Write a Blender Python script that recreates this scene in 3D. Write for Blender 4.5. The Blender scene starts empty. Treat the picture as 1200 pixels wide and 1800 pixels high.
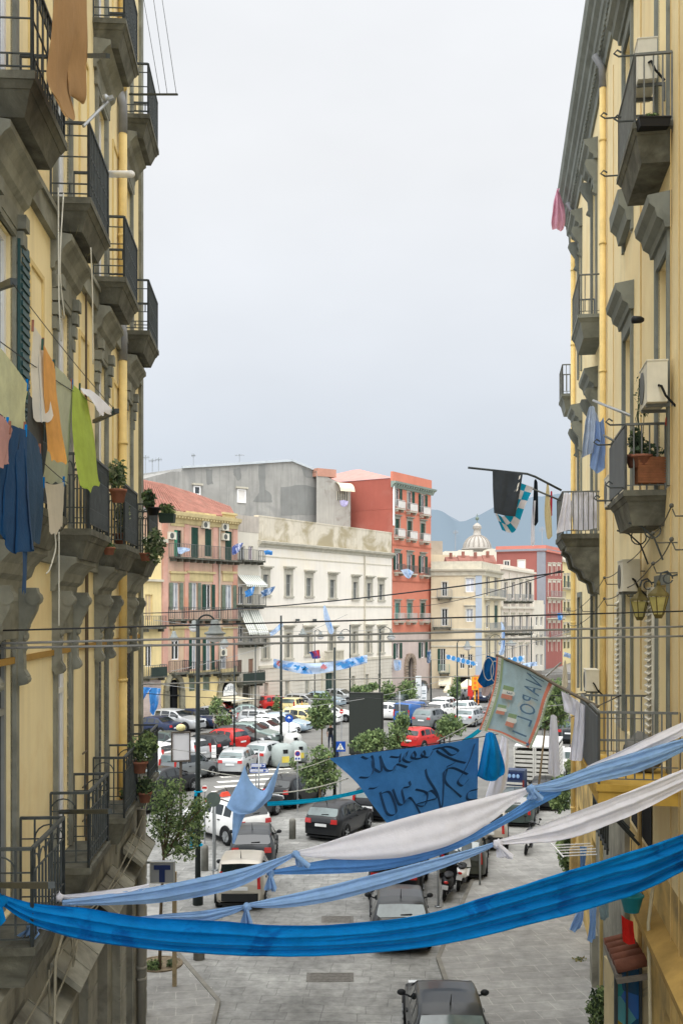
import bpy, math, random
from mathutils import Vector, Matrix, noise
random.seed(7)
R = random.Random(11)
SC = bpy.context.scene
COL = SC.collection
V = Vector
rad = math.radians
F, CX, HY, CH = 1800.0, 600.0, 1072.0, 9.65      # focal length in photo pixels, principal column, horizon row, eye height

def at(px, py, Y):
    return V(((px - CX) / F * Y, Y, CH - (py - HY) / F * Y))
def ground(px, py):
    return at(px, py, CH * F / (py - HY))

# ---------------------------------------------------------------- materials
def lin(h):
    c = [int(h[i:i + 2], 16) / 255 for i in (0, 2, 4)]
    return tuple(x / 12.92 if x <= .04045 else ((x + .055) / 1.055) ** 2.4 for x in c)

MATS = {}
def mat(name, hexc='808080', rough=.8, var=.12, scale=3.0, bump=0.0, metal=0.0, streak=0.0, patch=None, patch_at=.62, patch_scale=1.2,
        spec=.3, fine=0, trans=0.0, coat=0.0, patch_soft=.04, sheen=0.0):
    if name in MATS: return MATS[name]
    m = bpy.data.materials.new(name); m.use_nodes = True
    nt = m.node_tree; n = nt.nodes; L = nt.links
    b = n['Principled BSDF']
    c = lin(hexc) if isinstance(hexc, str) else hexc
    b.inputs['Roughness'].default_value = rough
    b.inputs['Metallic'].default_value = metal
    b.inputs['Specular IOR Level'].default_value = spec
    if sheen: b.inputs['Sheen Weight'].default_value = sheen; b.inputs['Sheen Roughness'].default_value = .5
    if coat:
        b.inputs['Coat Weight'].default_value = coat; b.inputs['Coat Roughness'].default_value = .06
    tc = n.new('ShaderNodeTexCoord')
    def nz(sc, det=4, rough_=.6, vec=None, dist=0):
        t = n.new('ShaderNodeTexNoise'); t.inputs['Scale'].default_value = sc
        t.inputs['Detail'].default_value = det; t.inputs['Roughness'].default_value = rough_
        t.inputs['Distortion'].default_value = dist
        L.new(vec or tc.outputs['Object'], t.inputs['Vector']); return t.outputs['Fac']
    def mp(f, a, b_, lo=0, hi=1):
        r = n.new('ShaderNodeMapRange'); r.inputs[1].default_value = a; r.inputs[2].default_value = b_
        r.inputs[3].default_value = lo; r.inputs[4].default_value = hi
        L.new(f, r.inputs[0]); return r.outputs[0]
    def mix(f, a, b_, mode='MIX'):
        x = n.new('ShaderNodeMix'); x.data_type = 'RGBA'; x.blend_type = mode
        if isinstance(f, (int, float)): x.inputs[0].default_value = f
        else: L.new(f, x.inputs[0])
        for k, s in ((6, a), (7, b_)):
            if isinstance(s, tuple): x.inputs[k].default_value = (*s, 1)
            else: L.new(s, x.inputs[k])
        return x.outputs[2]
    cur = c
    if var:
        dk = tuple(x * (1 - var * 1.3) for x in c); lt = tuple(min(.92, x * (1 + var)) for x in c)
        cur = mix(mp(nz(scale), .3, .7), dk, lt)
    if streak:
        mpn = n.new('ShaderNodeMapping'); mpn.inputs['Scale'].default_value = (2.6, 2.6, .16)
        L.new(tc.outputs['Object'], mpn.inputs['Vector'])
        f = mp(nz(1.0, 6, .65, mpn.outputs[0]), .48, .78, 0, streak)
        cur = mix(f, cur, tuple(x * .38 for x in c))
    if patch:
        f = mp(nz(patch_scale, 7, .62, None, .6), patch_at - patch_soft, patch_at + patch_soft)
        cur = mix(f, cur, lin(patch))
    if isinstance(cur, tuple): b.inputs['Base Color'].default_value = (*cur, 1)
    else: L.new(cur, b.inputs['Base Color'])
    if bump:
        bp = n.new('ShaderNodeBump'); bp.inputs['Strength'].default_value = bump; bp.inputs['Distance'].default_value = .02
        L.new(nz(fine or scale * 6, 5, .7), bp.inputs['Height']); L.new(bp.outputs[0], b.inputs['Normal'])
    if trans:
        tr = n.new('ShaderNodeBsdfTranslucent'); ms = n.new('ShaderNodeMixShader'); ms.inputs[0].default_value = trans
        if isinstance(cur, tuple): tr.inputs[0].default_value = (*cur, 1)
        else: L.new(cur, tr.inputs[0])
        L.new(b.outputs[0], ms.inputs[1]); L.new(tr.outputs[0], ms.inputs[2])
        L.new(ms.outputs[0], n['Material Output'].inputs[0])
    MATS[name] = m
    return m

def cloth_mat(name, h='808080', trans=.25, var=.06, weave=60, patch=None, patch_at=.66, patch_scale=3):
    return mat('cloth ' + name, h, rough=1, var=var, scale=5, bump=.55, fine=weave * .3, trans=trans, spec=.03, sheen=.06, patch=patch, patch_at=patch_at, patch_scale=patch_scale)

def glass_mat(name, h, rough=.08, var=.3, scale=1.2):
    return mat(name, h, rough=rough, var=var, scale=scale, spec=.7)

Y_PL = mat('yellow plaster', 'f1e0b2', .9, .06, .7, .3, streak=.26, patch='e0c690', patch_at=.64, patch_scale=.5, fine=26, patch_soft=.12)
Y_PL_R = mat('ochre plaster', 'f0deb0', .9, .07, .7, .3, streak=.28, patch='e6cd98', patch_at=.6, patch_scale=.45, fine=26, patch_soft=.14)
Y_TRIM = mat('yellow plaster trim', 'ddc68c', .85, .08, 1.5)
STONE = mat('grey stone trim', '8a8b80', .88, .18, 2.2, .35, streak=.45, patch='6a6a60', patch_at=.57, patch_scale=1.6, patch_soft=.1)
STONE_D = mat('weathered slab stone', '727267', .9, .25, 2.6, .5, patch='4a4a42', patch_at=.5, patch_scale=2.2, patch_soft=.16)
STONE_R = mat('blue grey stone trim', '7c8079', .85, .12, 2.2, .25, streak=.35, patch='60645e', patch_at=.63, patch_scale=1.4, patch_soft=.1)
STONE_G = mat('ground floor stone', '949284', .88, .18, 1.3, .4, streak=.55, patch='625f56', patch_at=.57, patch_scale=.9, patch_soft=.12)
IRON = mat('dark painted iron', '43494a', .55, .2, 6, .1)
IRON_G = mat('grey painted iron', '6b6e6c', .6, .15, 6, .1)
PIPE_Y = mat('yellow painted pipe', 'e4c986', .6, .12, 2, .1, streak=.3)
PIPE_G = mat('zinc pipe', '85878a', .5, .12, 3)
WHITE_F = mat('white window frame', 'e9e8e6', .5, .05, 3)
GREY_F = mat('grey window frame', '8c8e8b', .6, .1, 3)
GLASS = glass_mat('window glass', '2b3133', .06)
GLASS_L = glass_mat('pale curtained glass', 'a9aeb4', .12, .25)
GLASS_K = glass_mat('painted sky glass', 'c3cad3', .1, .12)  # bluish white base colour paints the reflected sky into the pane
DARKIN = mat('dark interior', '17181a', .9, .3, 2)
SHUT_G = mat('dark green shutter', '24473b', .6, .15, 3)
SHUT_OL = mat('faded green shutter', '6f7a6a', .7, .18, 3)
SHUT_BL = mat('black shutter', '191c1e', .6, .2, 3)
SHUT_W = mat('cream louvre shutter', 'd9d4c2', .6, .1, 3)
SHUT_BR = mat('brown shutter', '8b6d5a', .7, .15, 3)
TERRA = mat('terracotta', '8f5f4c', .85, .2, 5, .3)
LEAF = mat('leaf green', '62774f', .75, .35, 3.5, trans=.25)
LEAF_D = mat('leaf dark green', '40513a', .8, .35, 3.5, trans=.2)
LEAF_L = mat('leaf light green', '8fa36c', .75, .3, 3.5, trans=.3)
LEAF_S = mat('leaf silver green', '8d9576', .8, .3, 5, trans=.2)
LEAF_DRY = mat('dry grass', '8d8757', .9, .3, 6)
BARK = mat('bark', '6b5c47', .9, .25, 8, .4)
WIRE = mat('black cable', '24262a', .6, .05, 4)
WIRE_L = mat('pale cable', 'c9c7ba', .7, .08, 4)
ALU = mat('aluminium', 'a4a8aa', .4, .1, 5, metal=.5)
POLE_D = mat('dark pole paint', '2c3433', .5, .15, 4)
AC_W = mat('cream air conditioner casing', 'd8d3c1', .6, .08, 3, streak=.2)
RUBBER = mat('tyre rubber', '18191a', .85, .15, 8)
PLATE_W = mat('white plate', 'e4e6e6', .5, .04, 4)
BLUE_S = mat('sign blue', '1f4fa8', .4, .06, 4)
RED_S = mat('sign red', 'c4352c', .45, .06, 4)
WHITE_P = mat('white paint', 'ececea', .5, .05, 4)
BLACK_P = mat('black paint', '1b1c1f', .5, .1, 4)
GREY_P = mat('grey plastic', '9aa3a0', .6, .1, 2)

# ---------------------------------------------------------------- mesh builder
class MB:
    def __init__(s, M=None):
        s.v = []; s.f = []; s.mi = []; s.m = 0; s.M = M
    def add(s, pts, faces):
        o = len(s.v)
        s.v += [tuple(s.M @ V(p)) if s.M else tuple(p) for p in pts]
        for f in faces:
            s.f.append([i + o for i in f]); s.mi.append(s.m)
        return s
    def quad(s, *p): return s.add(p, [list(range(len(p)))])
    def box(s, x0, x1, y0, y1, z0, z1):
        p = [(x0, y0, z0), (x1, y0, z0), (x1, y1, z0), (x0, y1, z0), (x0, y0, z1), (x1, y0, z1), (x1, y1, z1), (x0, y1, z1)]
        return s.add(p, [[0, 3, 2, 1], [4, 5, 6, 7], [0, 1, 5, 4], [1, 2, 6, 5], [2, 3, 7, 6], [3, 0, 4, 7]])
    def fru(s, a, z0, b, z1):        # frustum between rectangles a and b = (x0,x1,y0,y1)
        p = [(a[0], a[2], z0), (a[1], a[2], z0), (a[1], a[3], z0), (a[0], a[3], z0), (b[0], b[2], z1), (b[1], b[2], z1), (b[1], b[3], z1), (b[0], b[3], z1)]
        return s.add(p, [[0, 3, 2, 1], [4, 5, 6, 7], [0, 1, 5, 4], [1, 2, 6, 5], [2, 3, 7, 6], [3, 0, 4, 7]])
    def ext(s, poly, axis, a, b):    # polygon (two coords) extruded along axis
        def pt(u, w, t): return {'x': (t, u, w), 'y': (u, t, w), 'z': (u, w, t)}[axis]
        n = len(poly)
        p = [pt(u, w, a) for u, w in poly] + [pt(u, w, b) for u, w in poly]
        return s.add(p, [list(range(n))[::-1], list(range(n, 2 * n))] + [[i, (i + 1) % n, n + (i + 1) % n, n + i] for i in range(n)])
    def bar(s, p, q, w, h=None):
        p, q = V(p), V(q); d = (q - p)
        if d.length < 1e-6: return s
        d.normalize(); h = h or w
        up = V((0, 0, 1)) if abs(d.z) < .95 else V((1, 0, 0))
        a = d.cross(up).normalized() * w / 2; b = a.cross(d).normalized() * h / 2
        pts = [p - a - b, p + a - b, p + a + b, p - a + b, q - a - b, q + a - b, q + a + b, q - a + b]
        return s.add(pts, [[0, 3, 2, 1], [4, 5, 6, 7], [0, 1, 5, 4], [1, 2, 6, 5], [2, 3, 7, 6], [3, 0, 4, 7]])
    def tube(s, pts, r, n=6, cap=True):
        pts = [V(p) for p in pts]; k = len(pts)
        rs = r if isinstance(r, (list, tuple)) else [r] * k
        ring = []; prev = None
        for i, p in enumerate(pts):
            d = (pts[min(i + 1, k - 1)] - pts[max(i - 1, 0)])
            d = d.normalized() if d.length > 1e-9 else V((0, 0, 1))
            if prev is None:
                up = V((0, 0, 1)) if abs(d.z) < .9 else V((1, 0, 0)); a = d.cross(up).normalized()
            else:
                a = (prev - d * prev.dot(d)); a = a.normalized() if a.length > 1e-6 else d.orthogonal().normalized()
            prev = a; b = d.cross(a)
            ring += [p + (a * math.cos(t) + b * math.sin(t)) * rs[i] for t in (2 * math.pi * j / n for j in range(n))]
        fs = [[i * n + j, i * n + (j + 1) % n, (i + 1) * n + (j + 1) % n, (i + 1) * n + j] for i in range(k - 1) for j in range(n)]
        if cap: fs += [list(range(n))[::-1], [(k - 1) * n + j for j in range(n)]]
        return s.add(ring, fs)
    def lathe(s, prof, c=(0, 0, 0), n=16, axis='z'):
        c = V(c); pts = []
        for r, h in prof:
            for j in range(n):
                t = 2 * math.pi * j / n; x, y = r * math.cos(t), r * math.sin(t)
                pts.append(c + V({'z': (x, y, h), 'y': (x, h, y), 'x': (h, x, y)}[axis]))
        k = len(prof)
        fs = [[i * n + j, i * n + (j + 1) % n, (i + 1) * n + (j + 1) % n, (i + 1) * n + j] for i in range(k - 1) for j in range(n)]
        fs += [list(range(n))[::-1], [(k - 1) * n + j for j in range(n)]]
        return s.add(pts, fs)
    def disc(s, c, nrm, r, n=20):
        c = V(c); nrm = V(nrm).normalized(); a = nrm.orthogonal().normalized(); b = nrm.cross(a)
        return s.add([c + (a * math.cos(2 * math.pi * i / n) + b * math.sin(2 * math.pi * i / n)) * r for i in range(n)], [list(range(n))])
    def grid(s, P):                   # P: rows of points
        r, c = len(P), len(P[0])
        return s.add([p for row in P for p in row], [[i * c + j, i * c + j + 1, (i + 1) * c + j + 1, (i + 1) * c + j] for i in range(r - 1) for j in range(c - 1)])
    def ball(s, c, r, nu=10, nv=7, wob=0.0, seed=0):
        c = V(c); rr = V(r) if isinstance(r, (tuple, list)) else V((r, r, r)); P = []
        for i in range(nv + 1):
            th = math.pi * i / nv; row = []
            for j in range(nu + 1):
                ph = 2 * math.pi * (j % nu) / nu
                d = V((math.sin(th) * math.cos(ph), math.sin(th) * math.sin(ph), math.cos(th)))
                k = 1 + (wob * noise.noise(d * 2.2 + V((seed, seed * .7, 3))) if wob else 0)
                row.append(c + V((d.x * rr.x, d.y * rr.y, d.z * rr.z)) * k)
            P.append(row)
        return s.grid(P)
    def mesh(s, name, mats, smooth=False):
        me = bpy.data.meshes.new(name)
        me.from_pydata(s.v, [], s.f)
        for m in (mats if isinstance(mats, (list, tuple)) else [mats]): me.materials.append(m)
        if any(s.mi): me.polygons.foreach_set('material_index', s.mi)
        if smooth: me.polygons.foreach_set('use_smooth', [True] * len(me.polygons))
        me.update(); return me
    def build(s, name, mats, parent=None, smooth=False, label=None, cat=None, group=None, kind=None):
        if not s.v: return None
        if parent is None:
            xs, ys, zs = zip(*s.v)
            o0 = V(((min(xs) + max(xs)) / 2, (min(ys) + max(ys)) / 2, min(zs)))
            if kind: o0 = V((0, 0, 0))
            s.v = [(x - o0.x, y - o0.y, z - o0.z) for x, y, z in s.v]
        o = bpy.data.objects.new(name, s.mesh(name, mats, smooth)); COL.objects.link(o)
        if parent is None: o.location = o0
        else: o.parent = parent
        return tag(o, label, cat, group, kind)

def tag(o, label=None, cat=None, group=None, kind=None):
    if label: o['label'] = label
    if cat: o['category'] = cat
    if group: o['group'] = group
    if kind: o['kind'] = kind
    return o
def thing(name, label, cat, loc=(0, 0, 0), rot=0.0, group=None):
    o = bpy.data.objects.new(name, None); COL.objects.link(o)
    o.location = loc; o.rotation_euler = (0, 0, rot); o.empty_display_size = .2
    return tag(o, label, cat, group)
def copy_tree(o, parent=None):
    c = o.copy(); COL.objects.link(c); c.parent = parent
    for ch in list(o.children): copy_tree(ch, c)
    return c
def text_mesh(body, size=1.0, shear=0.0):
    cu = bpy.data.curves.new('lettering', 'FONT'); cu.body = body; cu.size = size; cu.align_x = 'CENTER'; cu.align_y = 'CENTER'; cu.resolution_u = 3; cu.shear = shear
    o = bpy.data.objects.new('lettering', cu); COL.objects.link(o)
    dg = bpy.context.evaluated_depsgraph_get(); me = o.evaluated_get(dg).to_mesh()
    vs = [tuple(v.co) for v in me.vertices]; fs = [list(p.vertices) for p in me.polygons]
    bpy.data.objects.remove(o, do_unlink=True); bpy.data.curves.remove(cu)
    return vs, fs
def cr(a, b, c, d, t):      # Catmull-Rom
    return .5 * ((2 * b) + (c - a) * t + (2 * a - 5 * b + 4 * c - d) * t * t + (3 * b - a - 3 * c + d) * t ** 3)
def spline(pts, n):
    pts = [V(p) for p in pts]; k = len(pts) - 1; out = []
    for i in range(n):
        u = i / (n - 1) * k; j = min(int(u), k - 1); t = u - j
        out.append(cr(pts[max(j - 1, 0)], pts[j], pts[j + 1], pts[min(j + 2, k)], t))
    return out
def sag(p, q, d, n=16):
    p, q = V(p), V(q)
    return [p.lerp(q, i / n) - V((0, 0, 4 * d * (i / n) * (1 - i / n))) for i in range(n + 1)]

# ---------------------------------------------------------------- world, sun, camera
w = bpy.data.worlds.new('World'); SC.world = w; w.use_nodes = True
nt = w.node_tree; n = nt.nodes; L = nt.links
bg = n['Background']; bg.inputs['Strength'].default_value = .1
sky = n.new('ShaderNodeTexSky'); sky.sky_type = 'NISHITA'; sky.sun_disc = False
SUN_EL, SUN_AZ = 52, 205           # azimuth clockwise from +Y
sky.sun_elevation = rad(SUN_EL); sky.sun_rotation = rad(SUN_AZ); sky.air_density = 1.2; sky.dust_density = 4
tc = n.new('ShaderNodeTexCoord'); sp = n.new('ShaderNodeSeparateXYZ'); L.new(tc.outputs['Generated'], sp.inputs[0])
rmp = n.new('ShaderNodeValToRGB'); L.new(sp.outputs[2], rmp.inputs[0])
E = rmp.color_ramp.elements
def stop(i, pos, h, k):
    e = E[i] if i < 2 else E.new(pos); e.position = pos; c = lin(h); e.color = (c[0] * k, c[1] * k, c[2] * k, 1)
stop(0, 0.0, 'd0dae4', 1.03); stop(1, 1.0, 'ffffff', 3.0); stop(2, .12, 'd3dce7', 1.04); stop(3, .24, 'dfe4eb', 1.10); stop(4, .40, 'e9ebee', 1.13); stop(5, .52, 'edeff2', 1.13); stop(6, .7, 'ffffff', 1.7)  # stops above the view brightened to light the walls
# sky behind the viewer, out of view, brightened to light the walls
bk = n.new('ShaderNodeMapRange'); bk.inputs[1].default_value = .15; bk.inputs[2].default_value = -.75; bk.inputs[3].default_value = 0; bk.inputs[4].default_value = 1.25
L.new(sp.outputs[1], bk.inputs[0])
# soft cloud structure
mpv = n.new('ShaderNodeMapping'); mpv.inputs['Scale'].default_value = (1.6, 1.6, 3.4); L.new(tc.outputs['Generated'], mpv.inputs[0])
cn = n.new('ShaderNodeTexNoise'); cn.inputs['Scale'].default_value = 1.3; cn.inputs['Detail'].default_value = 5; cn.inputs['Roughness'].default_value = .5; L.new(mpv.outputs[0], cn.inputs['Vector'])
cm = n.new('ShaderNodeMapRange'); cm.inputs[1].default_value = .3; cm.inputs[2].default_value = .7; cm.inputs[3].default_value = .93; cm.inputs[4].default_value = 1.05; L.new(cn.outputs[0], cm.inputs[0])
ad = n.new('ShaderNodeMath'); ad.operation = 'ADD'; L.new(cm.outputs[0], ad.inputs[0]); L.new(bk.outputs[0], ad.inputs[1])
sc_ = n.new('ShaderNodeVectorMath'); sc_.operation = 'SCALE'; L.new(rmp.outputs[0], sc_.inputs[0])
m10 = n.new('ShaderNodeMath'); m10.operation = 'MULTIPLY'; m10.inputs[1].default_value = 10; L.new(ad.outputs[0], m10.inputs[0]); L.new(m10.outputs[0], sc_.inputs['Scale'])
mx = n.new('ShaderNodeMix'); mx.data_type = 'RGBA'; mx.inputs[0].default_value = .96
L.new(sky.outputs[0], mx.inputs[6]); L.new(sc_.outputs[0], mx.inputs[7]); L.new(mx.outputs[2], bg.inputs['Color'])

sd = bpy.data.lights.new('sun', 'SUN'); sd.energy = .8; sd.angle = rad(25); sd.color = (1, .985, .95)
so = bpy.data.objects.new('sun', sd); COL.objects.link(so)
a, e = rad(SUN_AZ), rad(SUN_EL)
to_sun = V((math.sin(a) * math.cos(e), math.cos(a) * math.cos(e), math.sin(e)))
so.rotation_euler = to_sun.to_track_quat('Z', 'Y').to_euler(); so.location = (0, -20, 40)
cd = bpy.data.cameras.new('camera'); co = bpy.data.objects.new('camera', cd); COL.objects.link(co)
co.location = (0, 0, CH); co.rotation_euler = (rad(90), 0, 0)
cd.sensor_fit = 'VERTICAL'; cd.sensor_height = 36; cd.sensor_width = 24; cd.lens = 36; cd.shift_y = (HY - 900) / 1800
cd.clip_start = .1; cd.clip_end = 20000
SC.camera = co
SC.view_settings.view_transform = 'Standard'; SC.view_settings.look = 'None'; SC.view_settings.exposure = 0; SC.view_settings.gamma = 1
# ---------------------------------------------------------------- ground
def paving(name, h1, h2, hm, bw, bh, rot, mort=.012, rough=.75, var=.35):
    m = bpy.data.materials.new(name); m.use_nodes = True; nt = m.node_tree; n = nt.nodes; L = nt.links; b = n['Principled BSDF']
    tc = n.new('ShaderNodeTexCoord'); mp = n.new('ShaderNodeMapping'); mp.inputs['Rotation'].default_value = (0, 0, rad(rot)); L.new(tc.outputs['Object'], mp.inputs[0])
    nw = n.new('ShaderNodeTexNoise'); nw.inputs['Scale'].default_value = .9; L.new(mp.outputs[0], nw.inputs['Vector'])
    vm = n.new('ShaderNodeVectorMath'); vm.operation = 'MULTIPLY_ADD'; vm.inputs[1].default_value = (.16, .16, 0); L.new(nw.outputs['Color'], vm.inputs[0]); L.new(mp.outputs[0], vm.inputs[2])
    br = n.new('ShaderNodeTexBrick'); br.inputs['Scale'].default_value = 1; br.inputs['Brick Width'].default_value = bw; br.inputs['Row Height'].default_value = bh
    br.inputs['Mortar Size'].default_value = mort; br.inputs['Mortar Smooth'].default_value = .3; br.inputs['Color1'].default_value = (*lin(h1), 1); br.inputs['Color2'].default_value = (*lin(h2), 1); br.inputs['Mortar'].default_value = (*lin(hm), 1)
    br.offset = .5; br.squash = .8; br.squash_frequency = 3; L.new(vm.outputs[0], br.inputs['Vector'])
    def nz(sc, det=5):
        t = n.new('ShaderNodeTexNoise'); t.inputs['Scale'].default_value = sc; t.inputs['Detail'].default_value = det; t.inputs['Roughness'].default_value = .65; L.new(tc.outputs['Object'], t.inputs['Vector']); return t.outputs[0]
    def rng(f, lo, hi, a=.3, b_=.7):
        r = n.new('ShaderNodeMapRange'); r.inputs[1].default_value = a; r.inputs[2].default_value = b_; r.inputs[3].default_value = lo; r.inputs[4].default_value = hi; L.new(f, r.inputs[0]); return r.outputs[0]
    mu = n.new('ShaderNodeMath'); mu.operation = 'MULTIPLY'; L.new(rng(nz(.35), 1 - var * .7, 1 + var * .5), mu.inputs[0]); L.new(rng(nz(3.5), 1 - var * .5, 1 + var * .4), mu.inputs[1])
    sc = n.new('ShaderNodeVectorMath'); sc.operation = 'SCALE'; L.new(br.outputs[0], sc.inputs[0]); L.new(mu.outputs[0], sc.inputs['Scale'])
    L.new(sc.outputs[0], b.inputs['Base Color']); b.inputs['Roughness'].default_value = rough; b.inputs['Specular IOR Level'].default_value = .35
    hm_ = n.new('ShaderNodeMath'); hm_.operation = 'MULTIPLY_ADD'; hm_.inputs[1].default_value = -.7; L.new(br.outputs['Fac'], hm_.inputs[0]); L.new(nz(9), hm_.inputs[2])
    bp = n.new('ShaderNodeBump'); bp.inputs['Strength'].default_value = .45; bp.inputs['Distance'].default_value = .02; L.new(hm_.outputs[0], bp.inputs['Height']); L.new(bp.outputs[0], b.inputs['Normal'])
    return m
BASALT = paving('basalt paving slabs', '989894', '898986', '787875', 1.05, .5, 4, .012, .78, .6)
WALK = paving('sidewalk slabs', '9c9b97', '8e8d89', 'a8a6a0', 1.0, .5, -9, .014, .8, .4)
ASPH = mat('asphalt', '777672', .85, .14, .5, .3, patch='6a6967', patch_at=.58, patch_scale=.25, patch_soft=.06)
KERB = mat('kerb stone', '807d75', .85, .2, 2, .3)
EARTH = mat('distant ground', '8f8c84', .95, .15, .05)
PAINT = mat('worn road paint', 'e2e0d8', .7, .05, 2, patch='8d8c89', patch_at=.6, patch_scale=2.5)

def sheet(name, pts, z, m, kind='structure'):
    b = MB(); b.quad(*[(x, y, z) for x, y in pts]); return b.build(name, m, kind=kind)
sheet('ground', [(-3000, -60), (3000, -60), (3000, 9000), (-3000, 9000)], -.012, EARTH)
sheet('road', [(-14, -5), (14, -5), (22, 49), (-22, 49)], 0, BASALT)
sheet('plaza', [(-40, 49.004), (30, 49.004), (40, 260), (-60, 260)], -.004, ASPH)
def slab(name, pts, h, m):
    b = MB(); b.ext(pts, 'z', -.05, h); return b.build(name, m, kind='structure')
# sidewalks with a real step
slab('left_sidewalk', [(-2.55, 8), (-3.05, 25.0), (-5.4, 30.2), (-6.1, 34.5), (-12, 36.5), (-14, 25), (-5.2, 24), (-3.6, 8)], .10, WALK)
slab('left_kerb', [(-2.45, 8), (-2.95, 25.05), (-5.28, 30.28), (-5.4, 30.2), (-3.05, 25.0), (-2.55, 8)], .12, KERB)
slab('right_sidewalk', [(2.72, 28.2), (3.1, 12), (6.0, 12), (6.9, 26), (8.4, 37), (16, 60), (12.6, 60), (5.6, 40)], .08, WALK)
slab('right_kerb', [(2.60, 28.2), (2.98, 12), (3.1, 12), (2.72, 28.2), (5.6, 40), (12.6, 60), (12.5, 60), (5.48, 40)], .10, KERB)
b = MB()
for i in range(6):                       # zebra crossing beside the pale cars
    c = ground(440 + i * 3, 1388 - i * 8.5); e = V((.93, .36, 0)); o = V((-.1, .24, 0))
    b.quad(*[V((p.x, p.y, .004)) for p in (c - e * 2.1 - o, c + e * 2.1 - o, c + e * 2.1 + o, c - e * 2.1 + o)])
b.build('zebra_crossing', PAINT, kind='structure')
b = MB()
for k in range(9):
    p = ground(430 + 9 * k, 1303 - 6 * k); q = p + V((1.9, -.9, 0)).normalized() * 3.4
    t = V((.05, .09, 0)); b.quad(*[V((u.x, u.y, .003)) for u in (p - t, q - t, q + t, p + t)])
b.build('parking_bay_lines', PAINT, kind='structure')
for (px, py, sx, sy, lb) in ((593, 1616, .5, .34, 'worn iron drain cover further from the camera, level with the parked black four-wheel drive'), (580, 1718, .62, .34, 'worn iron drain cover nearest the camera, below the bright blue swag')):
    g = ground(px, py); b = MB(); b.box(g.x - sx, g.x + sx, g.y - sy, g.y + sy, 0.002, .006)
    for k in range(6):
        yy = g.y - sy + (k + .5) * 2 * sy / 6; b.box(g.x - sx * .85, g.x + sx * .85, yy - .02, yy + .02, .006, .012)
    b.build('drain_cover', mat('worn cast iron', '6f6c66', .7, .25, 8, .3), label=lb, cat='drain cover', group='drain covers in the paving')

# ---------------------------------------------------------------- building helper
class Bld:
    """facade from A (left in the picture) to B; local x runs along it, -y points out of it"""
    def __init__(s, name, label, A, B, cat='building', group=None):
        s.A = V((A[0], A[1], 0)); s.B = V((B[0], B[1], 0)); d = s.B - s.A; s.len = d.length; s.u = d.normalized(); s.nin = V((-s.u.y, s.u.x, 0))
        s.root = thing(name, label, cat, s.A, math.atan2(s.u.y, s.u.x), group)
    def loc(s, px, py=HY, t=0.0):
        rx = (px - CX) / F
        Y = (s.A.x * s.nin.x + s.A.y * s.nin.y - t) / (rx * s.nin.x + s.nin.y)
        p = V((rx * Y, Y, 0)); return (p - s.A).dot(s.u), CH - (py - HY) / F * Y
    def world(s, x, y, z): return s.A + s.u * x + s.nin * y + V((0, 0, z))
    def part(s, b, name, m, parent=None, smooth=False, label=None):
        return b.build(name, m, parent or s.root, smooth, label)

def wall_mesh(b, L0, L1, z0, z1, holes, depth, rec=.22, top=True):
    xs = sorted({L0, L1} | {round(h[0], 4) for h in holes} | {round(h[1], 4) for h in holes})
    zs = sorted({z0, z1} | {round(h[2], 4) for h in holes} | {round(h[3], 4) for h in holes})
    xs = [x for x in xs if L0 <= x <= L1]; zs = [z for z in zs if z0 <= z <= z1]
    for i in range(len(xs) - 1):
        for j in range(len(zs) - 1):
            cx, cz = (xs[i] + xs[i + 1]) / 2, (zs[j] + zs[j + 1]) / 2
            if any(h[0] < cx < h[1] and h[2] < cz < h[3] for h in holes): continue
            b.quad((xs[i], 0, zs[j]), (xs[i + 1], 0, zs[j]), (xs[i + 1], 0, zs[j + 1]), (xs[i], 0, zs[j + 1]))
    for h in holes:
        a, c, e, f = h[:4]
        b.quad((a, 0, e), (a, 0, f), (a, rec, f), (a, rec, e)); b.quad((c, 0, e), (c, rec, e), (c, rec, f), (c, 0, f))
        b.quad((a, 0, f), (c, 0, f), (c, rec, f), (a, rec, f)); b.quad((a, 0, e), (a, rec, e), (c, rec, e), (c, 0, e))
    b.quad((L0, 0, z0), (L0, 0, z1), (L0, depth, z1), (L0, depth, z0)); b.quad((L1, 0, z0), (L1, depth, z0), (L1, depth, z1), (L1, 0, z1))
    b.quad((L0, depth, z0), (L0, depth, z1), (L1, depth, z1), (L1, depth, z0))
    if top: b.quad((L0, 0, z1), (L1, 0, z1), (L1, depth, z1), (L0, depth, z1))

def rect_frame(b, x0, x1, z0, z1, y0, y1, w, sill=True):
    b.box(x0, x0 + w, y0, y1, z0, z1); b.box(x1 - w, x1, y0, y1, z0, z1); b.box(x0 + w, x1 - w, y0, y1, z1 - w, z1)
    if sill: b.box(x0 + w, x1 - w, y0, y1, z0, z0 + w)

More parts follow.
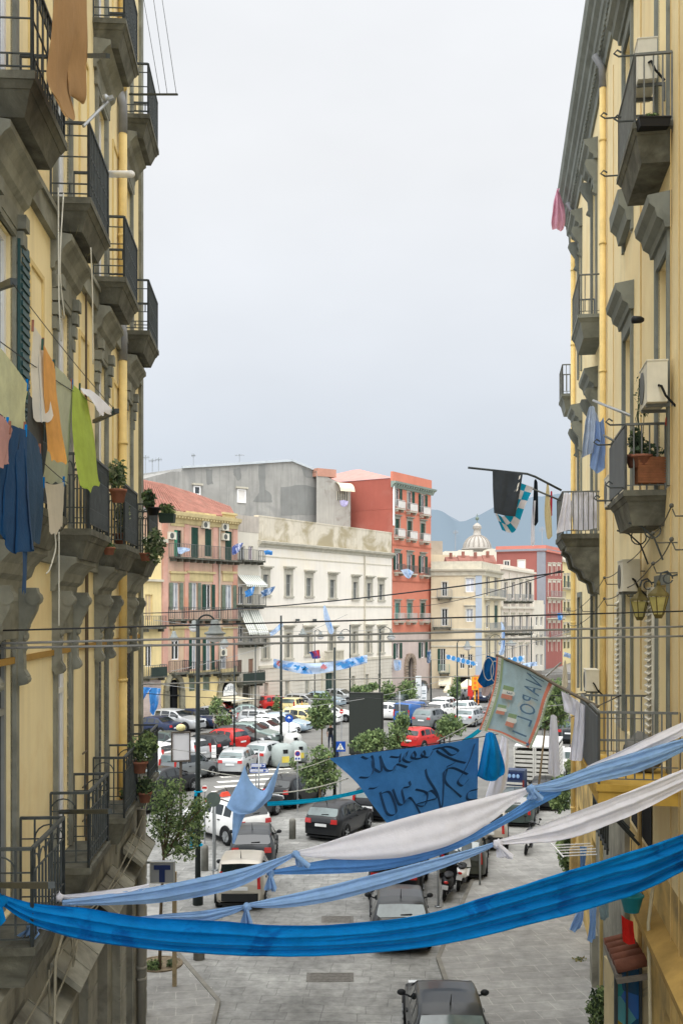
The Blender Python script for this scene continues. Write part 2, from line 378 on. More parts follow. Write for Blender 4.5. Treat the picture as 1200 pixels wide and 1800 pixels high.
def window(B, x0, x1, z0, z1, frame=WHITE_F, glass=GLASS, rec=.2, bars=1, trans=.0, shut=None, shut_m=None, surround=None, sw=.14, cap=True, sill=False, louv=False, cap_d=.22, detail=True):
    """an opening: stone surround (part) with frame, pane and shutters as its own pieces"""
    par = None; w = x1 - x0; h = z1 - z0
    if surround:
        b = MB(); b.box(x0 - sw, x0, -.05, .02, z0, z1); b.box(x1, x1 + sw, -.05, .02, z0, z1); b.box(x0 - sw, x1 + sw, -.05, .02, z1, z1 + sw)
        if cap: b.box(x0 - sw - .06, x1 + sw + .06, -cap_d * .6, .02, z1 + sw * 1.9, z1 + sw * 2.4); b.box(x0 - sw - .14, x1 + sw + .14, -cap_d, .02, z1 + sw * 2.4, z1 + sw * 2.9); b.box(x0 - sw, x1 + sw, -.04, .02, z1 + sw, z1 + sw * 1.9)
        if sill: b.box(x0 - sw - .08, x1 + sw + .08, -.16, .02, z0 - .16, z0)
        par = B.part(b, 'window', surround)
    fr = MB(); fw = min(.09, w * .09)
    rect_frame(fr, x0 + .004, x1 - .004, z0 + .004, z1 - .004, rec - .07, rec - .01, fw)
    for k in range(bars):
        c = x0 + w * (k + 1) / (bars + 1); fr.box(c - fw * .6, c + fw * .6, rec - .068, rec - .012, z0 + fw + .004, z1 - fw - .004)
    if trans: zz = z0 + h * trans; fr.box(x0 + fw + .004, x1 - fw - .004, rec - .075, rec - .008, zz - .04, zz + .04)
    if par is None: par = B.part(fr, 'window', frame); fo = par
    else: fo = fr.build('frame', frame, par)
    g = MB(); g.quad((x0, rec - .03, z0), (x1, rec - .03, z0), (x1, rec - .03, z1), (x0, rec - .03, z1)); g.build('pane', glass, par)
    if shut and shut_m:
        def leaf(a, c, y, ang=0):
            s = MB(); s.box(a, c, y - .035, y, z0 + .02, z1 - .02)
            if louv or detail:
                nl = max(6, int(h / .11)) if louv else 3
                for k in range(nl):
                    zz = z0 + .1 + (h - .2) * (k + .5) / nl
                    s.box(a + .05, c - .05, y - .055, y - .036, zz - (h - .2) / nl * .28, zz + (h - .2) / nl * .28)
            s.build('shutter', shut_m, par)
        if shut == 'open': leaf(x0 - w * .5, x0 - .01, -.06); leaf(x1 + .01, x1 + w * .5, -.06)
        elif shut == 'closed': leaf(x0 + .01, (x0 + x1) / 2 - .01, rec - .09); leaf((x0 + x1) / 2 + .01, x1 - .01, rec - .09)
        elif shut == 'half': leaf(x0 + .01, (x0 + x1) / 2 - .01, rec - .09)
        elif shut == 'right': leaf(x1 + .01, x1 + w * .5, -.06)
        elif shut == 'left': leaf(x0 - w * .5, x0 - .01, -.06)
    return par

def railing(b, path, z0, h, step=.12, r=.011, style='plain', top=.022):
    """path: list of (x,y); vertical bars, rails, optional arches under the top rail"""
    for i in range(len(path) - 1):
        p, q = V((*path[i], 0)), V((*path[i + 1], 0)); L_ = (q - p).length; n_ = max(1, round(L_ / step)); d = (q - p) / L_
        P = lambda u, z: p + d * u + V((0, 0, z))
        b.bar(P(0, z0 + h), P(L_, z0 + h), top * 2, top * 1.6)
        for zz in ({'plain': (.08,), 'mid': (.08, .26, h * .62), 'arch': (.08, .24, h - .26), 'dense': (.08, .3, h - .3), 'grid': (.06, .2, h * .55, h - .18)}[style]): b.bar(P(0, z0 + zz), P(L_, z0 + zz), .016)
        for k in range(n_ + 1):
            u = L_ * k / n_; lo = .0 if k in (0, n_) else .08
            if style == 'grid' and k % 2 and k not in (0, n_):
                b.bar(P(u, z0 + .06), P(u, z0 + .2), r * 2); b.bar(P(u, z0 + h - .18), P(u, z0 + h), r * 2); continue
            b.bar(P(u, z0 + lo), P(u, z0 + (h if style != 'arch' or k % 2 == 0 or k == n_ else h - .26)), (r * 2 if k not in (0, n_) else r * 3.2))
        if style == 'dense':
            for k in range(n_):
                u = L_ * (k + .5) / n_; b.bar(P(u, z0 + .08), P(u, z0 + h - .3), r * 2)
                pts = [P(L_ * k / n_ + L_ / n_ * (.5 + .5 * math.cos(t)), z0 + h - .3 + .2 * math.sin(t)) for t in [math.pi * j / 6 for j in range(7)]]
                b.tube(pts, r * .8, 4, False)
        if style == 'arch':
            k = 0
            while k + 2 <= n_:
                a0, a1 = L_ * k / n_, L_ * (k + 2) / n_; c = (a0 + a1) / 2; rr = (a1 - a0) / 2
                b.tube([P(c + rr * math.cos(t), z0 + h - .26 + min(rr, .235) * math.sin(t)) for t in [math.pi * j / 8 for j in range(9)]], r * .9, 4, False); k += 2

def balcony(B, xc, z, wd, pr, h=1.0, slab_m=STONE_D, rail_m=IRON, style='plain', step=.12, thick=.36, floor_m=None, side=True):
    b = MB(); x0, x1 = xc - wd / 2, xc + wd / 2; t = thick
    b.box(x0, x1, -pr, 0, z - .09, z)
    b.fru((x0 + .06, x1 - .06, -pr + .06, 0), z - .17, (x0 + .015, x1 - .015, -pr + .015, 0), z - .091)
    b.fru((x0 + .2, x1 - .2, -pr + .16, 0), z - t, (x0 + .07, x1 - .07, -pr + .07, 0), z - .171)
    o = B.part(b, 'balcony', slab_m)
    r = MB(); e = .04; path = [(x0 + e, -.01), (x0 + e, -pr + e), (x1 - e, -pr + e), (x1 - e, -.01)]
    railing(r, path[1:3], z, h, step, style=style); sd = 'grid' if style in ('mid', 'grid') else style; railing(r, path[:2], z, h, step * (1.9 if sd == 'grid' else 1), style=sd); railing(r, path[2:], z, h, step * (1.9 if sd == 'grid' else 1), style=sd)
    r.build('railing', rail_m, o)
    return o

# ---------------------------------------------------------------- left building
DWL, DBL = 3.15, 2.62
xL = lambda Y: -DWL - .06667 * Y
LB = Bld('yellow_apartment_block', 'tall yellow apartment block with grey stone door hoods filling the left edge of the street', (xL(3), 3), (xL(24.35), 24.35))
sY = lambda Y: (Y - 3) * 1.00222
LBAYS = [8.45, 11.9, 15.3, 18.75, 22.2]
FL = {'A': 6.0, 'B': 10.8, 'C': 15.48, 'D': 20.0}
TOPL = 26.2
holes = []
for k, Y in enumerate(LBAYS):
    for fl in 'ABCD':
        s = sY(Y); z = FL[fl] + .02; hw = .48
        holes.append((s - hw, s + hw, z, z + (3.35 if fl != 'D' else 3.1)))
wb = MB(); wall_mesh(wb, 0, LB.len - .36, 5.55, TOPL, holes, 9, .3); LB.part(wb, 'upper_wall', Y_PL)
# corner pilaster and ground storey
b = MB(); b.box(LB.len - .36, LB.len + .02, -.07, 9, 5.55, TOPL); b.box(LB.len - .44, LB.len + .06, -.13, 9, 10.35, 10.6); LB.part(b, 'corner_pilaster', STONE)
gh = []
for Y in LBAYS: gh.append((sY(Y) - .75, sY(Y) + .75, .1, 3.6))
b = MB(); wall_mesh(b, 0, LB.len + .1, -.05, 5.2, gh, 9, .45)
LB.part(b, 'ground_storey_wall', STONE_G)
b = MB()      # string courses at the foot of the first floor
b.ext([(0, 5.2), (-.14, 5.24), (-.18, 5.36), (-.1, 5.44), (-.08, 5.55), (0, 5.55)], 'x', 0, LB.len + .14)
b.ext([(0, 4.1), (-.30, 4.02), (-.32, 4.12), (-.02, 4.32), (0, 4.32)], 'x', 0, LB.len + .06)
LB.part(b, 'string_course', STONE_G)
for Y in [(LBAYS[i] + LBAYS[i + 1]) / 2 for i in range(4)] + [23.95]:     # rusticated piers between the shop fronts
    s = sY(Y); wd = .42 if Y < 23 else .34; b = MB(); b.box(s - wd + .02, s + wd - .02, -.13, 0, 0, 3.99)
    for k in range(6): b.box(s - wd, s + wd, -.16, -.131, .05 + k * .66, .05 + k * .66 + .61)
    b.box(s - wd - .05, s + wd + .05, -.2, 0, 3.995, 4.02); LB.part(b, 'pier', STONE_G)
for k, Y in enumerate(LBAYS):    # shop openings with roller shutters and small slab canopies
    s = sY(Y); b = MB(); b.quad((s - .75, .4, .1), (s + .75, .4, .1), (s + .75, .4, 3.6), (s - .75, .4, 3.6))
    for j in range(24): b.box(s - .74, s + .74, .37, .398, .12 + j * .14, .22 + j * .14)
    o = LB.part(b, 'roller_shutter', mat('rusty brown shutter', '5d5145', .7, .25, 3, .2, streak=.5) if k % 2 else mat('grey roller shutter', '6d6b66', .6, .15, 3, streak=.4))
    b = MB(); b.ext([(-.05, 4.62), (-.46, 4.30), (-.48, 4.36), (-.05, 4.72)], 'x', s - 1.05, s + 1.05)
    for j in range(4): xx = s - 1.05 + j * .7; b.ext([(-.05, 4.722), (-.48, 4.362), (-.48, 4.382), (-.05, 4.742)], 'x', xx - .012 if j else xx, xx + .012)
    LB.part(b, 'canopy_slab', STONE_G)
    b = MB()
    for j in range(8): b.box(s - 1.5 + j * .375 - .18, s - 1.5 + j * .375 + .18, -.02, 0, 4.75, 5.15)
    LB.part(b, 'stone_course', STONE_G)

def hood(B, s, z, hw, d=.5, m=STONE, carved=True, drop=1.3, cons=True):
    """cornice shelf on two scroll consoles above a door, top of the shelf at z"""
    b = MB(); pr = [(0, z - .5), (-d * .18, z - .5), (-d * .22, z - .42), (-d * .44, z - .36), (-d * .56, z - .24), (-d * .82, z - .14), (-d, z - .1), (-d, z - .02), (0, z + .02)]
    b.ext(pr, 'x', s - hw, s + hw)
    b.box(s - hw + .1, s + hw - .1, -.06, 0, z - .5 - drop * .55, z - .5)
    o = B.part(b, 'door_hood', m)
    for e in (-1, 1) if cons else ():
        c = MB(); x = s + e * (hw - .17)
        q = d / .46; prof = [(0, z - .5), (-.34 * q, z - .5), (-.38 * q, z - .62), (-.33 * q, z - .78), (-.22 * q, z - .95), (-.14 * q, z - 1.12), (-.12, z - .5 - drop + .12), (-.17, z - .5 - drop + .04), (-.14, z - .5 - drop - .06), (-.05, z - .5 - drop - .08), (0, z - .5 - drop)]
        c.ext(prof, 'x', x - .075, x + .075)
        c.lathe([(.085, -.095), (.085, .095)], (x, -.30 * q, z - .63), 12, 'x'); c.lathe([(.055, -.095), (.055, .095)], (x, -.12, z - .5 - drop), 10, 'x')
        if carved:
            for w_ in range(3): c.ball((x, -.14 + .02 * w_, z - .95 - w_ * .14), (.07, .05, .07), 6, 5)
        c.build('console', m, o)
    return o
def small_consoles(B, o, s, z, hw, m):
    for e in (-1, 1):
        c = MB(); x = s + e * (hw - .12)
        for q in range(4): c.box(x - .1, x + .1, -.16 + q * .03, 0, z - .75 - q * .2, z - .58 - q * .2)
        c.build('stepped_bracket', m, o)

for k, Y in enumerate(LBAYS):
    s = sY(Y)
    for fl in 'ABCD':
        z = FL[fl]; dh = 3.35 if fl != 'D' else 3.1; hw = .48
        if fl == 'A': fr, gl, kw = (GREY_F if k != 2 else WHITE_F), (GLASS_L if k == 2 else DARKIN if k == 3 else GLASS), dict(shut='closed' if k in (4,) else ('half' if k == 3 else None), shut_m=SHUT_BL, louv=True)
        elif fl == 'B': fr, gl, kw = WHITE_F, GLASS_K, {}
        else: fr, gl, kw = WHITE_F, GLASS_K, {}
        if k == 1 and fl == 'B': kw = dict(shut='open', shut_m=mat('teal louvre shutter', '2f5052', .5, .1, 3), louv=True)
        wn = window(LB, s - hw, s + hw, z + .02, z + dh + .02, fr, gl, .14, 1, .72 if fl == 'A' else .0, surround=STONE, sw=.15, cap=False, **kw)
        h_ = hood(LB, s, z + (4.42 if fl == 'A' else 4.2 if fl != 'D' else 4.1), (.80 if fl == 'A' else .80), (.36 if fl == 'A' else .30), STONE, fl == 'A', 1.12 if fl == 'A' else .45, fl == 'A')
        if fl in 'B': small_consoles(LB, h_, s, z + 4.2 + .02, .72, STONE)
    for fl, st in (('A', 'arch'), ('B', 'dense'), ('C', 'mid'), ('D', 'mid')):
        if fl == 'D' and k < 1: continue
        balcony(LB, s, FL[fl], 1.75, DWL - DBL + .05, 1.06, STONE_D, IRON, st if not (fl == 'C' and k == 1) else 'grid', {'arch': .17, 'dense': .11, 'mid': .13}[st], .42 if fl != 'A' else .5)
b = MB()
for z in (15.02, 10.42): b.box(0, LB.len - .362, -.09, 0, z - .12, z + .2); b.box(0, LB.len - .362, -.13, 0, z + .202, z + .28)
LB.part(b, 'string_course', STONE)
for fl in 'BCD':     # raised plaster panels between the bays
    for i in range(4):
        c = sY((LBAYS[i] + LBAYS[i + 1]) / 2); z = FL[fl]; b = MB()
        rect_frame(b, c - .42, c + .42, z + .5, z + 3.4, -.028, 0, .07)
        LB.part(b, 'panel_moulding', Y_TRIM)
b = MB(); b.box(0, LB.len - .364, -.035, 0, 9.0, 9.08); LB.part(b, 'string_moulding', mat('brown moulding', 'a5823f', .85, .15, 2))
b = MB(); b.ext([(0, TOPL - 1.3), (-.12, TOPL - 1.3), (-.2, TOPL - 1.0), (-.55, TOPL - .6), (-.6, TOPL - .1), (-.6, TOPL + .05), (0, TOPL + .05)], 'x', -.0, LB.len + .3)
for k in range(int(LB.len / .55)): b.box(.2 + k * .55, .42 + k * .55, -.5, 0, TOPL - 1.12, TOPL - .8)
LB.part(b, 'roof_cornice', STONE)
# drain pipes and cables on the wall
s = sY(20.75); b = MB(); b.tube([(s, -.11, 8.2), (s, -.11, 14.7)], .085, 10)
b.tube([(s, -.11, 15.6), (s, -.11, 19.3)], .085, 10); b.tube([(s, -.11, 5.6), (s, -.11, 8.2)], .085, 10); b.tube([(s, -.11, 20.2), (s, -.11, 25)], .085, 10)
for z in (6.6, 8.2, 11.3, 13.0, 17.2, 18.5): b.lathe([(.1, 0), (.1, .06)], (s, -.11, z), 10)
dp = LB.part(b, 'drain_pipe', PIPE_Y, None, True)
b = MB()
for z in (14.7, 19.3): b.tube([(s, -.11, z), (s, -.11, z + .55), (s, -.04, z + .9)], [.092, .092, .08], 10)
b.build('pipe_elbow', PIPE_G, dp, True)
s = sY(21.9); b = MB(); b.tube([(s + .9, -.22, .1), (s + .9, -.22, 5.2)], .1, 10)
for z in (1.4, 1.65, 3.2): b.lathe([(.125, 0), (.125, .07)], (s + .9, -.22, z), 10)
LB.part(b, 'drain_pipe', mat('grey drain pipe', '8e8b80', .7, .15, 2, streak=.4), None, True)
b = MB()
s = sY(17.0); b.tube([(s, -.06, 5.6), (s, -.06, 10.3)], .03, 6); b.tube([(s + .02, -.05, 10.9), (s, -.05, 15)], .02, 5)
for z in (6.2, 6.75, 7.3): b.tube([(s - .3, -.05, z), (s, -.07, z + .02)], .016, 5)
LB.part(b, 'wall_conduit', mat('brown conduit', '5e5344', .7, .1, 3))
b = MB()
for (Y0, z0, Y1, z1, sg) in ((9, 5.25, 14, 5.0, .3), (14, 5.0, 24, 5.3, .4), (9.5, 4.9, 16, 4.95, .5), (12, 4.4, 12.1, 2.6, 0), (13.2, 5.0, 13.3, 3.2, .0), (16, 4.95, 23.5, 4.8, .3)):
    p, q = V((sY(Y0), -.26, z0)), V((sY(Y1), -.26, z1)); b.tube(sag(p, q, sg, 10), .014, 5)
b.tube([(sY(11.2), -.3, 4.3), (sY(11.4), -.55, 4.0), (sY(12.0), -.6, 4.0), (sY(12.6), -.45, 4.35), (sY(13.4), -.3, 5.05), (sY(14.5), -.24, 5.3)], .02, 6)
LB.part(b, 'wall_cable', mat('dusty cable', '8e8977', .8, .1, 4))
for j, (Y, z) in enumerate(((12.7, 3.5), (14.3, 5.2))):
    b = MB()
    for q in range(5):
        c = V((sY(Y) + R.uniform(-.06, .06), -.38, z + R.uniform(-.1, .1))); rx, rz = R.uniform(.14, .24), R.uniform(.25, .45)
        b.tube([c + V((rx * math.cos(t), R.uniform(-.02, .02), rz * math.sin(t))) for t in [2 * math.pi * i / 14 for i in range(15)]], .011, 4)
    LB.part(b, 'cable_coil', mat('dusty cable', '8e8977'))

# ---------------------------------------------------------------- right building
DWR = 2.7
xR = lambda Y: DWR + .15 * Y
YE = 36.3
RB = Bld('ochre_apartment_block', 'tall ochre apartment block with blue grey cornices filling the right edge of the street', (xR(YE), YE), (xR(6), 6))
rY = lambda Y: (YE - Y) * 1.01119
RW = [(16.45, .74), (20.8, .85), (27.9, .9), (32.6, .8)]
FR = {'A': 7.1, 'B': 11.55, 'C': 17.1}
RTOP = 24.4
holes = []
for (Y, hw) in RW:
    s = rY(Y)
    for fl in 'ABC':
        hh = {'A': 2.95, 'B': 3.7, 'C': 4.2}[fl]; holes.append((s - hw * .72, s + hw * .72, FR[fl] + .02, FR[fl] + hh))
wb = MB(); wall_mesh(wb, 0, RB.len, 5.4, RTOP - .2, holes, 9, .3); RB.part(wb, 'upper_wall', Y_PL_R)
gh = [(rY(Y) - .8, rY(Y) + .8, .1, 3.3) for Y in (15.6, 18.6, 27.9, 32.6)]
b = MB(); wall_mesh(b, 0, RB.len, -.05, 5.4, gh, 9, .4); RB.part(b, 'ground_storey_wall', mat('grimy ochre plaster', 'e0c07a', .88, .12, .8, .25, streak=.75, patch='8f7d58', patch_at=.55, patch_scale=.7, patch_soft=.12))  # dirtier plaster with heavy streaks and grime patches
for (Y, hw) in RW:
    s = rY(Y); w2 = hw * .72
    for fl in 'ABC':
        hh = {'A': 2.95, 'B': 3.7, 'C': 4.2}[fl]; z = FR[fl] + .02; z1 = FR[fl] + hh
        far = Y > 25
        if fl == 'A': kw = dict(frame=WHITE_F, glass=GLASS, bars=1, shut=None)
        else: kw = dict(frame=WHITE_F if not far else GREY_F, glass=GLASS_K if not far else mat('blue grey blind', '8f9a9b', .6, .1, 2), bars=1, trans=.86 if fl == 'B' else 0)
        window(RB, s - w2, s + w2, z, z1, rec=.2, surround=STONE_R, sw=.16, cap=False, **kw)
        if fl == 'A' and Y < 25:     # louvre shutters folded back on the wall
            for e in (-1,):
                m_ = MB(); a = s + e * (w2 + .06); c = s + e * (w2 + .60); a, c = min(a, c), max(a, c); m_.box(a, c, -.07, -.055, z + .05, z1 - .02); rect_frame(m_, a, c, z + .05, z1 - .02, -.1, -.071, .05)
                for q in range(24): zz = z + .12 + q * (z1 - z - .3) / 24; m_.ext([(-.075, zz + .07), (-.072, zz + .085), (-.15, zz + .03), (-.15, zz + .01)], 'x', a + .02, c - .02)
                RB.part(m_, 'shutter', SHUT_W)
        if fl in 'BC':               # deep moulded head over the window
            t0 = z1 + .28; b = MB(); hwd = hw * .9 + .1
            b.box(s - w2 - .16, s + w2 + .16, -.05, 0, z1 + .162, t0)
            pr = [(0, t0), (-.1, t0), (-.12, t0 + .1), (-.22, t0 + .17), (-.25, t0 + .3), (-.34, t0 + .38), (-.36, t0 + .5), (0, t0 + .56)]
            b.ext(pr, 'x', s - hwd, s + hwd); o = RB.part(b, 'window_head', STONE_R)
            if far:
                for e in (-1, 1):
                    c = MB(); x = s + e * (w2 + .1); c.ext([(0, t0), (-.3, t0), (-.34, t0 - .12), (-.26, t0 - .3), (-.12, t0 - .5), (-.1, t0 - .75), (-.16, t0 - .85), (0, t0 - .95)], 'x', x - .09, x + .09); c.build('console', STONE_R, o)
for (Yc, fl, wd, pr, st, h) in ((16.6, 'C', 2.1, .6, 'plain', 1.05), (17.2, 'B', 2.1, .66, 'plain', 1.05), (26.8, 'C', 2.2, .62, 'plain', 1.0), (36.0, 'C', 1.6, .42, 'plain', 1.0)):
    o = balcony(RB, rY(Yc), FR[fl], wd, pr, h, STONE_D if Yc < 20 else STONE_R, IRON_G, st, .13, .55)
    if Yc < 20:
        r = MB()
        for e in (-1, 1):
            x = rY(Yc) + e * (wd / 2 - .05)
            for z in (FR[fl] + h, FR[fl] + .05): r.tube([(x, -pr + .05, z), (x, -pr - .2, z), (x, -pr - .27, z + .05), (x, -pr - .22, z + .1), (x, -pr - .16, z + .06)], .015, 5)
        r.build('scroll_hook', IRON, o)
# sheet metal screen on the fronts of two balconies
for (Yc, fl, wd, pr) in ((17.2, 'B', 2.1, .66),):
    b = MB(); b.box(rY(Yc) - wd / 2 + .03, rY(Yc) + wd / 2 - .03, -pr + .0, -pr + .02, FR[fl] + .04, FR[fl] + .98); RB.part(b, 'balcony_screen', mat('grey sheet screen', '62676a', .7, .1, 2, streak=.3))
    for x in (rY(Yc) - .8, rY(Yc) + .8):
        b = MB(); z = FR[fl] - .5; b.tube([(x, -.55, z), (x, -.35, z - .06), (x, -.15, z - .25), (x, -.02, z - .6)], .016, 6)
        b.tube([(x, -.18 + .13 * math.cos(t), z - .12 + .13 * math.sin(t)) for t in [2 * math.pi * i / 12 for i in range(13)]], .012, 5)
        RB.part(b, 'iron_bracket', IRON)
# carved first-floor balcony of the far bay on a big stepped corbel
s = rY(26.6); b = MB(); z = FR['B']; x0, x1 = s - 1.2, s + 1.2
b.box(x0, x1, -1.05, 0, z - .12, z); b.fru((x0 + .1, x1 - .1, -.93, 0), z - .3, (x0 + .02, x1 - .02, -1.02, 0), z - .121)
for e in (-1, 1):
    x = s + e * .8; prof = [(0, z - .301), (-.9, z - .301), (-.92, z - .42), (-.8, z - .5), (-.72, z - .8), (-.52, z - .92), (-.45, z - 1.1), (-.25, z - 1.2), (-.2, z - 1.45), (0, z - 1.55)]
    b.ext(prof, 'x', x - .28, x + .28)
o = RB.part(b, 'balcony', STONE_D)
r = MB(); railing(r, [(x0 + .04, -.01), (x0 + .04, -1.0), (x1 - .04, -1.0), (x1 - .04, -.01)], z, 1.05, .13); r.build('railing', IRON_G, o)
# long terrace with railings low on the near part
s0, s1, z = rY(18.0), rY(14.9), FR['A'] - .02
b = MB(); b.box(s0, s1, -1.2, 0, z - .1, z); b.box(s0 + .03, s1 - .03, -1.17, 0, z - .3, z - .101); o = RB.part(b, 'terrace', mat('ochre slab', 'cfa94f', .85, .15, 2, .2, streak=.3))
r = MB(); railing(r, [(s1 - .04, -.01), (s1 - .04, -1.16)], z, 1.06, .13, style='mid'); railing(r, [(s0 + .04, -1.16), (s0 + .04, -.01)], z, 1.06, .13, style='mid'); railing(r, [(s0 + .04, -1.16), (s1 - .04, -1.16)], z, 1.06, .13); r.build('railing', IRON_G, o)
b = MB(); b.box(s0 + .06, s1 - .06, -1.19, -1.165, z + .05, z + 1.0); b.build('screen_sheet', mat('grey sheet screen', '62676a', .7, .1, 2), o)
# roof cornice in bands
b = MB(); t = RTOP
pr = [(0, t - 1.6), (-.06, t - 1.6), (-.08, t - 1.35), (-.14, t - 1.3), (-.16, t - 1.0), (-.24, t - .92), (-.26, t - .72), (-.36, t - .62), (-.38, t - .45), (-.48, t - .34), (-.52, t - .12), (-.52, t), (0, t + .06)]
b.ext(pr, 'x', -.5, RB.len); RB.part(b, 'roof_cornice', mat('blue grey cornice', '7e837d', .85, .14, 1.6, .2, streak=.2, patch='656963', patch_at=.6, patch_scale=.8, patch_soft=.12))
b = MB()
for k in range(int(RB.len / .22)): b.box(.05 + k * .22, .16 + k * .22, -.2, -.155, t - 1.28, t - 1.02)
RB.part(b, 'dentil_band', STONE_R)
b = MB(); b.ext([(0, 17.3), (-.12, 17.3), (-.16, 17.5), (-.28, 17.62), (-.3, 17.9), (0, 17.95)], 'x', rY(20.8) - .75, rY(20.8) + .75); RB.part(b, 'sill_moulding', STONE_R)
for Y, za, zb in ((24.8, .1, 22.3), (34.3, .1, 22.5)):
    b = MB(); s = rY(Y); b.tube([(s, -.10, za), (s, -.10, zb)], .078, 10)
    for z in (3, 6.1, 9.2, 12.3, 15.4, 18.5, 21): b.lathe([(.09, 0), (.09, .06)], (s, -.10, z), 10)
    dp = RB.part(b, 'drain_pipe', PIPE_Y, None, True)
    b = MB(); b.tube([(s, -.10, zb), (s, -.12, zb + .5), (s, -.3, zb + .8)], [.085, .08, .08], 10); b.build('pipe_elbow', PIPE_G, dp, True)
b = MB(); s = rY(18.6); b.tube([(s, -.08, .3), (s, -.08, 7)], .04, 6); b.tube([(s, -.06, 8.2), (s, -.06, 22.6)], .014, 5)
for Y in (14.9, 15.6, 23.2): b.tube([(rY(Y), -.03, 1), (rY(Y), -.03, 22)], .008, 4)
RB.part(b, 'wall_conduit', mat('ochre conduit', 'cdb077', .7, .1, 3))
b = MB()      # insulator brackets and service cables along the wall
ys = (13.6, 15.2, 18.5, 22.0, 28, 33); zs = (10.9, 10.65, 10.35, 10.2, 9.6, 9.5)
for (Y, z) in zip(ys, zs):
    for dz in (0, -.45): b.tube([(rY(Y), 0, z + dz), (rY(Y), -.3, z + dz), (rY(Y), -.34, z + dz + .1)], .011, 5); b.ball((rY(Y), -.35, z + dz + .14), .034, 6, 5)
for i in range(5):
    for dz in (.14, -.31): b.tube(sag((rY(ys[i]), -.35, zs[i] + dz), (rY(ys[i + 1]), -.35, zs[i + 1] + dz), .07, 8), .010, 4)
RB.part(b, 'service_cable', mat('dusty dark cable', '56554d', .7, .1, 4))
# shop fronts of the ground storey
for i, Y in enumerate((15.6, 18.6, 27.9, 32.6)):
    s = rY(Y); b = MB(); b.quad((s - .8, .36, .1), (s + .8, .36, .1), (s + .8, .36, 3.3), (s - .8, .36, 3.3))
    for e in (-.8, -.03, .74): b.box(s + e, s + e + .06, .3, .358, .1, 3.3)
    RB.part(b, 'shop_door', mat('grey metal door', '70757a', .6, .12, 2, streak=.3) if i != 1 else DARKIN)
b = MB()      # broken ledge and wooden bracing over the low shop fronts
b.ext([(0, 4.4), (-.28, 4.3), (-.3, 4.45), (0, 4.62)], 'x', rY(20.5), rY(8)); RB.part(b, 'ledge', mat('ochre ledge', 'a88a4c', .85, .2, 2, .3))
b = MB(); b.box(rY(26.5), rY(20.6), -.1, 0, 0, 5.6); b.box(rY(26.5) - .05, rY(25.9), -.25, 0, 0, 1.4); b.box(rY(22.0), rY(21.4), -.25, 0, 0, 1.6)
RB.part(b, 'stone_base', STONE_G)
b = MB()
for k in range(3): b.bar((rY(19.9 - k * .7), -.1, 5.4), (rY(19.9 - k * .7), -.75, 6.1), .05); b.bar((rY(19.9 - k * .7), -.75, 6.1), (rY(19.9 - k * .7), -.75, 6.9), .05)
for z in (5.5, 6.0, 6.5): b.bar((rY(20.2), -.75, z), (rY(17.6), -.75, z), .045)
for k in range(8): b.bar((rY(20.2 - k * .36), -.75, 5.4), (rY(20.0 - k * .36), -.75, 6.7), .035)
RB.part(b, 'window_cage', IRON)
b = MB(); b.quad((rY(20.2), -.02, 5.5), (rY(17.6), -.02, 5.5), (rY(17.6), -.02, 6.75), (rY(20.2), -.02, 6.75)); RB.part(b, 'cage_shadow_sheet', DARKIN)  # flat dark sheet paints in the shadowy space behind the cage
# ---------------------------------------------------------------- buildings round the square
LX = lambda Y: -67.9 + .6235 * Y          # line of the long row of fronts
def onL(px): 
    Y = 67.9 / (.6235 - (px - CX) / F); return (LX(Y), Y)

def boxes(B, px0, px1, py0, py1):
    (s0, z1), (s1, z1b), (_, z0) = B.loc(px0, py0), B.loc(px1, py0), B.loc((px0 + px1) / 2, py1)
    z1 = B.loc((px0 + px1) / 2, py0)[1]
    return s0, s1, z0, z1
def far_balcony(B, px0, px1, py, pr=.7, h=1.0, slab=STONE_D, rail=IRON_G, step=.22):
    s0, s1, _, _ = boxes(B, px0, px1, py, py + 2); z = B.loc((px0 + px1) / 2, py)[1]
    b = MB(); b.box(s0, s1, -pr, 0, z - .16, z)
    for k in range(max(2, int((s1 - s0) / .8))):
        x = s0 + .2 + k * (s1 - s0 - .4) / max(1, int((s1 - s0) / .8) - 1 or 1); b.box(x - .07, x + .07, -pr * .8, 0, z - .4, z - .161)
    o = B.part(b, 'balcony', slab); r = MB(); railing(r, [(s0 + .03, -.01), (s0 + .03, -pr + .04), (s1 - .03, -pr + .04), (s1 - .03, -.01)], z, h, step, .014); r.build('railing', rail, o)
    return o
def ac_on(B, px, py, label, w=.85, h=.6, group=None):
    s, z = B.loc(px, py); p = B.world(s, -.2, z - h / 2)
    ac_unit(p, B.root.rotation_euler.z, label, w, h, group)
def ac_unit(p, rot, label, w=.85, h=.62, group='air conditioner units on the house fronts', d=.3):
    t = thing('air_conditioner', label, 'air conditioner', p, rot, group)
    b = MB(); b.box(-w / 2, w / 2, -d / 2, d / 2, 0, h); b.box(-w / 2 - .01, w / 2 + .01, -d / 2 - .01, d / 2 + .01, h, h + .02); b.build('casing', AC_W, t)
    b = MB(); b.lathe([(h * .4, -.004), (h * .4, -.012), (h * .37, -.012)], (-w * .15, -d / 2, h * .5), 20, 'y'); b.build('fan_grille', mat('dark fan grille', '5a5c58', .6, .1, 8), t)
    b = MB()
    for e in (-.3, .3): b.box(w * e - .02, w * e + .02, -d / 2, d / 2 + .15, -.05, 0); b.box(w * e - .02, w * e + .02, d / 2 + .1, d / 2 + .15, -.3, -.05)
    b.build('bracket', IRON_G, t)
    b = MB(); b.tube([(w / 2, .02, h * .4), (w / 2 + .1, .04, h * .35), (w / 2 + .13, .1, h * .1), (w / 2 + .1, d / 2 + .1, -.1)], .02, 5); b.build('hose', RUBBER, t)
    return t

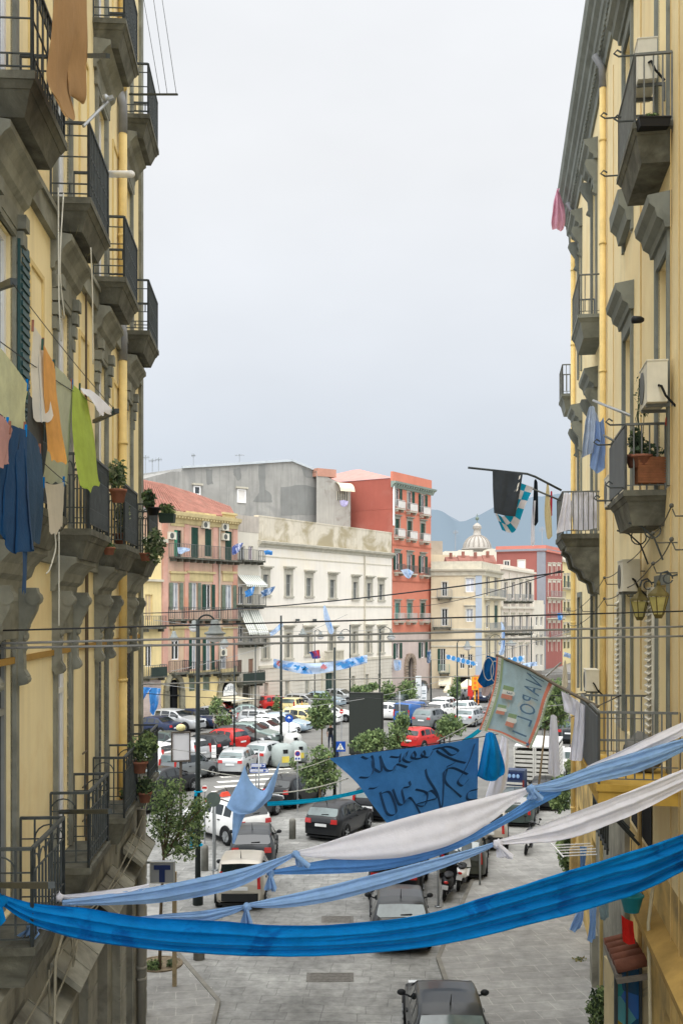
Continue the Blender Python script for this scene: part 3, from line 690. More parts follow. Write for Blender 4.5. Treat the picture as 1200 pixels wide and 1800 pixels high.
CREAM = mat('cream stucco', 'eae3d6', .9, .04, .35, streak=.16, patch='e6dcc6', patch_at=.64, patch_scale=.18, patch_soft=.1)
CREAM_R = mat('cream rusticated stucco', 'd3ccbd', .9, .06, .4, streak=.25)
ATTIC = mat('peeling parapet plaster', 'd3cab7', .9, .08, .5, .2, streak=.4, patch='a89c80', patch_at=.52, patch_scale=.35, patch_soft=.07)
PINKW = mat('faded pink stucco', 'cfae98', .9, .12, .6, .2, streak=.4, patch='cfb598', patch_at=.55, patch_scale=.45, patch_soft=.1)
YEL_F = mat('pale yellow stucco', 'e9d49c', .9, .08, .5, streak=.2)
CONC = mat('grey party wall render', '9c9b96', .92, .14, .4, .3, streak=.6, patch='868683', patch_at=.55, patch_scale=.19, patch_soft=.08)
RED_F = mat('salmon red stucco', 'cd8069', .88, .06, .5, streak=.12)
RED_D = mat('shaded red stucco', 'a0594c', .9, .06, .4, streak=.15, patch='a66d60', patch_at=.6, patch_scale=.2, patch_soft=.1)  # the front's red darkened, so the side's shade is in the colour
TAN_F = mat('tan stucco', 'cfc0a3', .9, .08, .4, streak=.2)
WHT_F = mat('off white stucco', 'd6cfbf', .9, .05, .4, streak=.2)
PILA = mat('blue grey pilaster', 'a9b3bf', .85, .06, 1)
FARST = mat('pale stone trim', 'b9b4a4', .85, .12, 1.5, streak=.3)
PUTTY = mat('putty stone trim', 'c9c2af', .85, .1, 1.5, streak=.25)

# --- long cream palace
WB = Bld('cream_palace', 'long cream palace with a row of narrow windows and a peeling parapet', onL(455), onL(688.5))
H = WB.len
def fw(B, px, pw, y0, y1, **k): return (*boxes(B, px - pw / 2, px + pw / 2, y0, y1), k)
ups = [(467, 1010, 1046), (507, 1010, 1048), (543, 1016, 1048), (584, 1019, 1051), (624, 1023, 1053), (648.5, 1025, 1054), (669.5, 1027, 1055)]
los = [(467, 1122, 1158), (507, 1113, 1157), (542, 1113, 1152), (583, 1113, 1148), (623, 1110, 1150), (648, 1110, 1148), (669, 1110, 1147)]
gnd = [(468, 1200, 1234), (505, 1197, 1232), (540, 1195, 1228), (621, 1188, 1210), (645, 1185, 1208), (667, 1184, 1206)]
ws = [fw(WB, x, 9.5 if i < 4 else 7.5, a, c) for i, (x, a, c) in enumerate(ups)] + [fw(WB, x, 9.5 if i < 4 else 7.5, a, c) for i, (x, a, c) in enumerate(los)]
gs = [fw(WB, x, 7.5 if i < 3 else 6, a, c) for i, (x, a, c) in enumerate(gnd)]
dr = fw(WB, 578, 17, 1183, 1224); dr = (dr[0], dr[1], .05, dr[3], {})
z_par = 18.45; z_cor = 15.95; z_g = WB.loc(560, 1165)[1]
wb = MB(); wall_mesh(wb, 0, H, z_g, z_cor, [w_[:4] for w_ in ws], 5.4, .25); WB.part(wb, 'upper_wall', CREAM)
wb = MB(); wall_mesh(wb, 0, H, -.1, z_g - .0, [w_[:4] for w_ in gs] + [dr[:4]], 5.3, .25, False)
WB.part(wb, 'ground_storey_wall', CREAM_R)
gaps = sorted([(w_[0], w_[1], w_[2], w_[3]) for w_ in gs])
b = MB(); NR = 10
for k in range(NR):          # rusticated courses, broken by the openings
    za, zb = .3 + k * (z_g - .5) / NR, .3 + (k + 1) * (z_g - .5) / NR - .06
    cuts = [(0, 0)] + sorted([(g[0] - .12, g[1] + .12) for g in gs if g[2] - .1 < zb and g[3] + .1 > za] + ([(dr[0] - .5, dr[1] + .5)] if za < dr[3] + .3 else [])) + [(H, H)]
    for i in range(len(cuts) - 1):
        if cuts[i + 1][0] - cuts[i][1] > .05: b.box(cuts[i][1], cuts[i + 1][0], -.035, -.001, za, zb)
WB.part(b, 'rusticated_course', CREAM_R)
b = MB(); b.box(-.05, H + .05, -.12, 0, z_g - .12, z_g + .14); zs = WB.loc(560, 1066)[1]; b.box(0, H, -.06, 0, zs - .08, zs + .08); zt = WB.loc(560, 985)[1]; b.box(0, H, -.04, 0, zt - .05, zt + .05); WB.part(b, 'string_course', PUTTY)
b = MB(); b.ext([(0, z_cor - .35), (-.1, z_cor - .35), (-.14, z_cor - .15), (-.4, z_cor), (-.45, z_cor + .2), (0, z_cor + .3)], 'x', -.1, H + .1); WB.part(b, 'cornice', FARST)
b = MB(); b.box(0, H, .03, .5, z_cor + .31, z_par); b.box(-.02, H + .02, 0.0, .55, z_par, z_par + .14); WB.part(b, 'parapet', ATTIC)
for i, w_ in enumerate(ws):
    window(WB, w_[0], w_[1], w_[2], w_[3], GREY_F if i < 7 else FARST, mat('dim old glass', '6d6f6a', .2, .3, 1) if i < 7 else mat('dim old glass'), .22, 1, .6, surround=FARST, sw=.28, sill=True, cap_d=.4, detail=False)
for i, w_ in enumerate(gs): window(WB, w_[0], w_[1], w_[2], w_[3], FARST, mat('faded window board', '9a998f', .8, .1, 2), .2, 1, .5, detail=False)
b = MB(); b.quad((dr[0], .24, .05), (dr[1], .24, .05), (dr[1], .24, dr[3]), (dr[0], .24, dr[3])); b.box((dr[0] + dr[1]) / 2 - .04, (dr[0] + dr[1]) / 2 + .04, .18, .239, .05, dr[3]); WB.part(b, 'door', mat('old green door', '3f524c', .7, .15, 2))
b = MB(); rect_frame(b, dr[0] - .55, dr[1] + .55, .0, dr[3] + .55, -.22, -.04, .5, False); b.box(dr[0] - .8, dr[1] + .8, -.5, 0, dr[3] + .62, dr[3] + .85); b.box(dr[0] - .9, dr[1] + .9, -.75, 0, z_g + .15, z_g + .3)
for k in range(14): x = dr[0] - .8 + k * (dr[1] - dr[0] + 1.6) / 13; b.box(x - .06, x + .06, -.72, -.6, z_g + .3, z_g + 1.1)
b.box(dr[0] - .9, dr[1] + .9, -.75, -.58, z_g + 1.1, z_g + 1.22); WB.part(b, 'portal', PUTTY)
b = MB(); s_ = WB.loc(640, 1000)[0]; b.tube([(s_, -.1, .2), (s_, -.1, z_cor)], .07, 6); WB.part(b, 'drain_pipe', PUTTY)
b = MB()
for px, zz in ((498, 7.6), (528, 7.7)):
    s_, z_ = WB.loc(px + 20, 1090); b.box(s_ - .15, s_ + .15, -.5, -.2, z_ - .1, z_ + .12); b.bar((s_, -.01, z_ - .2), (s_, -.3, z_), .05)
WB.part(b, 'floodlight', IRON)

# --- narrow house with striped awnings, left of the palace
NB = Bld('narrow_awning_house', 'narrow pale house with striped awnings between the pink house and the cream palace', onL(416), onL(455))
zc = 18.35
wsn = [fw(NB, 441, 8, 960, 988), fw(NB, 426, 9, 960, 988), fw(NB, 424, 10, 1030, 1062), fw(NB, 440, 9, 1030, 1062), fw(NB, 424, 9, 1100, 1128), fw(NB, 442, 9, 1104, 1128), fw(NB, 421, 9, 1160, 1183), fw(NB, 441, 8.5, 1158, 1183)]
dn = fw(NB, 433, 15, 1205, 1244); dn = (dn[0], dn[1], .05, dn[3], {})
wb = MB(); wall_mesh(wb, 0, NB.len - .02, -.1, zc, [w_[:4] for w_ in wsn] + [dn[:4]], 5.4, .25); NB.part(wb, 'wall', WHT_F)
b = MB(); b.box(0, NB.len - .02, -.03, .0, NB.loc(433, 935)[1], zc + .02); NB.part(b, 'attic_band', mat('stained attic band', 'b9b0a4', .9, .1, 1, streak=.6))
for i, w_ in enumerate(wsn): window(NB, *w_[:4], frame=WHITE_F, glass=GLASS if i % 2 else mat('mauve blind', '9f8f98', .7, .1, 2) if i < 2 else GLASS, rec=.2, shut='closed' if i > 5 else None, shut_m=SHUT_BR, detail=False)
for (a, c, y) in ((417, 455, 985), (415, 456, 1063), (416, 456, 1130)): far_balcony(NB, a, c, y, .8, .95)
o = far_balcony(NB, 414, 453, 1199, .9, 1.0, STONE_D, mat('dark green balcony sheet', '2e3a34', .7, .1, 2))
s0, s1, z0_, z1_ = boxes(NB, 414, 453, 1182, 1199); b = MB(); b.box(s0 + .05, s1 - .05, -.92, -.89, z0_, z1_); b.build('balcony_screen', mat('dark green balcony sheet'), o)
b = MB(); b.quad((dn[0], .24, 0), (dn[1], .24, 0), (dn[1], .24, dn[3]), (dn[0], .24, dn[3])); NB.part(b, 'door', mat('dark bronze door', '4c4a40', .6, .2, 2))
b = MB(); xc, rr = (dn[0] + dn[1]) / 2, (dn[1] - dn[0]) / 2 + .3
b.tube([(xc + rr * math.cos(t), -.04, dn[3] - .3 + rr * math.sin(t)) for t in [math.pi * i / 10 for i in range(11)]], .22, 6); b.tube([(xc - rr, -.04, 0), (xc - rr, -.04, dn[3] - .3)], .22, 6); b.tube([(xc + rr, -.04, 0), (xc + rr, -.04, dn[3] - .3)], .22, 6)
NB.part(b, 'stone_arch', PUTTY)
STRIPE = None
def stripe_mat(name, h1, h2, n_):
    m = bpy.data.materials.new(name); m.use_nodes = True; nt = m.node_tree; b = nt.nodes['Principled BSDF']
    tc = nt.nodes.new('ShaderNodeTexCoord'); sp = nt.nodes.new('ShaderNodeSeparateXYZ'); nt.links.new(tc.outputs['Object'], sp.inputs[0])
    mu = nt.nodes.new('ShaderNodeMath'); mu.operation = 'MULTIPLY'; mu.inputs[1].default_value = n_; nt.links.new(sp.outputs[0], mu.inputs[0])
    fr = nt.nodes.new('ShaderNodeMath'); fr.operation = 'FRACT'; nt.links.new(mu.outputs[0], fr.inputs[0])
    gt = nt.nodes.new('ShaderNodeMath'); gt.operation = 'GREATER_THAN'; gt.inputs[1].default_value = .62; nt.links.new(fr.outputs[0], gt.inputs[0])
    mx = nt.nodes.new('ShaderNodeMix'); mx.data_type = 'RGBA'; mx.inputs[6].default_value = (*lin(h1), 1); mx.inputs[7].default_value = (*lin(h2), 1); nt.links.new(gt.outputs[0], mx.inputs[0]); nt.links.new(mx.outputs[2], b.inputs['Base Color']); b.inputs['Roughness'].default_value = .9
    return m
STRIPE = stripe_mat('striped awning canvas', 'e8e6dc', '8f9a8c', 3.1)
def awning(B, px0, px1, y0, y1, out, label, m=STRIPE, val=.18):
    s0, s1, _, zt = boxes(B, px0, px1, y0, y0 + 1); zb = B.loc((px0 + px1) / 2, y1, out)[1]; w_ = s1 - s0
    t = thing('awning', label, 'awning', B.world((s0 + s1) / 2, 0, zt), B.root.rotation_euler.z, 'awnings on the house fronts')
    b = MB(); rows = [[(x, -.05 - out * u, (zb - zt) * u - .06 * math.sin(u * 3.1)) for x in [-w_ / 2 + w_ * j / 8 for j in range(9)]] for u in [i / 6 for i in range(7)]]
    rows.append([(p[0], p[1] - .01, p[2] - val - .04 * (j % 2)) for j, p in enumerate(rows[-1])]); b.grid(rows); b.build('canvas', m, t)
    b = MB(); b.tube([(-w_ / 2, -.05 - out, zb - zt), (w_ / 2, -.05 - out, zb - zt)], .03, 6)
    for e in (-1, 1): b.tube([(e * w_ / 2, -.03, zb - zt - .1), (e * w_ / 2, -.05 - out, zb - zt)], .02, 5)
    b.build('frame', WHITE_P, t)
awning(NB, 417, 455, 1011, 1027, 1.0, 'small grey striped awning over the middle balcony of the narrow pale house')
awning(NB, 420, 436, 1073, 1112, 1.1, 'left half of the pair of steep grey striped awnings on the narrow pale house')
awning(NB, 437, 455, 1073, 1112, 1.1, 'right half of the pair of steep grey striped awnings on the narrow pale house')

# --- pink and yellow house
PB = Bld('pink_house', 'faded pink and yellow three storey house with green shutters and a terracotta roof', onL(284), onL(416))
r1 = [(313, 13, 932, 982), (343, 13, 927, 980), (366.5, 12, 930, 978), (402, 12, 934, 986)]
r2 = [(309, 12, 1024, 1072), (341.5, 11, 1024, 1072), (366, 11, 1027, 1072), (402, 13, 1028, 1072)]
r3 = [(309, 14, 1123, 1160), (341, 10, 1122, 1176), (366, 10, 1122, 1178), (392, 14, 1125, 1176)]
wsp = [fw(PB, *w_) for w_ in r1 + r2 + r3]
dp_ = [fw(PB, 305, 22, 1195, 1250), fw(PB, 338, 11, 1186, 1215), fw(PB, 363, 12, 1184, 1214), fw(PB, 398, 22, 1200, 1245)]
dp_ = [(d[0], d[1], .05 if i in (0, 3) else d[2], d[3], {}) for i, d in enumerate(dp_)]
zc = 17.9; zk = PB.loc(350, 1179)[1]
wb = MB(); wall_mesh(wb, 0, PB.len - .02, zk, zc, [w_[:4] for w_ in wsp], 5.5, .25); PB.part(wb, 'upper_wall', PINKW)
wb = MB(); wall_mesh(wb, 0, PB.len - .02, -.1, zk, [w_[:4] for w_ in dp_], 5.5, .25, False); PB.part(wb, 'ground_storey_wall', YEL_F)
b = MB(); b.ext([(0, zc - .9), (-.12, zc - .9), (-.16, zc - .55), (-.55, zc - .3), (-.6, zc), (0, zc + .1)], 'x', -.1, PB.len + .05)
for k in range(26): b.box(.1 + k * (PB.len - .2) / 26, .28 + k * (PB.len - .2) / 26, -.5, -.15, zc - .5, zc - .28)
PB.part(b, 'cornice', mat('yellowed cornice', 'cbb98a', .9, .12, 1, streak=.4))
for (ya, yb) in ((905, 925), (1008, 1022), (1105, 1120)):      # yellow panels over the windows
    for (px, pw) in ((312, 24), (352, 46), (402, 22)):
        s0, s1, z0_, z1_ = boxes(PB, px - pw / 2, px + pw / 2, ya, yb); b = MB(); b.box(s0, s1, -.06, 0, z0_, z1_); b.box(s0 - .15, s1 + .15, -.2, 0, z1_, z1_ + .18); PB.part(b, 'window_head', mat('yellowed cornice'))
b = MB()
for px in (290, 328, 378, 413): s_, _ = PB.loc(px); b.box(s_ - .32, s_ + .32, -.08, 0, zk + .2, zc - .95)
PB.part(b, 'pilaster', mat('flaking pink pilaster', 'd2a593', .9, .12, .8, streak=.3, patch='cb8a6c', patch_at=.6, patch_scale=.25, patch_soft=.1))
for i, w_ in enumerate(wsp):
    if i < 4: window(PB, *w_[:4], frame=SHUT_G, glass=GLASS, rec=.2, shut='closed' if i else 'half', shut_m=SHUT_G if i else mat('bright green shutter', '3f9273', .6, .1, 3), louv=True)
    elif i < 8: window(PB, *w_[:4], frame=WHITE_F, glass=GLASS_L if i != 6 else GLASS, rec=.2, shut='open', shut_m=SHUT_OL if i != 6 else SHUT_G)
    else: window(PB, *w_[:4], frame=WHITE_F, glass=GLASS_L if i > 8 else GLASS, rec=.2, shut='open' if i in (9, 10) else None, shut_m=SHUT_G)
for d in dp_[1:3]: window(PB, *d[:4], frame=GREY_F, glass=GLASS, rec=.2, shut='closed', shut_m=SHUT_OL)
for d in (dp_[0], dp_[3]):
    b = MB(); b.quad((d[0], .24, 0), (d[1], .24, 0), (d[1], .24, d[3]), (d[0], .24, d[3])); b.box((d[0] + d[1]) / 2 - .05, (d[0] + d[1]) / 2 + .05, .1, .239, 0, d[3]); b.box(d[0], d[1], .1, .238, d[3] * .62, d[3] * .66); PB.part(b, 'door', DARKIN)
    b = MB(); xc, rr = (d[0] + d[1]) / 2, (d[1] - d[0]) / 2 + .2; b.tube([(xc + rr * math.cos(t), -.05, d[3] - .9 + 1.35 * rr * math.sin(t)) for t in [math.pi * i / 12 for i in range(13)]], .3, 6)
    for e in (-1, 1): b.box(xc + e * rr - .3, xc + e * rr + .3, -.22, 0, 0, d[3] - .9)
    PB.part(b, 'stone_arch', mat('mossy stone', '8b8672', .9, .25, 1.5, .3))
far_balcony(PB, 297, 414, 982, .75, 1.1, STONE_D, IRON_G, .2)
for (a, c) in ((296, 322), (330, 378), (390, 417)): far_balcony(PB, a, c, 1088, .7, 1.0)
for (a, c) in ((297, 322), (330, 378), (380, 414)): far_balcony(PB, a, c, 1182, .7, 1.0, STONE_D, IRON, .2)
b = MB(); s_, _ = PB.loc(384); b.tube([(s_, -.15, 0), (s_, -.15, zc - .9)], .07, 6); PB.part(b, 'drain_pipe', FARST)
# terracotta roof rising behind the cornice
b = MB(); bk_ = [PB.loc(px, py, -5.2) for px, py in ((236, 841), (290, 852), (345, 869), (404, 891))]; fr_ = [(-4.2, zc + .11), (PB.len * .3, zc + .11), (PB.len * .66, zc + .11), (PB.len, zc + .11)]
b.grid([[V((x, .05, z)) for x, z in fr_], [V((x, 5.2, z)) for x, z in bk_]])
for k in range(56):
    u = k / 55 * 3; i = min(int(u), 2); f = u - i; p = [fr_[i][q] + (fr_[i + 1][q] - fr_[i][q]) * f for q in (0, 1)]; q_ = [bk_[i][q] + (bk_[i + 1][q] - bk_[i][q]) * f for q in (0, 1)]
    b.tube([(p[0], .05, p[1] + .02), (q_[0], 5.2, q_[1] + .02)], .08, 5)
PB.part(b, 'roof', mat('terracotta roof tiles', '97695b', .9, .2, 1.2, .2, patch='8d6a5c', patch_at=.62, patch_scale=.7))
for (px, py, l) in ((299, 942, 'leftmost air conditioner on the pink house, beside the bright green shutter'), (358, 923, 'air conditioner high between the two middle green shutters of the pink house'), (392, 927, 'upper of two air conditioners at the right end of the pink house'), (393, 944, 'lower of two air conditioners at the right end of the pink house'), (389, 1147, 'small air conditioner on the pink house above the arched doorway')):
    ac_on(PB, px, py, l, group='air conditioner units on the house fronts')
awning(PB, 372, 412, 1224, 1234, 2.2, 'cream canvas awning over the pavement bar in the pink house', mat('cream canvas', 'ddd3b8', .9, .08, 2))
s0, s1, z0_, z1_ = boxes(PB, 388, 412, 1198, 1222); b = MB(); xc, rr = (s0 + s1) / 2, (s1 - s0) / 2
b.add([(xc + rr * math.cos(t), -.28, z0_ + rr * 1.1 * math.sin(t)) for t in [math.pi * i / 14 for i in range(15)]], [list(range(15))]); PB.part(b, 'shop_sign', PLATE_W)
vs, fs = text_mesh('CAFFE', .62); b = MB(Matrix.Translation((xc, -.29, z0_ + .6)) @ Matrix.Rotation(rad(90), 4, 'X')); b.add(vs, fs); PB.part(b, 'sign_lettering', mat('grey sign letters', '77808a', .6, .05))

# --- pale yellow house at the far left
QB = Bld('pale_yellow_house', 'pale yellow house partly hidden by the left apartment block', onL(214), onL(284))
wq = [fw(QB, 262, 13, 1045, 1092), fw(QB, 262, 12, 1132, 1172)]
wb = MB(); wall_mesh(wb, 0, QB.len - .02, -.1, 15.2, [w_[:4] for w_ in wq], 5, .25); QB.part(wb, 'wall', YEL_F)
window(QB, *wq[0][:4], frame=YEL_F, glass=mat('tan blind', 'cdb694', .8, .08, 2), rec=.18); window(QB, *wq[1][:4], frame=WHITE_F, glass=GLASS, rec=.2)
far_balcony(QB, 249, 282, 1102, .7, .9); o = far_balcony(QB, 249, 282, 1188, .8, .9)
s0, s1, z0_, z1_ = boxes(QB, 253, 281, 1172, 1188); b = MB(); b.box(s0, s1, -.83, -.8, z0_, z1_); b.build('balcony_screen', mat('dark green balcony sheet'), o)
b = MB(); b.box(0, QB.len, -.3, 0, QB.loc(262, 1022)[1], QB.loc(262, 1018)[1]); b.box(0, QB.len + .3, -.5, 5, 15.2, 15.5); QB.part(b, 'cornice', PUTTY)
s0, s1, z0_, z1_ = boxes(QB, 250, 284, 1195, 1275); b = MB(); b.box(s0 + .1, s1 - .1, -.05, 0, .05, z1_)
for k in range(22): b.box(s0 + .12, s1 - .12, -.075, -.051, .1 + k * z1_ / 22.5, .1 + (k + .8) * z1_ / 22.5)
QB.part(b, 'roller_shutter', mat('pinkish roller shutter', 'cdbcb2', .7, .08, 2, streak=.2))

# --- big bare grey party wall behind
b = MB(); g0, g1, g2 = V((-21.6, 104, 0)), V((-2.95, 118, 0)), V((.9, 121, 0))
GB = Bld('grey_party_wall_block', 'bare grey rendered block with patched walls rising behind the pink house', g0, g1)
prof = [(235, 846), (290, 832), (300, 829), (318, 829), (320, 823), (372, 820), (512, 811), (556, 829)]
pts = []
for px, py in prof: s_, z_ = GB.loc(px, py); pts.append((s_, z_))
b.add([(s_, 0, z_) for s_, z_ in pts] + [(pts[-1][0], 0, 8), (pts[0][0], 0, 8)], [list(range(len(pts) + 2))])
for i in range(len(pts) - 1): b.quad((pts[i][0], 0, pts[i][1]), (pts[i + 1][0], 0, pts[i + 1][1]), (pts[i + 1][0] - 2, 9, pts[i + 1][1] + (.0)), (pts[i][0] - 2, 9, pts[i][1]))
e1 = GB.world(0, 0, 0); RR = GB.root.rotation_euler.z
loc2 = lambda p: ((V((p[0], p[1], 0)) - GB.A).dot(GB.u), (V((p[0], p[1], 0)) - GB.A).dot(GB.nin))
sx, sy = loc2(g2); xe, ze = pts[-1]; zt2 = CH - (856 - HY) / F * 121
b.quad((xe, 0, 8), (sx, sy, 8), (sx, sy, zt2), (xe, 0, ze)); b.quad((xe, 0, ze), (sx, sy, zt2), (sx - 4, sy + 8, zt2), (xe - 4, 8, ze)); b.quad((sx, sy, 8), (sx - 4, sy + 8, 8), (sx - 4, sy + 8, zt2), (sx, sy, zt2))
GB.part(b, 'wall', CONC)
b = MB(); q = [pts[4], pts[5], pts[6], pts[7]]
for i in range(3): b.bar((q[i][0], -.1, q[i][1] + .1), (q[i + 1][0], -.1, q[i + 1][1] + .1), .3, .25)
GB.part(b, 'roof_edge', mat('pale sheet roof edge', 'b9c0c4', .6, .08, 2))
for (px, pw, y0, y1, fm, gm) in ((346, 12, 854, 870, WHITE_F, GLASS), (424, 15, 860, 884, WHITE_F, mat('white lace blind', 'd9d6d0', .8, .05, 2))):
    s0, s1, z0_, z1_ = boxes(GB, px - pw / 2, px + pw / 2, y0, y1); b = MB(); rect_frame(b, s0, s1, z0_, z1_, -.12, 0, .14); o = GB.part(b, 'window', fm); g = MB(); g.quad((s0, -.02, z0_), (s1, -.02, z0_), (s1, -.02, z1_), (s0, -.02, z1_)); g.build('pane', gm, o); g = MB(); g.box(s0 - .2, s1 + .2, -.3, 0, z1_ + .05, z1_ + .25); g.build('window_head', FARST, o)
def blotch(P, m, name='render_patch'):
    r_ = random.Random(len(P)); q = []
    for i in range(len(P)):
        a, c = P[i], P[(i + 1) % len(P)]
        for j in range(4): q.append((a[0] + (c[0] - a[0]) * j / 4 + r_.uniform(-1.1, 1.1), a[1] + (c[1] - a[1]) * j / 4 + r_.uniform(-1.1, 1.1)))
    b = MB(); pp = [GB.loc(*p) for p in q]; b.add([(x, -.02, z) for x, z in pp], [list(range(len(pp)))]); GB.part(b, name, m)
PD_ = mat('dark cement patch', '81827f', .92, .1, .6, streak=.4)
blotch([(493, 856), (528, 852), (560, 858), (560, 905), (494, 905)], PD_); blotch([(455, 818), (467, 817), (466, 860), (478, 872), (478, 884), (444, 882), (455, 866)], PD_); blotch([(410, 824), (421, 822), (425, 840), (419, 846), (411, 834)], PD_); blotch([(362, 826), (373, 825), (374, 850), (363, 852)], PD_); blotch([(530, 822), (552, 829), (554, 842), (534, 838)], PD_)
# annexe with a curved white awning beside the red tower
AB = Bld('roof_annexe', 'small roof annexe with a curved cream awning wedged beside the red tower', (-3.3, 116.6), (1.2, 119.6))
b = MB(); s0, z0_ = AB.loc(556, 834); s1, _ = AB.loc(616, 856); za = AB.loc(556, 828)[1]; zb = AB.loc(614, 856)[1]
b.add([(s0, 0, 15), (s1, 0, 15), (s1, 0, zb), ((s0 + s1) / 2, 0, za - .9), (s0, 0, za)], [[0, 1, 2, 3, 4]]); b.quad((s0, 0, za), ((s0 + s1) / 2, 0, za - .9), ((s0 + s1) / 2, 4, za - .9), (s0, 4, za)); b.quad(((s0 + s1) / 2, 0, za - .9), (s1, 0, zb), (s1, 4, zb), ((s0 + s1) / 2, 4, za - .9)); AB.part(b, 'wall', mat('blotchy annexe render', 'a7a49c', .9, .1, .6, streak=.4, patch='8a837b', patch_at=.55, patch_scale=.3))
s0, s1, z0_, z1_ = boxes(AB, 592, 611, 864, 880); b = MB(); b.quad((s0, -.02, z0_), (s1, -.02, z0_), (s1, -.02, z1_), (s0, -.02, z1_)); o = AB.part(b, 'window', GLASS); b = MB()
for k in range(7): x = s0 + k * (s1 - s0) / 6; b.box(x - .04, x + .04, -.08, -.03, z0_, z1_)
b.build('frame', PUTTY, o)
b = MB(); rows = [[(x, -1.2 * math.sin(t), z1_ + .2 + 1.1 * math.cos(t) - .3) for x in [s0 - .3 + (s1 - s0 + .5) * j / 6 for j in range(7)]] for t in [math.pi / 2 * i / 6 for i in range(7)]]; b.grid(rows); AB.part(b, 'awning', mat('cream canvas'), None, True)
s0, s1, z0_, z1_ = boxes(AB, 557, 590, 830, 838); b = MB(); b.box(s0, s1, -.1, 2, z0_ - .0, z0_ + .9); AB.part(b, 'roof_cap', mat('rust pink render', 'b98a77', .9, .12, 1))

# --- red tower house
RC = onL(689); RD = onL(757)
TB = Bld('red_tower_house', 'tall salmon red six storey house with green shutters and white balconies', RC, RD)
zt = 24.9
cols = [(698, 7.5), (719.5, 8), (742.5, 7.5)]; rows_ = [(858, 890), (912, 940), (972, 1002), (1060, 1088), (1130, 1158)]
wt = []
slope = lambda px: (px - 698) * .42
for ri, (a, c) in enumerate(rows_):
    for ci, (px, pw) in enumerate(cols):
        k = [.42, .30, .2, 0, -.06][ri] * (px - 698) * .6; wt.append(fw(TB, px, pw, a + k, c + k))
dt = fw(TB, 719, 11, 1150, 1210); dt = (dt[0], dt[1], .05, dt[3], {})
zq = TB.loc(720, 1112)[1]
wt_lo = [w_ for i, w_ in enumerate(wt) if i in (12, 14)]; wt_up = wt[:12]
wb = MB(); wall_mesh(wb, 0, TB.len, zq, zt, [w_[:4] for w_ in wt_up], 15, .25); TB.part(wb, 'front_wall', RED_F)
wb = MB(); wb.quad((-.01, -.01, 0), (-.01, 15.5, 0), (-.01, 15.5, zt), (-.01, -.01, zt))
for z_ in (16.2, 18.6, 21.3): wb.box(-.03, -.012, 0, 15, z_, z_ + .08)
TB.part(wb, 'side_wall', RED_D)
wb = MB(); wall_mesh(wb, 0, TB.len, -.1, zq, [w_[:4] for w_ in wt_lo] + [dt[:4]], 6, .3, False); TB.part(wb, 'ground_storey_wall', mat('mauve stone stucco', 'c7b7ae', .9, .08, .5, streak=.2))
b = MB(); b.ext([(0, zt - 1.1), (-.12, zt - 1.1), (-.3, zt - .75), (-.6, zt - .6), (-.65, zt - .4), (0, zt - .35)], 'x', -.3, TB.len + .4)
for k in range(16): b.box(.05 + k * TB.len / 16, .25 + k * TB.len / 16, -.5, -.1, zt - .85, zt - .61)
TB.part(b, 'cornice', mat('grey green cornice', '8d9a90', .85, .1, 1, streak=.2))
b = MB(); b.box(-.02, TB.len + .02, -.1, .2, zt - .34, zt + .75); TB.part(b, 'parapet', RED_F)
b = MB(); b.quad((-.1, .3, zt + .02), (TB.len, .3, zt + .02), (TB.len * .45, 7, zt + 2.0), (TB.len * .45, 7, zt + 2.0)); b.quad((-.1, .3, zt + .02), (TB.len * .45, 7, zt + 2.0), (TB.len * .45, 8, zt + 2.0), (-.1, 15, zt + .02)); TB.part(b, 'roof', mat('rose roof', 'c98d84', .9, .08, 1))
b = MB()
for y in (902, 960, 1022): z_ = TB.loc(720, y)[1]; b.box(0, TB.len, -.08, 0, z_ - .07, z_ + .07)
TB.part(b, 'string_course', mat('red moulding', 'bb7059', .85, .08, 1))
for i, w_ in enumerate(wt_up): window(TB, *w_[:4], frame=WHITE_F, glass=GLASS, rec=.2, surround=mat('grey window surround', '9c9c90', .8, .1, 1) if i > 2 else FARST, sw=.16, cap=i > 2, cap_d=.3, shut=('right' if i in (0, 1, 7) else 'open' if i in (2, 8, 6) else 'closed'), shut_m=SHUT_G if i != 9 and i != 10 else mat('teal shutter', '4f7b70', .6, .1, 3), louv=False)
for w_ in wt_lo: window(TB, *w_[:4], frame=WHITE_F, glass=GLASS, rec=.25, shut='open', shut_m=SHUT_G, sill=True)
for ri, (a, c) in enumerate(rows_[:4]):
    for ci, (px, pw) in enumerate(cols):
        k = [.42, .30, .2, 0, 0][ri] * (px - 698) * .6; o = far_balcony(TB, px - pw * .85, px + pw * .85, c + k + 4, .6, .95, FARST, mat('pale balcony rail', 'cfd0cc', .6, .06, 3) if ri != 2 else IRON_G, .16)
        if ri in (0, 1): s0, s1, z0_, z1_ = boxes(TB, px - pw * .8, px + pw * .8, c + k - 8, c + k + 4); b = MB(); b.box(s0, s1, -.63, -.6, z0_ + .05, z1_); b.build('balcony_screen', mat('pale balcony sheet', 'd3cfc8', .8, .06, 2), o)
b = MB(); b.quad((dt[0], .28, 0), (dt[1], .28, 0), (dt[1], .28, dt[3]), (dt[0], .28, dt[3])); TB.part(b, 'door', mat('dim doorway', '4b4740', .9, .2, 1))
b = MB(); xc, rr, zb = (dt[0] + dt[1]) / 2, (dt[1] - dt[0]) / 2 + .2, dt[3] - 1.1
for i in range(11): t = math.pi * i / 10; b.box(xc + rr * math.cos(t) - .26, xc + rr * math.cos(t) + .26, -.3, 0, zb + rr * math.sin(t) - .22, zb + rr * math.sin(t) + .22)
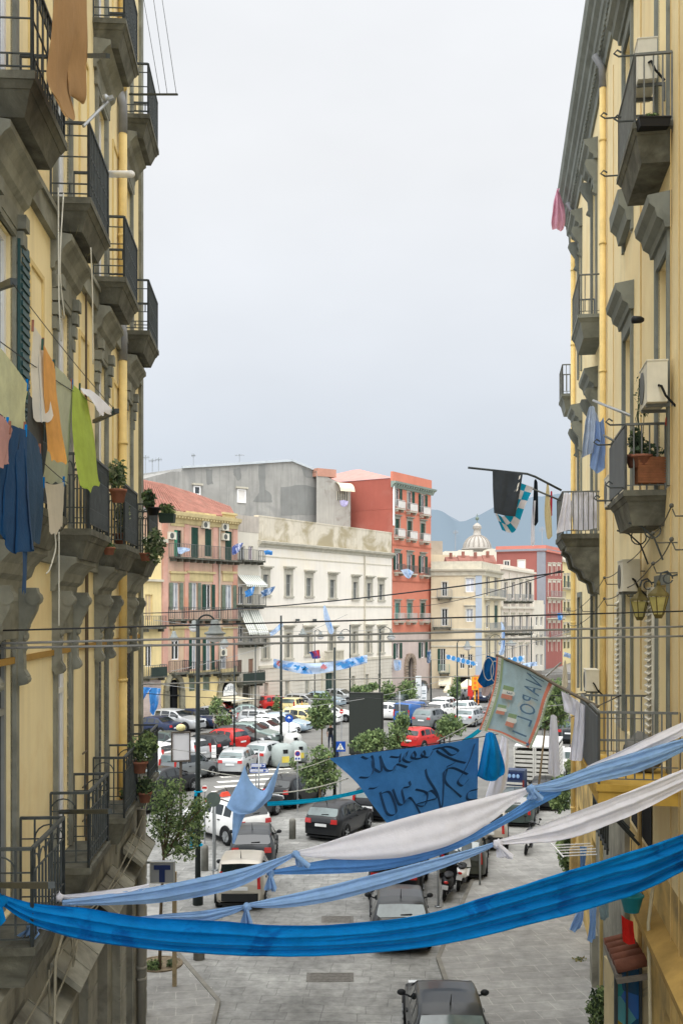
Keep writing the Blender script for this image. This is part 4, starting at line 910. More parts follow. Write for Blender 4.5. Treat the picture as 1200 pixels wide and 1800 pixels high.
for k in range(10):
    for e in (-1, 1): b.box(xc + e * (rr + .02) - .3, xc + e * (rr + .02) + .3, -.24 - .05 * (k % 2), 0, .05 + k * zb / 10, k * zb / 10 + zb / 11)
TB.part(b, 'rusticated_portal', mat('brown grey stone', '9c8c7c', .9, .2, 2, .3))
b = MB(); s_, _ = TB.loc(690.5); b.tube([(.12, -.14, zt - 5.5), (.12, -.14, zt - .6)], .12, 6); TB.part(b, 'drain_pipe', WHITE_P)

# --- tan corner house across the side street
CA, CB_, CC = at(757, HY, 125.9), at(846, HY, 125), at(879, HY, 137)
KB = Bld('tan_corner_house', 'tan four storey corner house with a blue grey corner strip left of the banner', CA, CB_)
zt = CH + 72 * 125 / F
wk = [fw(KB, 781, 9, 1023, 1048), fw(KB, 825.5, 15, 1016, 1041), fw(KB, 781, 10, 1070, 1100), fw(KB, 825, 12, 1070, 1093), fw(KB, 778, 9, 1140, 1180), fw(KB, 826, 8, 1150, 1175), fw(KB, 812, 8, 1150, 1175)]
ks = [fw(KB, 780, 16, 1192, 1222), fw(KB, 815, 22, 1190, 1222)]; ks = [(d[0], d[1], .05, d[3], {}) for d in ks]
wb = MB(); wall_mesh(wb, 0, KB.len, -.1, zt, [w_[:4] for w_ in wk] + [d[:4] for d in ks], 10, .25); KB.part(wb, 'front_wall', TAN_F)
b = MB(); b.box(KB.len - .75, KB.len + .03, -.06, .5, 0, zt - .02); KB.part(b, 'corner_pilaster', PILA)
b = MB(); b.ext([(0, zt - .8), (-.15, zt - .8), (-.2, zt - .4), (-.5, zt - .2), (-.55, zt), (0, zt + .05)], 'x', -.2, KB.len + .5); b.box(0, KB.len, .02, .4, zt + .051, zt + .95)
for y in (1050, 1106, 1136): z_ = KB.loc(800, y)[1]; b.box(0, KB.len + .02, -.1, 0, z_ - .08, z_ + .1)
KB.part(b, 'cornice', PUTTY)
for i, w_ in enumerate(wk): window(KB, *w_[:4], frame=WHITE_F, glass=GLASS if i in (0, 2, 4, 5, 6) else mat('pale blind', 'c9ccd4', .8, .05, 1) if i == 1 else GLASS_L, rec=.2, surround=PUTTY if i < 4 else None, sw=.16, cap=i in (3,), shut='left' if i == 4 else None, shut_m=SHUT_G)
far_balcony(KB, 768, 794, 1050, .8, .95, STONE_D, ALU); far_balcony(KB, 760, 793, 1102, .9, 1.0, STONE_D, ALU); far_balcony(KB, 771, 790, 1182, .9, 1.0, STONE_D, mat('pale green rail', 'a9c0b4', .7, .08, 2))
for d in ks: b = MB(); b.quad((d[0], .24, 0), (d[1], .24, 0), (d[1], .24, d[3]), (d[0], .24, d[3])); KB.part(b, 'shop_opening', DARKIN)
KB2 = Bld('pale_side_house', 'pale yellow side of the corner houses receding down the far street', CB_, CC)
w2_ = [fw(KB2, px, 6, a, c) for px in (856, 871) for a, c in ((1013, 1048), (1064, 1104), (1124, 1170))]
wb = MB(); wall_mesh(wb, .04, KB2.len, -.1, zt - .02, [w_[:4] for w_ in w2_], 6, .25); KB2.part(wb, 'wall', mat('pale lemon stucco', 'ddd0b0', .9, .06, .4, streak=.2))
for i, w_ in enumerate(w2_): window(KB2, *w_[:4], frame=WHITE_F, glass=GLASS, rec=.2, surround=PUTTY, sw=.18, shut='closed' if i == 4 else None, shut_m=SHUT_G)
for y in (1050, 1108, 1176): far_balcony(KB2, 850, 879, y, .8, 1.0, PUTTY, ALU, .25)
b = MB(); b.ext([(0, zt - .8), (-.15, zt - .8), (-.2, zt - .4), (-.5, zt - .2), (-.55, zt), (0, zt + .05)], 'x', .6, KB2.len); b.box(.42, KB2.len, .02, .4, zt + .051, zt + .95); KB2.part(b, 'cornice', PUTTY)
b = MB(); r = random.Random(3)
b2 = Bld('rust_roof_terrace', 'rust red roofs and terraces behind the parapet of the tan corner house', at(785, HY, 140), at(872, HY, 140))
for k in range(4): x = k * 1.7; h = r.uniform(.3, .9); b.ext([(0, 16.2), (2.5, 16.6 + h), (5, 16.2), (5, 15), (0, 15)], 'x', x, x + 1.66); b.box(x + .5, x + .9, 1.5, 1.9, 16.3, 17.1 + h)
b2.part(b, 'roof', mat('rust red roof', '8f6256', .9, .2, 1))

# --- houses further down the right hand street
HB = Bld('white_pilaster_house', 'off white house with tall pilasters beyond the lemon side house', at(879, HY, 138), at(938, HY, 158))
zt = HB.loc(905, 996)[1]
wh = [fw(HB, px, 6, a, c) for px in (888, 901, 914.5, 926) for a, c in ((1023, 1052), (1082, 1108), (1134, 1168))]
wb = MB(); wall_mesh(wb, 0, HB.len, -.1, zt, [w_[:4] for w_ in wh], 6, .3); HB.part(wb, 'wall', mat('warm white stucco', 'ddd1c3', .9, .05, .4, streak=.2))
for i, w_ in enumerate(wh): window(HB, *w_[:4], frame=WHITE_F, glass=GLASS, rec=.25, surround=PUTTY, sw=.16, shut='open' if i == 9 else None, shut_m=SHUT_BL)
b = MB(); 
for y in (1003, 1068, 1120): z_ = HB.loc(908, y)[1]; b.box(0, HB.len, -.35, 0, z_ - .15, z_ + .15)
for px in (881, 894.5, 908, 920.5, 934): s_, _ = HB.loc(px); b.box(s_ - .3, s_ + .3, -.12, 0, 0, zt - 1)
HB.part(b, 'pilaster', WHT_F)
for y in (1056, 1112): 
    for px in (888, 901, 914.5, 926): far_balcony(HB, px - 4, px + 4, y, .6, .9, STONE_D, ALU, .3)
VB = Bld('small_white_house', 'small white house with a stepped top between the white and dark red houses', at(938, HY, 158.5), at(956, HY, 164))
zt = VB.loc(947, 1062)[1]; wv = [fw(VB, px, 4.5, a, c) for px in (943, 951) for a, c in ((1084, 1100), (1115, 1135), (1150, 1170))]
wb = MB(); wall_mesh(wb, 0, VB.len, -.1, zt, [w_[:4] for w_ in wv], 6, .3)
for k in range(5): wb.box(k * VB.len / 5, (k + .6) * VB.len / 5, 0, .4, zt, zt + .6)
VB.part(wb, 'wall', WHT_F)
for w_ in wv: window(VB, *w_[:4], frame=WHITE_F, glass=GLASS, rec=.25)
far_balcony(VB, 939, 956, 1120, .8, 1, PUTTY, ALU, .3)
DB = Bld('dark_red_house', 'dark red house with a blue grey corner strip and pink front', at(872, HY, 169.5), at(957, HY, 166))
zt = DB.loc(915, 969)[1]
wd_ = [fw(DB, 890, 9, 986, 996), fw(DB, 916, 12, 985, 1001)]
wb = MB(); wall_mesh(wb, 0, DB.len, -.1, zt, [w_[:4] for w_ in wd_], 12, .3); DB.part(wb, 'side_wall', mat('brick red stucco', '9c6058', .9, .05, .4, streak=.1))
for i, w_ in enumerate(wd_): window(DB, *w_[:4], frame=WHITE_F, glass=GLASS if i == 0 else PLATE_W, rec=.1, surround=WHT_F, sw=.14, cap=False)
b = MB(); b.box(DB.len - 1.3, DB.len + .03, -.08, .5, 0, zt - .1); DB.part(b, 'corner_pilaster', mat('slate pilaster', '8d8f96', .85, .06, 1))
b = MB(); b.box(-.1, DB.len + .3, -.3, 12, zt, zt + .35); DB.part(b, 'cornice', mat('slate pilaster'))
b = MB(); b.box(-.1, DB.len + .2, -.1, 12, zt + .351, zt + .9); DB.part(b, 'parapet', mat('coral parapet', 'c97f70', .9, .05, .5))
D2 = Bld('pink_front_house', 'pink fronted house with a coral roof edge down the far street', at(957, HY, 166.05), at(986, HY, 176.2))
zt = D2.loc(970, 972)[1]; wd2 = [fw(D2, px, 5, a, c) for px in (965, 973, 981) for a, c in ((995, 1012), (1024, 1048), (1060, 1078), (1095, 1115), (1128, 1145))]
wb = MB(); wall_mesh(wb, .05, D2.len, -.1, zt, [w_[:4] for w_ in wd2], 8, .3); D2.part(wb, 'wall', mat('dusty rose stucco', 'c79b96', .9, .05, .4, streak=.15))
for w_ in wd2: window(D2, *w_[:4], frame=WHITE_F, glass=GLASS, rec=.2, surround=WHT_F, sw=.2)
for y in (1050, 1086, 1120): far_balcony(D2, 960, 986, y, .8, 1, PUTTY, ALU, .35)
b = MB(); b.box(-.1, D2.len, -.4, 8, zt, zt + .3); b.box(0, D2.len, -.1, 8, zt + .301, zt + 1.0); D2.part(b, 'cornice', mat('coral parapet'))
EB = Bld('yellow_end_house', 'pale yellow house with dark green shutters at the far end of the street', at(985.5, HY, 176.6), at(1020, HY, 200))
zt = EB.loc(995, 990)[1]; we = [fw(EB, px, 4, a, c) for px in (991.5, 998, 1004) for a, c in ((1012, 1033), (1058, 1074), (1098, 1112), (1128, 1140))]
wb = MB(); wall_mesh(wb, .0, EB.len, -.1, zt, [w_[:4] for w_ in we], 8, .3); EB.part(wb, 'wall', mat('butter stucco', 'dccb98', .9, .05, .4, streak=.15))
for w_ in we: window(EB, *w_[:4], frame=SHUT_G, glass=GLASS, rec=.2, shut='closed' if w_[3] > 14 else None, shut_m=SHUT_G, surround=PUTTY, sw=.16)
for y in (1034, 1078, 1116): far_balcony(EB, 987, 1012, y, .8, 1, PUTTY, IRON_G, .35)
b = MB(); b.box(-.1, EB.len, -.4, 8, zt, zt + .4); EB.part(b, 'cornice', PUTTY)
# pale house between the red tower and the tan house, and roofs at the very back
ZB = Bld('back_street_house', 'pale back street house glimpsed in the gap right of the red tower', at(750, HY, 150), at(800, HY, 152))
b = MB(); b.box(0, ZB.len, 0, 8, 0, ZB.loc(770, 975)[1]); ZB.part(b, 'wall', TAN_F)
b = MB(); x, z_ = ZB.loc(768, 950); b.box(.5, 3.2, 1, 3, ZB.loc(770, 975)[1], z_); ZB.part(b, 'roof_room', mat('roof room render', 'a79c8c', .9, .1, 1))
def cluster(name, label, px0, px1, Y, ytops, m, seed):
    B = Bld(name, label, at(px0, HY, Y), at(px1, HY, Y)); r = random.Random(seed); b = MB(); n_ = len(ytops)
    for i, yt in enumerate(ytops): x0 = B.len * i / n_; b.box(x0, x0 + B.len / n_ * .99, r.uniform(0, 2), 9, 0, CH - (yt - HY) / F * Y)
    B.part(b, 'wall', m); return B
cluster('distant_roofline_house', 'distant pale roofs under the dome behind the rust red roofs', 757, 1010, 215, [972, 968, 966, 969, 964, 966, 963, 965, 967, 966], WHT_F, 5)

# --- church dome
DM = at(838, HY, 230); t = thing('church_dome', 'ribbed pale church dome with lantern and ball finial against the mountains', 'dome', (DM.x, DM.y, 0))
k = 230 / F; zz = lambda y: CH - (y - HY) * k
b = MB(); b.lathe([(3.3, 10), (3.3, zz(966)), (3.5, zz(966)), (3.5, zz(964))], (0, 0, 0), 32); b.build('drum', mat('pale dome render', 'b3ada4', .85, .08, .6, streak=.3), t, True)
b = MB(); prof = [(27 * k * math.cos(a), zz(965) + (965 - 941) * k * math.sin(a)) for a in [math.pi / 2 * i / 12 * .84 for i in range(13)]]
b.lathe([(24 * k * max(.26, math.cos(a)), zz(965) + 24 * k * math.sin(a)) for a in [1.38 * i / 12 for i in range(13)]], (0, 0, 0), 32); dome = b.build('dome_shell', mat('pale dome render', 'b3ada4', .85, .08, .6, streak=.3), t, True)
b = MB()
for j in range(16):
    a = 2 * math.pi * j / 16; b.tube([(24.2 * k * max(.26, math.cos(u)) * math.cos(a), 24.2 * k * max(.26, math.cos(u)) * math.sin(a), zz(965) + 24.2 * k * math.sin(u)) for u in [1.36 * i / 10 for i in range(11)]], .16, 4)
b.build('rib', mat('dome rib', '979087', .85, .08, 1), dome)
b = MB(); b.lathe([(1.0, zz(942)), (.9, zz(941)), (.75, zz(930)), (1.05, zz(929)), (1.05, zz(928)), (.8, zz(927.5))], (0, 0, 0), 16); b.lathe([(.95, zz(927.5)), (.9, zz(924)), (.5, zz(921)), (.12, zz(919))], (0, 0, 0), 16); b.build('lantern', mat('pale dome render'), t, True)
b = MB(); b.ball((0, 0, zz(911.5)), .42, 10, 8); b.tube([(0, 0, zz(919)), (0, 0, zz(903))], .06, 5); b.bar((-.3, 0, zz(906)), (.3, 0, zz(906)), .07); b.build('finial', mat('old bronze', '6d7a6d', .6, .1, 4), t)
# --- mountains
def ridge(name, pts, Y, h, depth=900):
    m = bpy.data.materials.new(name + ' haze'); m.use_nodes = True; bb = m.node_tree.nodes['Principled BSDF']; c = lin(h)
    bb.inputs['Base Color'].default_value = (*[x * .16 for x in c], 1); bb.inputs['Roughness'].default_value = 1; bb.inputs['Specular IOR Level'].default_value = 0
    bb.inputs['Emission Color'].default_value = (*c, 1); bb.inputs['Emission Strength'].default_value = .50   # glow stands for daylight scattered by the air between
    top = spline([at(px, py, Y) for px, py in pts], 90); b = MB(); rows = []
    for i, q in enumerate([1, .8, .55, .3, 0]):
        rows.append([V((p.x, Y - (1 - q) * depth + 60 * noise.noise(V((p.x * .004, q * 3, 1))), p.z * q - (5 if q == 0 else 0) + (6 * noise.noise(V((p.x * .02, q * 5, 2))) if q else 0))) for p in top])
    b.grid(rows); return b.build(name, m, smooth=True, kind='structure')
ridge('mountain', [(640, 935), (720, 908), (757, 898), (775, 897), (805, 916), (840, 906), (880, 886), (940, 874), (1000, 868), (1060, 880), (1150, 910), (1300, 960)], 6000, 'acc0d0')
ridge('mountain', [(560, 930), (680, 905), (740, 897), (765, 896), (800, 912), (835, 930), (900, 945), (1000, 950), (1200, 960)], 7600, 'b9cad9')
# ---------------------------------------------------------------- vehicles
def paint(name, h, metal=.35):
    return mat('car paint ' + name, h, rough=.32, var=.06, scale=1.5, metal=metal, spec=.35, coat=.22)
CP = dict(black=paint('black', '1b1d20', .0), darkgrey=paint('dark grey', '34383b', .0), grey=paint('grey', '7b7f80'), silver=paint('silver', 'b9bcbd'), white=paint('white', 'e9e9e6', 0), beige=paint('beige silver', 'c3bcae'),
          navy=paint('navy', '27324d', .2), blue=paint('blue', '3767a8', .2), red=paint('red', 'c02a26', .0), green=paint('grey green', '7f8f8a'), lightblue=paint('pale blue', 'a9bcc9'), yellow=paint('yellow white', 'e6d69b', 0), olive=paint('olive grey', '45483f'), dkgreen=paint('dark green grey', '465350'))
CGLASS = mat('car glass', '1d2426', .05, .25, .8, spec=.9)
CGLASS_P = mat('sky reflection car glass', '5f6e6e', .08, .4, .8, spec=.8)  # paler base colour stands for sky reflected in the glass
LAMP_R = mat('red lamp lens', 'b8231f', .2, .15, 6, spec=.7)
LAMP_C = mat('clear lamp lens', 'd6dadb', .15, .15, 6, spec=.8)
RIM = mat('alloy rim', 'a3a6a8', .35, .1, 5, metal=.6)
TRIM = mat('black plastic trim', '26282a', .6, .1, 5)

# type: L, W, top profile (x from rear=0 to front=1, z), belt heights rear/front, roof width ratio, wheel radius, ground clearance
CT = {
 'hatch': dict(L=4.0, W=1.70, top=[(0, .80), (.012, .98), (.10, 1.36), (.17, 1.46), (.34, 1.50), (.52, 1.44), (.72, .98), (.80, .92), (.95, .78), (1.0, .58)], belt=(.96, .92), rr=.76, wr=.31, gc=.2, glass=(.02, .10, .72, .53), side=(.11, .68)),
 'panda': dict(L=3.55, W=1.60, top=[(0, .84), (.012, 1.02), (.05, 1.48), (.10, 1.55), (.34, 1.57), (.56, 1.50), (.74, 1.02), (.82, .96), (.96, .84), (1.0, .60)], belt=(1.0, .96), rr=.84, wr=.29, gc=.22, glass=(.016, .052, .74, .57), side=(.07, .70)),
 'sedan': dict(L=4.4, W=1.75, top=[(0, .72), (.01, .98), (.15, 1.03), (.28, 1.36), (.36, 1.43), (.50, 1.43), (.56, 1.38), (.73, .96), (.82, .92), (.96, .76), (1.0, .56)], belt=(.98, .90), rr=.74, wr=.31, gc=.2, glass=(.155, .285, .73, .57), side=(.20, .69)),
 'wagon': dict(L=4.5, W=1.75, top=[(0, .78), (.01, 1.0), (.06, 1.38), (.12, 1.46), (.34, 1.50), (.53, 1.45), (.72, .98), (.80, .93), (.96, .78), (1.0, .56)], belt=(.97, .90), rr=.77, wr=.31, gc=.2, glass=(.014, .062, .72, .54), side=(.07, .68)),
 'suv': dict(L=4.5, W=1.84, top=[(0, .90), (.012, 1.12), (.09, 1.56), (.15, 1.66), (.34, 1.70), (.53, 1.63), (.71, 1.14), (.80, 1.08), (.96, .94), (1.0, .64)], belt=(1.12, 1.06), rr=.78, wr=.36, gc=.26, glass=(.02, .09, .71, .545), side=(.10, .68)),
 'jeep': dict(L=4.5, W=1.78, top=[(0, .95), (.01, 1.12), (.035, 1.70), (.07, 1.78), (.36, 1.80), (.56, 1.74), (.66, 1.18), (.72, 1.12), (.96, 1.04), (1.0, .70)], belt=(1.12, 1.10), rr=.86, wr=.37, gc=.32, glass=(.012, .036, .66, .57), side=(.05, .64)),
 'van': dict(L=4.6, W=1.80, top=[(0, .95), (.008, 1.10), (.02, 1.78), (.05, 1.86), (.40, 1.90), (.62, 1.84), (.82, 1.16), (.88, 1.06), (.97, .88), (1.0, .62)], belt=(1.12, 1.06), rr=.88, wr=.32, gc=.24, glass=(.009, .022, .82, .63), side=(.42, .78)),
}
def interp(P, x):
    for (a, za), (b_, zb) in zip(P, P[1:]):
        if x <= b_: return za + (zb - za) * ((x - a) / (b_ - a) if b_ > a else 0)
    return P[-1][1]
PROTO = {}
def make_car(kind, extra=()):
    T = CT[kind]; Lc, W, wr, gc = T['L'], T['W'] / 2, T['wr'], T['gc']
    t = bpy.data.objects.new('parked_car', None); COL.objects.link(t); t.empty_display_size = .2
    top = T['top']; zt = lambda u: interp(top, u)
    belt = lambda u: T['belt'][0] + (T['belt'][1] - T['belt'][0]) * u
    plan = lambda u: W * (1 - .16 * max(0, (.10 - u) / .10) ** 2 - .24 * max(0, (u - .88) / .12) ** 2)
    Y = lambda u: -Lc / 2 + u * Lc                 # front of the car is +y
    us = sorted(set([0, .004, .03, .06, .09, .13, .17, .2, .25, .3, .36, .42, .48, .53, .57, .62, .66, .7, .74, .78, .82, .86, .9, .94, .97, .99, 1.0] + [p[0] for p in top]))
    def section(u):
        w_ = plan(u); z1 = zt(u); bl = min(belt(u), z1 - .03); zb = gc + (.10 * max(0, (.06 - u) / .06) + .06 * max(0, (u - .93) / .07))
        gh = max(0, z1 - bl); rw = w_ * (1 - (1 - T['rr']) * min(1, gh / .42))
        P = [(w_ * .86, zb), (w_ * .965, zb + .06), (w_, zb + (bl - zb) * .45), (w_ * .985, zb + (bl - zb) * .75), (w_ * .955, bl - .02), (w_ * .945, bl)]
        if gh > .1: P += [(w_ * .94 + (rw - w_ * .94) * .5, bl + (gh - .05) * .5), (rw, z1 - .055), (rw * .90, z1 - .012), (rw * .45, z1 + .012)]
        else: P += [(w_ * .90, bl + gh * .4), (w_ * .86, bl + gh * .75), (w_ * .74, z1 - .004), (w_ * .4, z1 + .01)]
        return P
    b = MB(); rows = []
    for u in us:
        S = section(u); row = [V((-x, Y(u), z)) for x, z in S] + [V((0, Y(u), zt(u) + .018))] + [V((x, Y(u), z)) for x, z in S[::-1]]; rows.append(row)
    b.grid(rows); b.add(rows[0], [list(range(len(rows[0])))]); b.add(rows[-1], [list(range(len(rows[-1])))[::-1]])
    body = b.build('body', CP['grey'], t, True)
    # glazing lies on the loft, a few millimetres proud
    r0, r1, f0, f1 = T['glass']
    def roofw(u):
        S = section(u); return S[7][0] if len(S) > 7 else S[-1][0]
    def across(u, k, pr, n_=6):   # points across the car at station u, at fraction k of the half width, pushed out along y
        w_ = roofw(u) * k if zt(u) - belt(u) > .12 else plan(u) * .80 * k
        return [V((w_ * (2 * j / n_ - 1), Y(u) + pr, zt(u) + .018 * (1 - abs(2 * j / n_ - 1)) + .010)) for j in range(n_ + 1)]
    g = MB(); g.grid([across(r0 + (r1 - r0) * (.08 + .84 * i / 5), .93 if i else .97, -.014) for i in range(6)]); g.build('rear_window', CGLASS_P if 'pale' in extra else CGLASS, t, True)
    g = MB(); g.grid([across(f1 + (f0 - f1) * (.06 + .86 * i / 5), .94, .016) for i in range(6)]); g.build('windscreen', CGLASS_P if 'pale' in extra else CGLASS, t, True)
    s0, s1 = T['side']; split = [s0 + .02, s0 + (s1 - s0) * .27, s0 + (s1 - s0) * .60, s1 - .03]
    for e in (-1, 1):
        for i in range(3):
            ua, ub = split[i] + .012, split[i + 1] - .012; g = MB(); rows = []
            for k in range(5):
                q = .12 + .76 * k / 4; row = []
                for m_ in range(5):
                    u = ua + (ub - ua) * m_ / 4; S = section(u)
                    S5, S6, S7 = S[5], S[6], S[7]
                    a_, c_ = (S5, S6) if q < .5 else (S6, S7); f_ = q * 2 if q < .5 else q * 2 - 1
                    row.append(V((e * (a_[0] + (c_[0] - a_[0]) * f_ + .007), Y(u), a_[1] + (c_[1] - a_[1]) * f_)))
                rows.append(row)
            g.grid(rows); g.build('side_window', CGLASS, t, True)
    # wheels in dark arches
    for u in (.18 if kind != 'panda' else .16, .80):
        for e in (-1, 1):
            x = e * (plan(u) - .09); w_ = MB(); w_.lathe([(wr * .6, -.10), (wr * .95, -.10), (wr, -.07), (wr, .07), (wr * .95, .10), (wr * .62, .105)], (x, Y(u), wr), 20, 'x'); o = w_.build('wheel', RUBBER, t, True)
            w_ = MB(); xx = x + e * .085; w_.lathe([(wr * .62, -.02), (wr * .62, .02)], (xx, Y(u), wr), 18, 'x')
            for k in range(5): a = 2 * math.pi * k / 5; w_.bar((xx + e * .025, Y(u), wr), (xx + e * .025, Y(u) + math.cos(a) * wr * .58, wr + math.sin(a) * wr * .58), .05)
            w_.build('rim', RIM, o)
            w_ = MB(); pts = [V((e * (plan(u) + .004), Y(u) + (wr + .05) * math.cos(a), wr + .02 + (wr + .05) * math.sin(a))) for a in [math.pi * (-.08 + 1.16 * j / 14) for j in range(15)]]
            w_.tube(pts, .035, 6); c_ = V((e * (plan(u) + .002), Y(u), wr + .02)); w_.add([c_ + V((0, (wr + .05) * math.cos(a), (wr + .05) * math.sin(a))) for a in [math.pi * (-.08 + 1.16 * j / 14) for j in range(15)]], [list(range(15))]); w_.build('wheel_arch', TRIM, t)
    z0 = top[0][1]; wl = plan(.0)
    for e in (-1, 1):
        b = MB()
        if kind in ('panda', 'wagon', 'van'):
            x0_, x1_ = sorted((e * wl * .84, e * wl * 1.0)); b.fru((x0_, x1_, -Lc / 2 - .03, -Lc / 2 + .09), z0 - .12, (min(e * wl * .82, e * wl * .95), max(e * wl * .82, e * wl * .95), -Lc / 2 - .005, -Lc / 2 + .13), z0 + .42)
        else:
            x0_, x1_ = sorted((e * wl * .62, e * wl * 1.015)); b.fru((x0_, x1_, -Lc / 2 - .025, -Lc / 2 + .16), z0 - .03, (min(e * wl * .66, e * wl * 1.0), max(e * wl * .66, e * wl * 1.0), -Lc / 2 - .0, -Lc / 2 + .16), z0 + .15)
        b.build('tail_light', LAMP_R, t)
        zf = .66 if kind not in ('suv', 'jeep', 'van') else .84; wf = plan(.985); x0_, x1_ = sorted((e * wf * .58, e * wf * 1.04)); b = MB(); b.fru((x0_, x1_, Lc / 2 - .24, Lc / 2 - .03), zf - .05, (x0_, x1_, Lc / 2 - .30, Lc / 2 - .10), zf + .13); b.build('headlight', LAMP_C, t)
        um = s1 - .045; b = MB(); x = e * (plan(um) + .09); b.ball((x, Y(um), belt(um) + .07), (.10, .06, .075), 8, 6); b.tube([(e * plan(um) * .93, Y(um), belt(um)), (x, Y(um), belt(um) + .04)], .022, 5); b.build('mirror', TRIM, t, True)
        for i in (1, 2):
            b = MB(); ud = split[i + 1 - 1] + (.03 if i == 1 else .03); S = section(ud); b.box(min(e * (S[3][0] - .01), e * (S[3][0] + .025)), max(e * (S[3][0] - .01), e * (S[3][0] + .025)), Y(ud), Y(ud) + .16, belt(ud) - .15, belt(ud) - .11); b.build('door_handle', TRIM, t)
    b = MB(); b.box(-.26, .26, -Lc / 2 - .03, -Lc / 2 - .004, z0 - .16, z0 - .05); b.build('number_plate', PLATE_W, t)
    b = MB(); b.box(-.26, .26, Lc / 2 - .02, Lc / 2 + .012, .42, .53); b.build('number_plate', PLATE_W, t)
    zb = gc + .2; rows = []
    for (u, e) in ((0, -1), (1, 1)):
        b = MB(); w_ = plan(u); yy = e * Lc / 2; b.add([V((x, yy + e * (.05 - .05 * (x / w_) ** 2) - (0 if abs(x) < w_ * .9 else e * .02), z)) for z in (zb - .09, zb + .16) for x in [w_ * (2 * j / 8 - 1) * .99 for j in range(9)]], [[j, j + 1, 10 + j, 9 + j] for j in range(8)])
        b.build('bumper', TRIM if kind in ('panda', 'jeep') else CP['grey'], t, True)
    b = MB(); b.box(-W * .5, W * .5, Lc / 2 - .045, Lc / 2 + .008, .6 if kind not in ('suv', 'jeep', 'van') else .72, .68 if kind not in ('suv', 'jeep', 'van') else .9); b.build('grille', TRIM, t)
    b = MB(); b.tube([(0, Y(.16), zt(.16) + .02), (0, Y(.10), zt(.16) + .32)], [.018, .006], 5); b.build('aerial', TRIM, t)
    b = MB(); ym = (r0 * .7 + r1 * .3); b.bar((-.02, Y(ym) - .05, zt(ym) + .0), (.30, Y(ym) - .045, zt(ym) + .02), .025); b.build('rear_wiper', TRIM, t)
    b = MB(); b.box(-W * .85, W * .85, -Lc / 2 + .1, Lc / 2 - .1, gc - .04, gc + .03); b.build('underbody', TRIM, t)
    if 'rails' in extra:
        for e in (-1, 1): b = MB(); b.tube([(e * roofw(.3) * .86, Y(u), zt(u) + .05) for u in (.12, .2, .35, .5)], .025, 6); b.build('roof_rail', TRIM, t)
    if 'spare' in extra:
        b = MB(); b.lathe([(.12, -.10), (.33, -.10), (.36, -.06), (.36, .06), (.33, .09), (.1, .1)], (0, -Lc / 2 - .1, 1.0), 22, 'y'); o = b.build('spare_wheel', RUBBER, t, True); b = MB(); b.lathe([(.25, -.125), (.25, -.11)], (0, -Lc / 2 - .1, 1.0), 20, 'y'); b.build('cover', TRIM, o)
    return t
NCAR = {}
def car(px, py, kind, col, yaw, label, extra=(), Y=None, ctr=None, cat='car', group=None):
    """px,py: where the middle of its footprint meets the ground; yaw: degrees clockwise from straight ahead"""
    key = (kind, tuple(extra))
    if key not in PROTO: t = PROTO[key] = make_car(kind, extra)
    else: t = copy_tree(PROTO[key])
    p = V((ctr[0], ctr[1], 0)) if ctr else (at(px, HY, Y) if Y else ground(px, py)); t.location = (p.x, p.y, 0.004 if p.y < 49 else 0); t.rotation_euler = (0, 0, -rad(yaw))
    if abs(p.x) > 0 and (-5 < p.x < 13 and p.y < 46 and p.x > 5.9): t.location.z = .08
    m_ = CP[col]
    for ch in t.children:
        n_ = ch.name.split('.')[0]
        if n_ == 'body' or (n_ == 'bumper' and kind not in ('panda', 'jeep')):
            ch.material_slots[0].link = 'OBJECT'; ch.material_slots[0].material = m_
    tag(t, label, cat, group or 'cars parked in the street and square'); return t

# near street
car(0, 0, 'hatch', 'darkgrey', 1, 'dark grey hatchback nearest the camera, cut off by the bottom edge of the photo', ('pale',), ctr=(2.28, 22.6))
car(0, 0, 'hatch', 'darkgrey', 1.5, 'dark grey hatchback parked half behind the bright blue swag', ('pale',), ctr=(1.72, 30.5))
car(0, 0, 'jeep', 'black', 8, 'black four-wheel drive with a spare wheel on its tailgate', ('spare', 'rails'), ctr=(2.0, 35.4))
car(0, 0, 'wagon', 'olive', 9, 'olive grey estate car parked just beyond the motor scooters', ('rails', 'pale'), ctr=(4.6, 38.5))
car(0, 0, 'panda', 'beige', 9, 'small silver car with black bumper under the tip of the lower white swag', ctr=(6.05, 42.3))
car(0, 0, 'wagon', 'dkgreen', 14, 'dark green grey car behind the black motorcycle on the right', ctr=(8.1, 47.2))
car(0, 0, 'hatch', 'black', 16, 'black car with round red tail lamp beside the hedge on the right', ctr=(10.2, 50.6))
car(0, 0, 'panda', 'beige', -1, 'small boxy beige car seen from behind between the blue swags on the left', ctr=(-3.28, 34.5))
car(0, 0, 'hatch', 'darkgrey', -2, 'dark grey hatchback directly ahead of the small beige car', ctr=(-3.35, 39.4))
t = car(0, 0, 'suv', 'white', -40, 'white crossover taxi with a red roof sign turned away to the left', ('rails',), ctr=(-4.95, 43.6))
b = MB(); b.fru((-.22, .22, -.12, .12), 1.72, (-.14, .14, -.05, .05), 1.9); b.build('roof_sign', mat('red taxi sign', 'd24a35', .4, .1, 5), t)
car(0, 0, 'hatch', 'black', 24, 'black hatchback with oval red lamps in the middle of the junction', ('pale',), ctr=(-.05, 44.4))
car(0, 0, 'wagon', 'black', 22, 'black car with tall red lamps just ahead of the black hatchback', ('pale',), ctr=(2.0, 48.6))
car(0, 0, 'hatch', 'black', 27, 'black hatchback by the thin turquoise ribbon with the no parking sign in front', ctr=(-2.3, 51.3))
car(0, 0, 'wagon', 'darkgrey', 27, 'dark car half hidden by the draped pale blue cloth', ctr=(-4.4, 47.3))
car(0, 0, 'hatch', 'silver', 10, 'silver hatchback seen from behind at the zebra crossing', ('pale',), ctr=(-6.1, 61.2))
